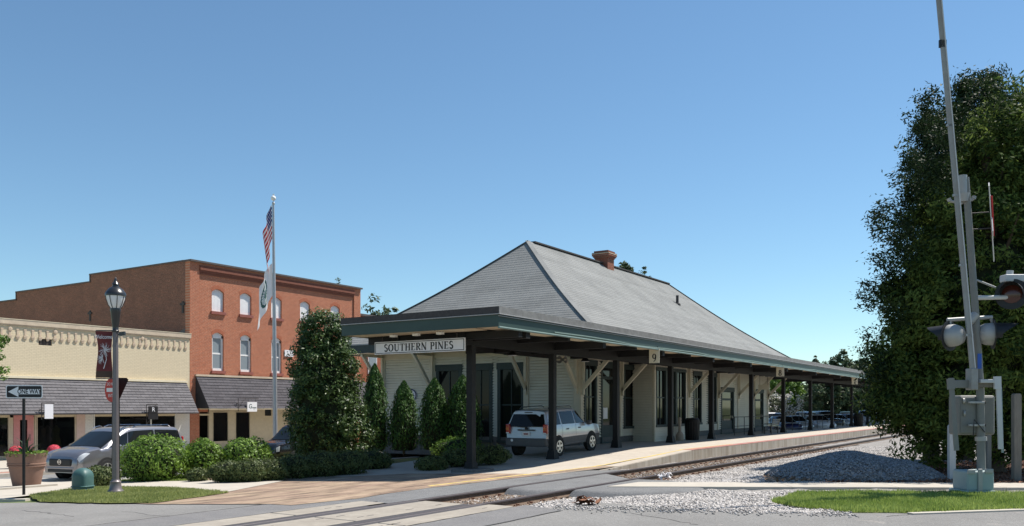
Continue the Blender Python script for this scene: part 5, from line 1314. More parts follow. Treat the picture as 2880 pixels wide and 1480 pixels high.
def flag(name, lab, zt, hoist, fly, fn, mats, outmax, drop, tipx, fold, nu=52, nv=39, swing=0):
    f = thing(name, lab, 'flag', b); mb = MB()
    for i in range(nu+1):
        u = i/nu
        for j in range(nv+1):
            v = j/nv
            pole_x = -.06 + lean.dot(RV)*(zt-v*hoist)/ht
            e = u**.62
            ox = pole_x - outmax*(e*(.55+.45*(1-v))) - tipx*u*u*v + .05*math.sin(u*13+v*2)*u
            oz = zt - v*hoist*(1-.15*u) - drop*(u**1.15)*(1-.25*(1-v)) 
            oy = fold*math.sin(u*math.pi*4.3 + v*1.1)*(.3+.7*u) - .06
            mb.v.append(tuple(RV*ox + FV*oy + VV*oz))
    for i in range(nu):
        for j in range(nv): k = i*(nv+1)+j; mb.f.append((k, k+1, k+nv+2, k+nv+1)); mb.m.append(fn((i+.5)/nu, (j+.5)/nv))
    return loc_obj(mb, 'cloth', mats, f, True)
def us(u, v):
    if u < .4 and v < 7/13:
        a = u/.4*11; c = v/(7/13)*9
        return 2 if (int(a)+int(c)) % 2 == 0 and abs(a % 1-.5) < .32 and abs(c % 1-.5) < .32 else 0
    return 1 if int(v*13) % 2 == 0 else 2
zf = EYE + (HYP-578)/s_ - b.z
flag('us_flag', 'limp American flag with stars and red and white stripes at the top of the pole', zf, 1.55, 2.3, us, ['flag_blue', 'flag_red', 'flag_white'], .40, 2.1, .0, .10)
def tw(u, v):
    d = math.hypot((u-.5)*1.5, v-.5)
    return 1 if .27 < d < .34 or d < .12 else (2 if .12 <= d <= .27 and (int(math.atan2(v-.5, u-.5)*6) % 2 == 0) else 0)
flag('town_flag', 'limp white flag with round green emblem hanging below the American flag', EYE + (HYP-742)/s_ - b.z, 1.5, 2.4, tw, ['flag_white', 'flag_green', 'flag_teal'], .60, 1.85, .45, .10, 60, 48)
# ================================================================== vegetation
def leaves(name, P, N, size, asp, m, parent=None, up=0.0, tint=None, world=False, droop=0.0):
    """one small folded leaf face per point"""
    n = len(P); N = N + rng.normal(0,.55,(n,3)); N /= np.linalg.norm(N,axis=1)[:,None]+1e-9
    t = rng.normal(0,1,(n,3)); t[:,2] += up; t -= (t*N).sum(1)[:,None]*N; t /= np.linalg.norm(t,axis=1)[:,None]+1e-9
    s = np.cross(N, t); L_ = (size*rng.uniform(.6,1.3,n))[:,None]
    V = np.stack([P-t*L_, P-s*L_*asp, P+t*L_, P+s*L_*asp],1).reshape(-1,3)
    tt = rng.uniform(0,1,n)**1.3 if tint is None else np.clip(tint + rng.normal(0,.18,n),0,1)
    return link(name, np_mesh(name, V, np.arange(4*n).reshape(-1,4), m, tt), parent, world)
def core(name, parent, c, r, m='twig', seed=0, rough=.12):
    me = bpy.data.meshes.new(name); bm = bmesh.new(); bmesh.ops.create_icosphere(bm, subdivisions=3, radius=1)
    rr = np.random.default_rng(seed)
    for v in bm.verts:
        k = 1 + rough*math.sin(v.co.x*5+seed)*math.cos(v.co.y*4-seed)+rr.uniform(-.04,.04); v.co = Vector((c[0]+v.co.x*r[0]*k, c[1]+v.co.y*r[1]*k, c[2]+v.co.z*r[2]*k))
    bm.to_mesh(me); bm.free(); me.materials.append(MT[m]); return link(name, me, parent, world=False)
def lump(v, seed, amp):
    x, y, z = v[:,0], v[:,1], v[:,2]
    return 1 + amp*(np.sin(3.1*x+seed)*np.cos(2.7*y+seed*1.3)+.6*np.sin(6.3*y-seed)*np.cos(5.1*z+seed)+.5*np.sin(9*x+4*z+seed*2))
def bush(name, label, px, py, wpx, hpx, m, n, lsz, cat='bush', depth_f=1.0, group=None, flat=.0, D=None, asp=.45, amp=.07, zb=None):
    """rounded bush whose foot stands at (px,py) and that is wpx wide, hpx tall in the photo"""
    b = GP(px, py) if D is None else PD(px, D)
    if D is not None: b.z = zgen(b.y)
    if zb is not None: b.z = zb
    s_ = FPX/dep(b.x, b.y); rx = wpx/2/s_; h = hpx/s_
    root = thing(name, label, cat, b, PHI-R(90), group); seed = rnd.uniform(0, 50)
    ry = rx*depth_f; rz = h*.56; cz = h - rz
    v = rng.normal(0,1,(n,3)); v /= np.linalg.norm(v,axis=1)[:,None]
    if flat: v[:,2] = np.sign(v[:,2])*np.abs(v[:,2])**(1+flat); ex = 1-flat*.35; v[:,:2] = np.sign(v[:,:2])*np.abs(v[:,:2])**ex
    k = lump(v*1.6, seed, amp)*(rng.uniform(.80,1.05,n))
    P = v*k[:,None]*np.array([rx,ry,rz]) + np.array([0,0,cz]); keep = P[:,2] > .02
    tint = .5+.5*np.sin(v[:,0]*7+seed)*np.cos(v[:,2]*6+v[:,1]*5)
    leaves('foliage', P[keep], v[keep], lsz, asp, m, root, tint=tint[keep]*.6+rng.uniform(0,.4,keep.sum()), up=.4)
    core('branches', root, (0,0,cz), (rx*.80, ry*.80, rz*.80), seed=int(seed))
    q = MB(); q.tube([(0,0,-.1),(0,0,cz)], .05, 6); q.build('stem', 'bark', root, world=False)
    return root
def trunk(mb, base, top, r0, r1, bend=.15, n=7):
    base, top = Vector(base), Vector(top); pts = []
    for i in range(n): t = i/(n-1); pts.append(base.lerp(top, t) + Vector((math.sin(t*4)*bend*t*(1-t)*2, math.cos(t*3)*bend*t*(1-t)*2, 0)))
    mb.tube(pts, [r0+(r1-r0)*i/(n-1) for i in range(n)], 9); return pts
def tree(name, label, base, blobs, ncl, per, clr, lsz, m, trunk_r=.25, group=None, asp=.4, seed=1, shell=.55, extra=None, up=.2, fine=True):
    """crown = clumps of leaves spread through several ellipsoids (cx,cy,cz,rx,ry,rz)"""
    root = thing(name, label, 'tree', base, 0, group); r_ = np.random.default_rng(seed); C = []; NN = []
    vol = np.array([b[3]*b[4]*b[5] for b in blobs])**.67; vol = vol/vol.sum()
    for b, w in zip(blobs, vol):
        n = max(3, int(ncl*w)); v = r_.normal(0,1,(n,3)); v /= np.linalg.norm(v,axis=1)[:,None]
        rad = (shell + (1-shell)*r_.uniform(0,1,n)**.5)*lump(v*1.4, seed*1.7, .08)
        C.append(v*rad[:,None]*np.array(b[3:6])+np.array(b[:3])); NN.append(v)
    C = np.concatenate(C); NN = np.concatenate(NN); n = len(C)
    k = r_.uniform(.5,1.25,n); Cq = np.repeat(C, per, 0); Nq = np.repeat(NN, per, 0); kq = np.repeat(k, per)
    off = r_.normal(0,1,(n*per,3)); off *= (clr*kq*r_.uniform(.2,1,n*per)**.5/(np.linalg.norm(off,axis=1)+1e-9))[:,None]; off[:,2] *= .7
    P = Cq + off; nn = Nq*.5 + off/clr*.6 + np.array([0,0,.35])
    tint = np.repeat(r_.uniform(0,1,n), per)*.65 + r_.uniform(0,.35,n*per)
    keep = P[:,2] > .15
    leaves('crown', P[keep], nn[keep], lsz, asp, m, root, tint=tint[keep], up=up)
    mb = MB(); topz = max(b[2] for b in blobs); tp = (blobs[0][0], blobs[0][1], topz)
    pts = trunk(mb, (0,0,-.2), tp, trunk_r, trunk_r*.25)
    lm_ = r_.choice(n, min(n, 26), replace=False)
    for i in lm_:
        t = r_.uniform(.3,.85); a = Vector((0,0,-.2)).lerp(Vector(tp), t); e = Vector(C[i])
        if e.z < .4: continue
        mid = a.lerp(e, .5) + Vector((0,0,.25)); mb.tube([a, mid, e], [trunk_r*.3, trunk_r*.18, trunk_r*.05], 5)
    mb.build('trunk', 'bark', root, True, world=False); return root

# rounded bushes of the forecourt
bush('round_bush', 'large rounded bright green bush just right of the street lamp', 437, 1352, 192, 128, 'leaf_bush', 7000, .052)
bush('round_bush', 'rounded green bush between two larger ones, in front of the cream shopfront', 572, 1341, 110, 108, 'leaf_bush', 4200, .055, D=28.5)
bush('round_bush', 'rounded bright green bush left of the flagpole', 694, 1318, 146, 106, 'leaf_bush', 5200, .055, D=29)
bush('low_bush', 'low green bush directly behind the green utility pedestal', 278, 1352, 110, 56, 'leaf_hedge', 3000, .045, D=25.5)
bush('low_bush', 'small clipped bush tucked between the rounded bushes', 556, 1350, 60, 38, 'leaf_hedge', 1500, .04, D=26.2)
bush('low_bush', 'small bush behind the foot of the flagpole', 800, 1300, 60, 40, 'leaf_hedge', 1300, .045, D=33)
# clipped hedge in front of the flagpole, one row of plants
hx = [(640, 1357, 110, 62), (700, 1356, 110, 64), (760, 1352, 110, 64)]
lab = ['leftmost mound of the low clipped hedge beside the forecourt', 'low clipped hedge mound between the leftmost one and the flagpole', 'low clipped hedge mound right in front of the flagpole']
for (x, y, w, h), l in zip(hx, lab): bush('clipped_hedge', l, x, y, w, h, 'leaf_hedge', 4200, .034, 'hedge', .75, 'clipped hedge mounds', .4)
hx2 = [(830, 1346, 120, 70), (900, 1342, 130, 74), (975, 1337, 130, 72), (1045, 1328, 120, 66)]
lab2 = ['dark shaded hedge mound just right of the flagpole', 'dark shaded hedge mound below the tall holly, left one', 'dark shaded hedge mound below the tall holly, right one', 'rightmost dark hedge mound in front of the first slim conifer']
for (x, y, w, h), l in zip(hx2, lab2): bush('clipped_hedge', l, x, y, w, h, 'leaf_hedge', 3800, .036, 'hedge', .75, 'clipped hedge mounds', .4)
# shrubs round the first post
bush('low_bush', 'low yellow-green bush just left of the first canopy post', 1215, 1302, 95, 42, 'leaf_hedge', 2600, .04, D=27.5)
bush('low_bush', 'sunlit yellow-green bush behind the first canopy post', 1290, 1268, 150, 72, 'leaf_bright', 4200, .045, D=34.0)
bush('clipped_hedge', 'dark hedge mound right of the first canopy post', 1375, 1280, 130, 56, 'leaf_hedge', 3000, .038, 'hedge', .6, 'clipped hedge mounds', .4, D=28.6, zb=-.02)
bush('clipped_hedge', 'dark hedge mound behind the first canopy post', 1300, 1290, 130, 52, 'leaf_hedge', 3000, .038, 'hedge', .6, 'clipped hedge mounds', .4, D=28.2, zb=-.08)
# tall holly shrub in front of the brick building
D = 31.0; b = PD(913, D); b.z = zgen(b.y); s_ = FPX/D
H_ = EYE + (HYP-868)/s_ - b.z; w = 112/s_
hol = tree('holly_shrub', 'tall dense glossy holly shrub in front of the brick building', b,
     [(0,0,H_*.33,w*.92,w*.92,H_*.34), (0,0,H_*.60,w*.84,w*.84,H_*.28), (RV.x*-.05,RV.y*-.05,H_*.80,w*.60,w*.60,H_*.20), (RV.x*.7*w,RV.y*.7*w,H_*.2,w*.45,w*.45,H_*.2)], 720, 62, .36, .066, 'leaf_holly', .16, seed=3, shell=.6)
hol['category'] = 'shrub'
core('branch_core', hol, (0,0,H_*.40), (w*.62,w*.62,H_*.38), seed=3)
# slim conifers
def conifer(px, D, wpx, toppy, basepy, lab, seed):
    b = PD(px, D); s_ = FPX/D; b.z = EYE - (basepy-HYP)/s_; H_ = (basepy-toppy)/s_; r0 = wpx/2/s_
    root = thing('conifer', lab, 'conifer', b, 0, 'slim conifers at the station end wall'); r_ = np.random.default_rng(seed); n = 5200
    t = r_.uniform(0,1,n)**.8; a = r_.uniform(0,6.283,n)
    prof = np.interp(t, [0,.08,.3,.6,.85,1], [.8,.98,1.0,.84,.5,.06])*r0
    k = (1+.10*np.sin(a*5+t*9+seed)+.07*np.sin(a*9-t*22))*r_.uniform(.78,1.06,n)
    P = np.stack([np.cos(a)*prof*k, np.sin(a)*prof*k, t*H_+.05], -1); N = np.stack([np.cos(a), np.sin(a), .3+0*a], -1)
    leaves('foliage', P, N, .062, .38, 'leaf_arbor', root, up=2.4)
    q = MB(); q.lathe([(r0*.62,.02),(r0*.78,H_*.1),(r0*.8,H_*.3),(r0*.66,H_*.6),(r0*.36,H_*.85),(.01,H_*.97)], 14, (0,0,0)); q.build('branches', 'twig', root, True, world=False)
    q = MB(); q.tube([(0,0,-.2),(0,0,H_*.6)], .06, 6); q.build('trunk', 'bark', root, world=False)
conifer(1054, 36, 78, 1028, 1270, 'tallest slim conifer, beside the holly at the station corner', 1)
conifer(1136, 36, 84, 1076, 1268, 'slim conifer second from the holly, below the station name sign', 2)
conifer(1222, 35.6, 90, 1068, 1266, 'slim conifer just left of the first canopy post', 3)
conifer(1302, 35.6, 104, 1060, 1260, 'slim conifer directly behind the first canopy post', 4)

# big evergreen at right
D = 24.8; b = PD(2790, D); s_ = FPX/D; b.z = 0
def bl(px, py, rx, ry, dd=0): 
    c = PD(px, D+dd) - b; z = EYE + (HYP-py)/s_; return (c.x, c.y, z, rx, rx, ry)
big = tree('evergreen_tree', 'huge dense dark evergreen tree reaching the ground beside the crossing signal', b,
  [bl(2770, 860, 2.5, 3.2), bl(2700, 1040, 2.35, 2.0), bl(2650, 1090, 1.8, 1.6), bl(2735, 640, 1.65, 2.2), bl(2810, 470, 1.2, 1.9), bl(2630, 890, 1.4, 1.7), bl(2640, 720, .7, .8), bl(2890, 600, 2.0, 3.0), bl(2920, 950, 2.6, 3.2), bl(2530, 1120, .95, 1.3), bl(2640, 1210, 1.4, 1.0), bl(2540, 1000, .9, 1.3), bl(2560, 800, .8, 1.0), bl(2850, 400, 1.2, 1.7), bl(2780, 1190, 1.7, 1.1), bl(2880, 1160, 1.8, 1.3), bl(3010, 800, 2.2, 3.0), bl(3030, 1050, 2.0, 1.8), bl(2950, 450, 1.4, 1.8)],
  2000, 100, .46, .080, 'leaf_cedar', .38, seed=9, shell=.42, asp=.34)
core('branch_core', big, bl(2765, 880, 1, 1)[:3], (1.35, 1.35, 2.2), seed=4); core('branch_core', big, bl(2720, 1100, 1, 1)[:3], (1.3, 1.3, 1.1), seed=5); core('branch_core', big, bl(2880, 900, 1, 1)[:3], (1.1, 1.1, 2.0), seed=6)
# feathery outer sprays
r_ = np.random.default_rng(21); SP = []; SN = []
for px, py in ((2440, 800), (2460, 770), (2450, 620), (2480, 640), (2505, 560), (2550, 470), (2520, 520), (2580, 390), (2600, 330), (2620, 310), (2640, 350), (2560, 420), (2445, 860), (2440, 1010), (2455, 930), (2470, 690), (2435, 1100), (2450, 1160), (2490, 600), (2570, 440), (2470, 735), (2455, 1050), (2500, 655), (2530, 560), (2560, 505), (2600, 420), (2620, 370), (2650, 320), (2480, 860), (2445, 960), (2690, 300), (2730, 270)):
    c = PD(px+14, D + r_.uniform(-1.2, 1.2)) - b; z = EYE + (HYP-py)/s_; dirv = np.array([-RV.x*.8, -RV.y*.8, .45])
    for k in range(12):
        o_ = np.array([c.x, c.y, z-b.z]) + dirv*r_.uniform(-1.3,.35) + r_.normal(0,.13,3); SP.append(o_ + r_.normal(0,.12,(46,3))); SN.append(np.tile(np.array([0,0,1.0]), (46,1)))
leaves('outer_spray', np.concatenate(SP), np.concatenate(SN), .07, .34, 'leaf_cedar_dark', big, up=.6)
def cedar(px, D, toppy, wpx, lab, seed, base_z=0):
    b = PD(px, D); b.z = 0; s_ = FPX/D; H_ = EYE + (HYP-toppy)/s_; root = thing('cedar_tree', lab, 'tree', b, 0, 'cedars behind the evergreen'); r_ = np.random.default_rng(seed)
    n = 430; t = r_.uniform(.3,1,n); a = r_.uniform(0,6.283,n); rad = np.interp(t, [0,.5,.8,.93,1], [1,.95,.5,.24,.02])*wpx/2/s_*r_.uniform(.4,1.15,n)
    C = np.stack([np.cos(a)*rad, np.sin(a)*rad, t*H_ + .25*rad], -1); N = np.stack([np.cos(a), np.sin(a), .6+0*a], -1); per = 70
    P = np.repeat(C, per, 0); sp = np.repeat(N, per, 0)*r_.uniform(-.25,.45,(n*per,1)) + r_.normal(0,.11,(n*per,3))
    leaves('crown', P+sp, np.repeat(N, per, 0), .075, .34, 'leaf_cedar_dark', root, up=1.0)
    q = MB(); q.tube([(0,0,-.2),(0,0,H_*.5),(0,0,H_*.97)], [.28,.15,.02], 8); q.build('trunk', 'bark', root, True, world=False)
cedar(2618, 30, 330, 190, 'cedar with leafy top left of the raised gate arm', 5); cedar(2716, 31, 236, 200, 'cedar top rising just right of the gate arm', 6); cedar(2785, 31, 214, 170, 'tallest pointed cedar top rising above the evergreen', 7); cedar(2890, 30, 262, 330, 'broad cedar at the right edge of the picture', 8)

# far trees
def far_tree(name, lab, px, D, toppy, wpx, botpy, m, seed, n=150, per=36, lsz=.16, group=None, extra=()):
    b = PD(px, D); b.z = zgen(b.y); s_ = FPX/D; zt = EYE + (HYP-toppy)/s_ - b.z; zb = max(.6, EYE + (HYP-botpy)/s_ - b.z); w = wpx/2/s_; h = zt-zb; r_ = random.Random(seed)
    bl = [(0,0,zb+h*.45,w*.85,w*.85,h*.47)] + [(r_.uniform(-.5,.5)*w, r_.uniform(-.5,.5)*w, zb+h*r_.uniform(.3,.8), w*.5, w*.5, h*.28) for _ in range(4)]
    return tree(name, lab, b, bl, n, per, max(.3, w*.2), lsz, m, .2, group, seed=seed, shell=.55)
far_tree('street_tree', 'leafy tree top rising behind the low brick building', 1075, 75, 826, 170, 1040, 'leaf_far', 31, 130, 34, .2)
far_tree('street_tree', 'thin leafy twigs of a tree just above the brick parapet', 960, 80, 786, 80, 860, 'leaf_far', 32, 16, 22, .12)
far_tree('street_tree', 'round tree top peeping above the station ridge behind the chimney', 1765, 95, 742, 130, 950, 'leaf_far', 33, 120, 34, .2)
far_tree('street_tree', 'small tree top above the ridge, right of the chimney tree', 1815, 100, 756, 70, 900, 'leaf_far', 34, 60, 34, .2)
far_tree('leafy_tree', 'bright green leafy tree behind the far end of the station', 2205, 78, 1055, 120, 1140, 'leaf_bright', 35, 150, 40, .16)
far_tree('flowering_tree', 'white flowering tree beside the parked cars', 2185, 72, 1108, 95, 1186, 'leaf_grey', 36, 110, 30, .13)
bt = PD(2185, 71.2); r_ = np.random.default_rng(3); P = []
for _ in range(46):
    c = PD(2185+r_.uniform(-48, 75), 71.2+r_.uniform(-1,1)); zc = EYE + (HYP-r_.uniform(1112, 1180))*71.2/FPX; P.append(np.array([c.x, c.y, zc]) + r_.normal(0,.16,(26,3)))
P = np.concatenate(P); root = [o for o in bpy.data.objects if o.name.startswith('flowering_tree')][0]
leaves('blossom', P - np.array(root.location), np.tile([0,0,1.0],(len(P),1)), .085, .6, 'blossom', root)
for i, (px, D, tp, w, bp, m, lab) in enumerate(((2320, 118, 1062, 190, 1180, 'leaf_far', 'broad dark tree behind the parked cars, left one'), (2400, 116, 1070, 170, 1185, 'leaf_far', 'broad dark tree behind the parked cars, right one'), (2470, 120, 1050, 150, 1190, 'leaf_far', 'dark tree behind the cars close to the big evergreen'),
        (2262, 125, 1075, 120, 1185, 'leaf_far', 'dark tree between the flowering tree and the car park'), (2375, 150, 985, 100, 1130, 'leaf_pine', 'tall pine top rising above the canopy roof'), (2325, 155, 1000, 80, 1120, 'leaf_pine', 'lower pine top rising above the canopy roof'), (2430, 140, 1005, 110, 1130, 'leaf_grey', 'pale leafy tree above the canopy close to the evergreen'), (2290, 150, 1010, 40, 1110, 'leaf_grey', 'small pale tree top just above the canopy roof'))):
    far_tree('background_tree', lab, px, D, tp, w, bp, m, 40+i, 150, 34, .3, 'background trees')
far_tree('background_tree', 'shrubby dark trees seen under the canopy past the station corner', 2230, 135, 1100, 160, 1200, 'leaf_far', 55, 140, 30, .3, 'background trees')
far_tree('background_tree', 'dark tree mass beyond the evergreen near the platform end', 2560, 110, 1010, 220, 1200, 'leaf_far', 56, 140, 30, .3, 'background trees')
# branch reaching in from the left edge
b = PD(-120, 23); b.z = zgen(b.y); s_ = FPX/23
def bl2(px, py, r, h): c = PD(px, 23)-b; return (c.x, c.y, EYE+(HYP-py)/s_-b.z, r, r, h)
tree('street_tree', 'leafy branches of a tree reaching in at the left edge', b, [bl2(-130, 960, 1.0, 1.0), bl2(-25, 985, .35, .42), bl2(8, 1042, .28, .14), bl2(2, 955, .16, .15)], 130, 40, .17, .055, 'leaf_bright', .1, seed=61, shell=.3)
# planter plants
pt, zt, rw = PLANT_POT
n = 1300; a = rng.uniform(0,6.283,n); rr = rw*1.08*np.sqrt(rng.uniform(0,1,n)); P = np.stack([np.cos(a)*rr, np.sin(a)*rr, zt + rng.uniform(-.02,.13,n)], -1)
leaves('trailing_plant', P, np.tile([0,0,1.0],(n,1)), .04, .5, 'leaf_bush', pt)
q = MB(); r2 = random.Random(4)
for i in range(34):
    a = r2.uniform(0,6.28); l = r2.uniform(.45,.8); e = r2.uniform(.45,1.25); c = Vector((math.cos(a), math.sin(a), 0)); p0 = Vector((0,0,zt)); s = Vector((-c.y, c.x, 0))*.028
    m1 = p0 + c*l*.5*math.cos(e) + VV*l*.6*math.sin(e); t1 = p0 + c*l*math.cos(e*.8) + VV*l*.85*math.sin(e)
    q.add([p0-s, p0+s, m1+s, m1-s, t1], [(0,1,2,3),(3,2,4)])
q.build('spiky_plant', 'leaf_far', pt, world=False)
# ================================================================== vehicles
def cr(p0, p1, p2, p3, t):
    return .5*((2*p1)+(-p0+p2)*t+(2*p0-5*p1+4*p2-p3)*t*t+(-p0+3*p1-3*p2+p3)*t*t*t)
class CarShell:
    def __init__(s, st):
        s.st = st; s.K = []
        for (xl,xb,xr,zb,zs,zbe,zr,wb,ws,wbe,wr) in st:
            s.K.append(np.array([(xl,0,zb),(xl,wb*.93,zb),(xl,wb,zb+.10),(xl*.6+xb*.4,ws,zs),(xb,wbe,zbe),(xr,wr,zr-.075),(xr,wr*.82,zr-.012),(xr,0,zr+.012)]))
        s.K = np.array(s.K)
    def S(s, a, k, side=1):
        n, m = s.K.shape[:2]; i = min(int(a), n-2); t = a-i; j = min(int(k), m-2); u = k-j
        rows = []
        for ii in (i-1, i, i+1, i+2):
            ii = min(max(ii,0),n-1); c = [s.K[ii, min(max(jj,0),m-1)] for jj in (j-1,j,j+1,j+2)]
            if j == m-2: c[3] = c[1]*np.array([1,-1,1])
            rows.append(cr(*c, u)*.6 + (c[1]+(c[2]-c[1])*u)*.4)
        p = cr(*rows, t)*.55 + (rows[1]+(rows[2]-rows[1])*t)*.45
        return Vector((p[0], p[1]*side, p[2]))
    def nrm(s, a, k, side):
        e = .03; a0, a1 = max(a-e,0), min(a+e, len(s.st)-1); k0, k1 = max(k-e,0), min(k+e,7)
        n = (s.S(a1,k,1)-s.S(a0,k,1)).cross(s.S(a,k1,1)-s.S(a,k0,1))
        if n.length < 1e-9: n = Vector((0,0,1))
        n.normalize(); c = Vector((0,0,.8)); p = s.S(a,k,1)
        if n.dot(Vector((0, p.y, p.z-.8))) < 0: n = -n
        return Vector((n.x, n.y*side, n.z))
    def body(s, sub=4):
        mb = MB(); n = len(s.st)-1; A = [i/sub for i in range(n*sub+1)]; Kk = [k/3 for k in range(22)]
        ring = len(Kk)*2-2
        for a in A:
            for k in Kk: mb.v.append(tuple(s.S(a,k,1)))
            for k in Kk[-2:0:-1]: mb.v.append(tuple(s.S(a,k,-1)))
        for i in range(len(A)-1):
            for j in range(ring): j2 = (j+1) % ring; mb.f.append((i*ring+j, i*ring+j2, (i+1)*ring+j2, (i+1)*ring+j)); mb.m.append(0)
        mb.f.append(tuple(range(ring))); mb.m.append(0); mb.f.append(tuple((len(A)-1)*ring+j for j in reversed(range(ring)))); mb.m.append(0)
        return mb
    def patch(s, corners, side, off=.012, n=6):
        """corners: four (a,k) going round"""
        mb = MB(); (a0,k0),(a1,k1),(a2,k2),(a3,k3) = corners
        for i in range(n+1):
            for j in range(n+1):
                u, v = i/n, j/n; a = (a0*(1-u)+a1*u)*(1-v)+(a3*(1-u)+a2*u)*v; k = (k0*(1-u)+k1*u)*(1-v)+(k3*(1-u)+k2*u)*v
                mb.v.append(tuple(s.S(a,k,side)+s.nrm(a,k,side)*off))
        for i in range(n):
            for j in range(n): q = i*(n+1)+j; mb.f.append((q,q+1,q+n+2,q+n+1)); mb.m.append(0)
        return mb
SUV = [(-2.12,-2.10,-1.90,.45,.74,1.05,1.66,.76,.83,.82,.66),(-1.95,-1.92,-1.74,.40,.74,1.07,1.70,.83,.885,.865,.69),(-1.0,-1.0,-1.0,.36,.74,1.07,1.735,.85,.89,.87,.70),(.1,.1,.1,.36,.74,1.05,1.73,.85,.89,.87,.70),(.78,.72,.38,.36,.73,1.04,1.66,.85,.89,.86,.68),(1.12,1.12,1.08,.36,.73,1.04,1.11,.84,.88,.85,.74),(1.65,1.65,1.65,.38,.72,1.03,1.09,.82,.87,.83,.72),(2.10,2.10,2.08,.40,.70,.97,1.03,.79,.83,.79,.66),(2.26,2.26,2.22,.46,.68,.88,.92,.68,.74,.70,.58)]
VAN = [(-2.48,-2.46,-2.30,.42,.78,1.12,1.68,.84,.92,.9,.74),(-2.25,-2.22,-2.08,.36,.78,1.13,1.79,.92,.98,.95,.78),(-1.0,-1.0,-1.0,.32,.76,1.12,1.82,.94,.985,.95,.79),(.2,.2,.2,.32,.76,1.10,1.81,.94,.985,.95,.78),(1.0,.95,.60,.32,.74,1.07,1.71,.93,.98,.94,.75),(1.72,1.72,1.66,.32,.74,1.08,1.15,.93,.97,.93,.82),(2.15,2.15,2.12,.30,.72,1.02,1.08,.91,.95,.90,.78),(2.45,2.45,2.40,.28,.66,.92,.97,.85,.90,.83,.68),(2.58,2.58,2.54,.30,.60,.80,.84,.70,.76,.70,.55)]
SEDAN = [(-2.30,-2.32,-2.25,.42,.66,.92,.98,.74,.80,.76,.60),(-1.80,-1.80,-1.75,.36,.66,.95,1.02,.82,.87,.84,.68),(-1.15,-1.15,-.80,.34,.66,.94,1.34,.84,.88,.85,.60),(.0,.0,-.1,.34,.66,.92,1.44,.84,.88,.85,.62),(.80,.75,.35,.34,.66,.91,1.38,.84,.88,.85,.60),(1.35,1.35,1.30,.34,.66,.90,.96,.83,.87,.83,.72),(1.80,1.80,1.80,.35,.64,.85,.90,.81,.85,.81,.68),(2.15,2.15,2.15,.37,.58,.74,.78,.76,.8,.75,.6),(2.30,2.30,2.30,.42,.54,.64,.67,.62,.68,.64,.5)]
def wheel(root, x, y, r, side, w=.22, fancy=True):
    t = MB(); t.lathe([(r*.62,-w/2),(r*.93,-w/2),(r,-w*.32),(r,w*.32),(r*.93,w/2),(r*.62,w/2)], 26, (x,y,r), axis='y'); ty = t.build('wheel', 'tyre', root, True, world=False)
    q = MB(); yo = y + side*(w*.5+.012); q.lathe([(0,-.02),(r*.60,-.02),(r*.64,.02*1),(r*.64,.03),(r*.5,.005),(0,.005)] if side > 0 else [(0,.02),(r*.60,.02),(r*.64,-.02),(r*.64,-.03),(r*.5,-.005),(0,-.005)], 22, (x, yo-side*.03, r), axis='y'); q.build('hub', 'iron' if fancy else 'rim', ty, True, world=False)
    if fancy:
        q = MB()
        for i in range(5):
            a = 2*math.pi*i/5+.3; c = Vector((math.cos(a), 0, math.sin(a))); q.beam(Vector((x, yo, r)), Vector((x, yo, r)) + c*r*.6, .07, .03, up=(0,1,0))
        q.lathe([(0,-.015),(r*.16,-.015),(r*.16,.015),(0,.02)], 12, (x,yo,r), axis='y')
        n = 24; q.strip([(r*.615*math.cos(2*math.pi*i/n), r*.615*math.sin(2*math.pi*i/n)) for i in range(n+1)], .03, (x, yo-.01, r), (1,0,0), (0,0,1), (0,.02,0)); q.build('rim', 'rim', ty, world=False)
def car(name, label, spec, loc, rz, pm, wheels, windows, r=.34, cat='car', group=None, fancy=True, glass='car_glass'):
    root = thing(name, label, cat, loc, rz, group); sh = CarShell(spec)
    body = sh.body(4 if fancy else 3).build('body', pm, root, True, world=False); sharp(body.data, 55)
    for cs in windows:
        for side in (1,-1): sh.patch(cs, side).build('side_window', glass, root, True, world=False)
    for side in (1,-1):
        for x in wheels:
            wy = spec[3][8]; q = MB(); q.lathe([(0,-.01),(r*1.16,-.01),(r*1.18,.0),(r*1.16,.008),(0,.008)], 26, (x, side*(wy-.004), r*1.04), axis='y'); q.build('wheel_arch', 'tyre', root, world=False)
            wheel(root, x, side*(wy-.085), r, side, .21, fancy)
    return root, sh
def bx(root, nm, m, x0, x1, y0, y1, z0, z1, bev=.0):
    o = MB().box(x0,x1,y0,y1,z0,z1).build(nm, m, root, world=False)
    if bev: md = o.modifiers.new('b', 'BEVEL'); md.width = bev; md.segments = 2
    return o
def shield(root, sh, a0, a1, glass='car_glass', nm='windshield', k0=5.15):
    mb = MB(); n = 6
    for side in (1,-1):
        p = sh.patch([(a0,k0),(a1,k0),(a1,7),(a0,7)], side, .012); mb.add(p.v, p.f)
    return mb.build(nm, glass, root, True, world=False)

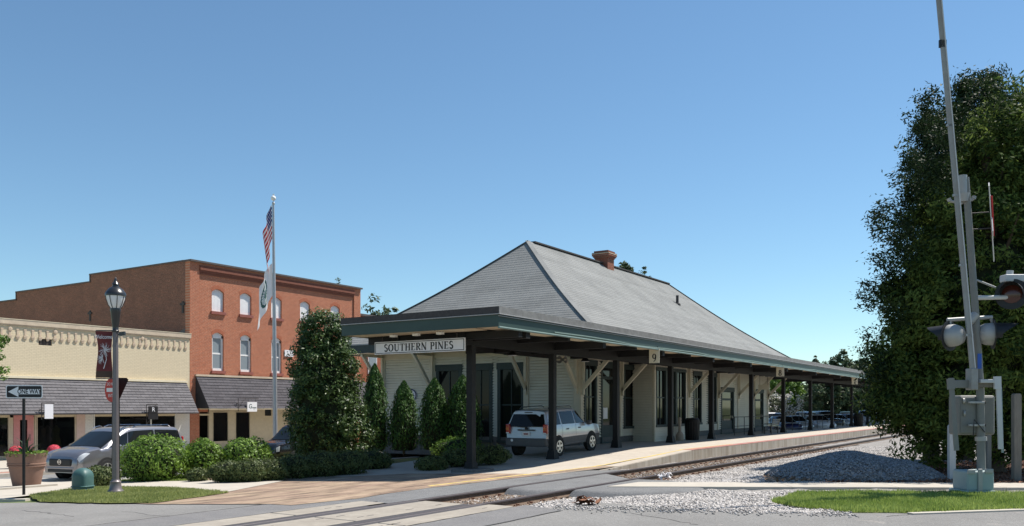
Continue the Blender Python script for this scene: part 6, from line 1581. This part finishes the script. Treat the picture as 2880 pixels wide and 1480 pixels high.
# ---- SUV under the canopy
sc = Vector((28.35, 16.38, zp(28.35)+.002))
suv, sh = car('sport_utility_car', 'silver white SUV with grey lower cladding parked under the canopy', SUV, sc, R(.5), 'suv_paint', (1.28, -1.32), [[(1.25,4.14),(1.92,4.14),(1.92,4.88),(1.3,4.86)], [(2.02,4.14),(2.90,4.14),(2.86,4.88),(2.02,4.88)], [(2.98,4.14),(4.28,4.14),(3.95,4.86),(2.94,4.88)]], .35, 'car')
suv.rotation_euler = (0, -math.atan(.039), R(.5))
shield(suv, sh, 4.08, 4.95)
for side in (1,-1):
    sh.patch([(.25,1.2),(7.6,1.2),(7.6,2.75),(.25,2.75)], side, .016, 14).build('cladding', 'suv_clad', suv, True, world=False)
    bx(suv, 'tail_light', 'tail_red', -2.135, -1.99, side*.70, side*.868, .86, 1.20, .03); t = suv.children[-1]
    bx(t, 'lamp_segment', 'tail_amber', -2.15, -2.132, side*.73, side*.84, .98, 1.08); bx(t, 'lamp_segment', 'plate', -2.15, -2.132, side*.73, side*.84, .86, .905)
    sh.patch([(7.2,3.15),(7.9,3.15),(7.8,3.85),(7.0,3.85)], side, .014).build('headlight', 'head_lens', suv, True, world=False)
    bx(suv, 'mirror', 'suv_clad', .82, 1.0, side*.90, side*1.08, 1.04, 1.2, .04)
    for xh in (-.62, .32): bx(suv, 'door_handle', 'suv_clad', xh-.09, xh+.09, side*.878, side*.905, .935, .985, .015)
    q = MB(); q.tube([(-1.55, side*.60, 1.735), (-1.45, side*.60, 1.79), (.05, side*.60, 1.79), (.2, side*.60, 1.735)], .018, 6); q.build('roof_rail', 'suv_clad', suv, world=False)
    for a in (1.98, 2.93):
        sh.patch([(a-.006,2.8),(a+.006,2.8),(a+.006,4.1),(a-.006,4.1)], side, .006, 6).build('door_seam', 'suv_clad', suv, world=False)
q = MB(); c = [sh.S(0,4.12,1), sh.S(0,4.93,1), sh.S(0,4.93,-1), sh.S(0,4.12,-1)]
c = [Vector((p.x-.012, p.y*(.95), p.z)) for p in c]; q.add(c, [(0,1,2,3)]); q.build('rear_window', 'car_glass', suv, world=False)
bx(suv, 'rear_bumper', 'suv_clad', -2.22, -1.95, -.84, .84, .40, .70, .05)
bx(suv, 'plate_recess', 'suv_clad', -2.135, -2.10, -.36, .36, .965, 1.015, .01); bx(suv, 'number_plate', 'plate', -2.135, -2.118, -.16, .16, .78, .92)
t = suv.children[-1]; bx(t, 'plate_mark', 'plate_mark', -2.139, -2.134, -.09, .09, .82, .88)
MB().lathe([(0,-.02),(.06,-.02),(.06,0),(0,0)], 16, (-2.098,0,1.04), axis='x').build('emblem', 'black_paint', suv, world=False); suv.children[-1].scale = (1,1,1)
bx(suv, 'brake_light', 'suv_clad', -1.945, -1.91, -.16, .16, 1.60, 1.635, .01); bx(suv, 'wiper', 'black_paint', -2.14, -2.115, -.05, .35, 1.09, 1.11)
MB().lathe([(0,-.012),(.05,-.012),(.05,0),(0,0)], 12, (-2.222,.55,.62), axis='x').build('fog_sticker', 'plate', suv, world=False)
bx(suv, 'front_bumper', 'suv_clad', 2.02, 2.29, -.72, .72, .42, .62, .06)

# ---- minivan on the street
vc = PD(333, 31.8); vc.z = zgen(vc.y)+.006
van, vs = car('minivan', 'dark silver grey minivan parked at an angle outside the tan shop', VAN, vc, R(193), 'van_paint', (1.52, -1.48), [[(3.45,4.2),(4.55,4.16),(4.12,4.78),(3.40,4.86)], [(2.12,4.2),(3.36,4.2),(3.32,4.87),(2.12,4.9)], [(1.0,4.2),(2.05,4.2),(2.05,4.9),(.72,4.86)]], .36, 'minivan')
shield(van, vs, 4.12, 4.96)
for side in (1,-1):
    vs.patch([(6.1,3.75),(7.6,3.2),(7.85,3.75),(6.9,4.3)], side, .012).build('headlight', 'head_lens', van, True, world=False)
    bx(van, 'mirror', 'van_paint', 1.0, 1.16, side*.98, side*1.18, 1.06, 1.22, .05)
    for xh in (.25, -.85): bx(van, 'door_handle', 'chrome', xh-.1, xh+.1, side*.968, side*1.0, .95, .985, .012)
    q = MB(); q.tube([(-1.9, side*.68, 1.80), (-1.8, side*.68, 1.865), (-.2, side*.68, 1.875), (.0, side*.68, 1.815)], .02, 6); q.tube([(.1, side*.68, 1.815), (.2, side*.68, 1.85), (.42, side*.66, 1.82), (.55, side*.66, 1.77)], .018, 6); q.build('roof_rail', 'chrome', van, world=False)
    vs.patch([(2.08,2.3),(2.1,2.3),(2.1,4.15),(2.08,4.15)], side, .005).build('door_seam', 'black_paint', van, world=False); vs.patch([(3.38,2.3),(3.40,2.3),(3.40,4.15),(3.38,4.15)], side, .005).build('door_seam', 'black_paint', van, world=False)
    bx(van, 'tail_light', 'tail_red', -2.46, -2.36, side*.76, side*.875, .98, 1.4, .03)
    mb = vs.patch([(.75,4.86),(3.9,4.90),(4.5,4.4),(4.45,4.44)], side, .0)
bx(van, 'grille', 'black_paint', 2.52, 2.61, -.5, .5, .52, .78, .05); g = van.children[-1]
q = MB(); n = 20; q.strip([(.075*math.cos(2*math.pi*i/n), .075*math.sin(2*math.pi*i/n)) for i in range(n+1)], .018, (2.612, 0, .67), (0,1,0), (0,0,1), (.012,0,0)); q.strip([(-.09,0),(.09,0)], .03, (2.612,0,.67), (0,1,0), (0,0,1), (.014,0,0)); q.build('badge', 'chrome', g, world=False)
bx(van, 'lower_intake', 'black_paint', 2.53, 2.61, -.55, .55, .32, .42, .02); bx(van, 'bumper', 'van_paint', 2.42, 2.60, -.62, .62, .425, .50, .03)
q = MB(); c = [vs.S(0,4.15,1), vs.S(0,4.93,1), vs.S(0,4.93,-1), vs.S(0,4.15,-1)]; q.add([Vector((p.x-.012,p.y*.95,p.z)) for p in c], [(0,1,2,3)]); q.build('rear_window', 'car_glass', van, world=False)

SEDW = [[(2.1,4.16),(2.95,4.16),(2.92,4.85),(2.15,4.8)], [(3.03,4.16),(4.2,4.16),(3.9,4.8),(3.0,4.85)]]
SUVW = [[(1.25,4.14),(1.92,4.14),(1.92,4.88),(1.3,4.86)], [(2.02,4.14),(2.90,4.14),(2.86,4.88),(2.02,4.88)], [(2.98,4.14),(4.28,4.14),(3.95,4.86),(2.94,4.88)]]
COL = {'white': (.75,.75,.75), 'silver': (.5,.51,.53), 'navy': (.02,.03,.10), 'black': (.012,.012,.014), 'dark red': (.16,.015,.02), 'grey': (.13,.135,.14), 'blue': (.05,.09,.22), 'green': (.03,.06,.05)}
for k, c in COL.items(): paint('paint_'+k.replace(' ', '_'), c, .25, .3 if k in ('silver','grey') else 0)
def lotcar(px, d, rz, spec, colr, lab, group='cars in the far car park', z=None, nm='parked_car', fancy=False):
    p = PD(px, d); p.z = zgen(p.y)+.01 if z is None else z
    r, s = car(nm, lab, spec, p, R(rz), 'paint_'+colr.replace(' ', '_'), (1.35,-1.35), SEDW if spec is SEDAN else SUVW, .33, 'car', group, fancy)
    shield(r, s, 4.08, 4.95)
    if spec is SEDAN: shield(r, s, 1.12, 1.95, nm='rear_window')
    else:
        q = MB(); c = [s.S(0,4.12,1), s.S(0,4.93,1), s.S(0,4.93,-1), s.S(0,4.12,-1)]; q.add([Vector((v.x-.012, v.y*.95, v.z)) for v in c], [(0,1,2,3)]); q.build('rear_window', 'car_glass', r, world=False)
    for sd_ in (1,-1):
        s.patch([(7.2,3.15),(7.9,3.15),(7.8,3.85),(7.0,3.85)], sd_, .014).build('headlight', 'head_lens', r, True, world=False)
        bx(r, 'tail_light', 'tail_red', spec[0][0]-.03, spec[0][0]+.1, sd_*.62, sd_*.80, .72, .92, .02)
    return r
lotcar(848, 35, 185, SUV, 'black', 'dark car on the street glimpsed between flagpole and holly', None, nm='parked_car', fancy=True)
lot = [(2172, 70, 200, SUV, 'white', 'white car in the far car park nearest the station corner'), (2198, 64, 215, SEDAN, 'navy', 'navy car behind the bench and railing'), (2232, 68, 215, SEDAN, 'silver', 'silver car low behind the railing, left of the seventh post'), (2262, 75, 185, SUV, 'silver', 'silver SUV in the far car park behind the railing'), (2294, 70, 215, SEDAN, 'white', 'white car in the far car park, left of the eighth post'),
       (2322, 78, 215, SUV, 'black', 'black car low behind the railing in the middle of the car park'), (2350, 83, 215, SEDAN, 'silver', 'silver car in the middle of the far car park'), (2378, 86, 190, SEDAN, 'navy', 'dark blue car toward the right of the car park'), (2402, 92, 195, SEDAN, 'dark red', 'dark red car behind the distant litter bin'), (2436, 92, 190, SUV, 'silver', 'silver SUV toward the right end of the car park'), (2460, 98, 190, SEDAN, 'dark red', 'dark red car at the right end of the car park by the evergreen'),
       (2300, 92, 190, SUV, 'grey', 'grey SUV in the back row of the car park'), (2380, 104, 190, SUV, 'green', 'dark green SUV in the back row of the car park'), (2250, 88, 190, SEDAN, 'silver', 'silver car in the back row of the car park')]
for a in lot: lotcar(*a)
# small tan building beyond the car park
fb = PD(2262, 128); fb.z = zgen(fb.y); s = thing('distant_building', 'small low tan building beyond the car park', 'building', fb, R(12))
bx(s, 'wall', 'tan_trim', -5, 4, -3, 3, 0, 2.9); q = MB(); q.add([(-5.6,-3.6,2.9),(4.6,-3.6,2.9),(4.6,3.6,2.9),(-5.6,3.6,2.9),(-3,0,3.5),(2,0,3.5)], [(0,1,5,4),(2,3,4,5),(1,2,5),(3,0,4),(0,3,2,1)]); q.build('roof', 'roof_edge', s, world=False)
for x in (-4,-1.5,1,3): bx(s, 'window', 'glass_dark', x-.5, x+.5, -3.03, -3.005, .9, 2.2)
for y in (-1.5, 1.5): bx(s, 'window', 'glass_dark', -5.03, -5.005, y-.5, y+.5, .9, 2.2)
# ================================================================== level crossing signal
b = G(2757, 1386, .0); D = dep(b.x, b.y); s_ = FPX/D
LEAN = -44/810.0          # the mast leans a little to the left
FS = FV + RV*((2757-CXP)/FPX); LV = FS.normalized()
def Q(px, py, dd=0.0):
    """point at pixel on a plane facing the viewer through the mast, local to its foot"""
    return RV*((px-2757)/s_) + VV*((HYP-py)/s_ + EYE) + FS*dd
sgn = thing('crossing_signal', 'railway crossing signal mast with red lights and raised white gate arm', 'crossing signal', b)
def pb(px0, px1, py0, py1, d0, d1, nm, m, bev=.0, root=None):
    mb = MB(); mb.prism([(0,0),((px1-px0)/s_,0),((px1-px0)/s_,(py1-py0)/s_),(0,(py1-py0)/s_)], Q(px0, py1, d0), RV, VV, FV*(d1-d0)); o = mb.build(nm, m, root or sgn, world=False)
    if bev: md = o.modifiers.new('b', 'BEVEL'); md.width = bev; md.segments = 3
    return o
def tb(pts, r, nm, m, n=12, root=None): return MB().tube([Q(*p) for p in pts], r, n).build(nm, m, root or sgn, True, world=False)
pb(2721, 2797, 1322, 1378, -.32, .32, 'junction_base', 'pale_blue', .05); pb(2716, 2800, 1376, 1390, -.36, .36, 'base_plate', 'pale_blue', .02); pb(2752, 2764, 1316, 1386, -.36, -.325, 'base_seam', 'galv', .01)
pb(2724, 2744, 1318, 1330, -.35, -.30, 'hinge', 'galv', .01); pb(2772, 2794, 1316, 1328, -.35, -.30, 'hinge', 'galv', .01)
tb([(2760, 1330), (2757, 1100), (2745, 900), (2716, 500)], [.09, .082, .074, .068], 'mast', 'box_grey', 16)
tb([(2759, 1240), (2758.5, 1228)], .12, 'clamp', 'galv', 14)
tb([(2707.5, 552), (2706.5, 494)], .095, 'mast_cap', 'galv', 16); tb([(2709, 568), (2708, 545)], [.10,.13], 'mast_collar', 'galv', 16)
for a, c in (((2706, 572), (2672, 566)), ((2712, 572), (2738, 560))): tb([a, c], .03, 'bracket', 'galv', 8); tb([c, (c[0]-4 if c[0] < 2700 else c[0]+2, c[1]-8)], .045, 'bell', 'galv', 8)
# gate arm, raised
arm = MB(); A = Q(2738, 1075, -.30); Bq = Q(2640, 0, -.30); ext = A + (Bq-A)*1.12
arm.beam(A, ext, .09, .05, up=tuple(FV)); am = arm.build('gate_arm', 'mast_paint', sgn, world=False)
q = MB(); q.beam(A - FV*.03 + RV*.05, ext - FV*.03 + RV*.05, .022, .02, up=tuple(FV)); q.build('arm_edge', 'white_board', am, world=False)
for t in (.12, .3, .48, .66, .87):
    c = A + (Bq-A)*t; k = MB(); k.beam(c - RV*.075, c + RV*.075, .05, .05 if t < .85 else .16); k.build('arm_clip' if t < .85 else 'arm_lamp', 'galv' if t < .85 else 'black_paint', am, world=False)
# counterweight frame
pb(2672, 2742, 1070, 1092, -.24, -.16, 'counterweight_bar', 'box_grey', .01); pb(2758, 2800, 1068, 1078, -.24, -.16, 'counterweight_bar', 'white_board', .01); pb(2742, 2812, 1076, 1090, -.15, -.08, 'counterweight_bar', 'wood_post', .01)
q = MB(); q.beam(Q(2675, 1064, -.2), Q(2691, 1266, -.2), .10, .04, up=tuple(FV)); q.beam(Q(2674, 1066, -.22), Q(2676, 1096, -.22), .15, .05, up=tuple(FV)); q.build('counterweight', 'box_grey', sgn, world=False)
q = MB(); q.beam(Q(2806, 1062, -.2), Q(2814, 1262, -.2), .10, .04, up=tuple(FV)); q.beam(Q(2804, 1060, -.22), Q(2805, 1095, -.22), .15, .05, up=tuple(FV)); q.build('counterweight', 'white_board', sgn, world=False)
q = MB(); q.beam(Q(2814, 1090, -.19), Q(2819, 1272, -.19), .025, .05, up=tuple(FV)); q.build('counterweight_edge', 'pale_blue', sgn, world=False)
pb(2733, 2752, 1038, 1098, -.36, -.10, 'gate_hub', 'mast_paint', .02); 
# mechanism box
pb(2698, 2800, 1112, 1224, .06, .55, 'mechanism_box', 'box_grey', .05); bxm = sgn.children[-1]
pb(2703, 2795, 1118, 1218, .035, .06, 'box_door', 'box_grey', .02, bxm)
for px, py in ((2709, 1128), (2711, 1163)): MB().lathe([(0,-.04),(.06,-.035),(.065,0)], 12, tuple(Q(px, py, .03)), axis='y').build('box_knob', 'galv', bxm, True, world=False)
for py in (1132, 1196):
    pb(2728, 2770, py-3, py+3, -.10, -.02, 'clamp', 'galv', .005)
    for px in (2726, 2766): MB().lathe([(0,-.05),(.03,-.045),(.03,0)], 8, tuple(Q(px, py, -.03)), axis='y').build('clamp_bolt', 'iron', sgn, world=False)
tb([(2737, 1226, -.1), (2740, 1180, -.12), (2770, 1215, -.1)], .012, 'cable', 'black_paint', 6)
# lights
def light(px, py, facing, lab):
    """round signal lamp with hood; facing is a horizontal unit vector"""
    f = Vector(facing).normalized(); side = f.cross(VV).normalized(); c = Q(px, py, -.02); g = MB(); n = 20
    prof = [(.0,-.30),(.11,-.29),(.19,-.25),(.235,-.15),(.25,-.02),(.25,.0)]
    def ringpts(r, a): return [c + f*a + (side*math.cos(t)+VV*math.sin(t))*r for t in [2*math.pi*i/n for i in range(n)]]
    vs = []; fs = []
    for r, a in prof: vs += ringpts(max(r,.003), a)
    for i in range(len(prof)-1):
        for k in range(n): k2 = (k+1) % n; fs.append((i*n+k, i*n+k2, (i+1)*n+k2, (i+1)*n+k))
    g.add(vs, fs); sh_ = g.build('lamp_housing', 'galv', sgn, True, world=False)
    g = MB(); vs = ringpts(.335,.0)+ringpts(.335,.012); fs = [tuple(range(n)), tuple(range(2*n-1,n-1,-1))]+[(k,(k+1) % n,n+(k+1) % n,n+k) for k in range(n)]; g.add(vs, fs); g.build('backboard', 'black_paint', sh_, world=False)
    g = MB(); g.add(ringpts(.2,.02)+ringpts(.2,.03)+ringpts(.1,.06), [tuple(range(2*n,3*n))]+[(k,(k+1) % n,n+(k+1) % n,n+k) for k in range(n)]+[(n+k,n+(k+1) % n,2*n+(k+1) % n,2*n+k) for k in range(n)]); g.build('lens', 'signal_lens', sh_, True, world=False)
    g = MB(); vs = []; m_ = 13
    for i in range(m_):
        t = R(-25 + 230*i/(m_-1)); o_ = side*math.cos(t)+VV*math.sin(t); l = .14 + .36*max(0, math.sin(t)); vs += [c+f*.01+o_*.25, c+f*(.01+l)+o_*.225]
    g.add(vs, [(2*i,2*i+1,2*i+3,2*i+2) for i in range(m_-1)]); g.build('hood', 'black_paint', sh_, True, world=False); md = sh_.children[-1].modifiers.new('s','SOLIDIFY'); md.thickness = .006
    return sh_
RL = LV.cross(VV)
light(2672, 945, -RL*.88+LV*.48, ''); light(2792, 940, RL*.97+LV*.2, ''); light(2846, 828, -LV*.97-RL*.1, ''); light(2925, 828, LV, '')
tb([(2664, 900), (2790, 892)], .042, 'crossarm', 'galv', 10); tb([(2672, 900), (2672, 925)], .03, 'lamp_hanger', 'galv', 8); tb([(2786, 893), (2796, 920)], .03, 'lamp_hanger', 'galv', 8); tb([(2726, 905), (2745, 885)], .10, 'clamp', 'galv', 12)
tb([(2737, 838, 0), (2835, 836, .02)], .05, 'lamp_arm', 'white_board', 12); tb([(2735, 783, .02), (2800, 808, .05)], .022, 'lamp_brace', 'galv', 8); pb(2828, 2895, 772, 793, -.05, .2, 'lamp_junction', 'white_board', .03); tb([(2840, 772, .08), (2841, 760, .08)], .07, 'junction_cap', 'white_board', 10)
# crossbuck seen edge-on
for (p0, p1, dd) in (((2785, 548), (2792, 670), 1), ((2781, 530), (2796, 723), -1)):
    a, c_ = Q(*p0), Q(*p1); a = a + LV*.4*dd; c_ = c_ - LV*.4*dd; q = MB(); q.beam(a, c_, .23, .02, up=tuple(LV.cross(VV))); q.build('crossbuck_board', 'white_board', sgn, world=False)
q = MB(); q.beam(Q(2788, 556, -.16), Q(2793, 668, -.16), .03, .05, up=tuple(FV)); q.build('crossbuck_edge', 'sign_red', sgn, world=False)
tb([(2724, 601), (2784, 597)], .014, 'crossbuck_bracket', 'iron', 6); tb([(2728, 646), (2786, 642)], .014, 'crossbuck_bracket', 'iron', 6)
q = MB(); q.prism([(0,0),(.085,0),(.085,.33),(0,.33)], Q(2750, 1038, -.12), RV, VV, FV*.012); q.build('blue_plate', 'blue_plate', sgn, world=False)
# posts beside the signal
def gpost(px0, px1, py0, py1, dd, m, nm, lab):
    d = D+dd; bb = PD((px0+px1)/2, d); s2 = FPX/d; w = (px1-px0)/s2/2; t = thing(nm, lab, 'post', (bb.x, bb.y, 0)); h = EYE-(py0-HYP)/s2
    mb = MB(); mb.prism([(-w,-.2),(w,-.2),(w,h-.04),(w*.7,h),(-w*.7,h),(-w,h-.04)], (0,0,0), RV, VV, FV*w*1.6); o = mb.build('post', m, t, world=False); md = o.modifiers.new('b','BEVEL'); md.width = .012; md.segments = 2
gpost(2671, 2689, 1195, 1325, 3.2, 'white_board', 'marker_post', 'short white post left of the crossing signal box'); gpost(2777, 2789, 1215, 1303, 3.6, 'box_grey', 'marker_post', 'short grey post right of the signal mast foot'); gpost(2853, 2874, 1107, 1316, 3.0, 'wood_post', 'marker_post', 'weathered wooden post at the right edge of the picture')
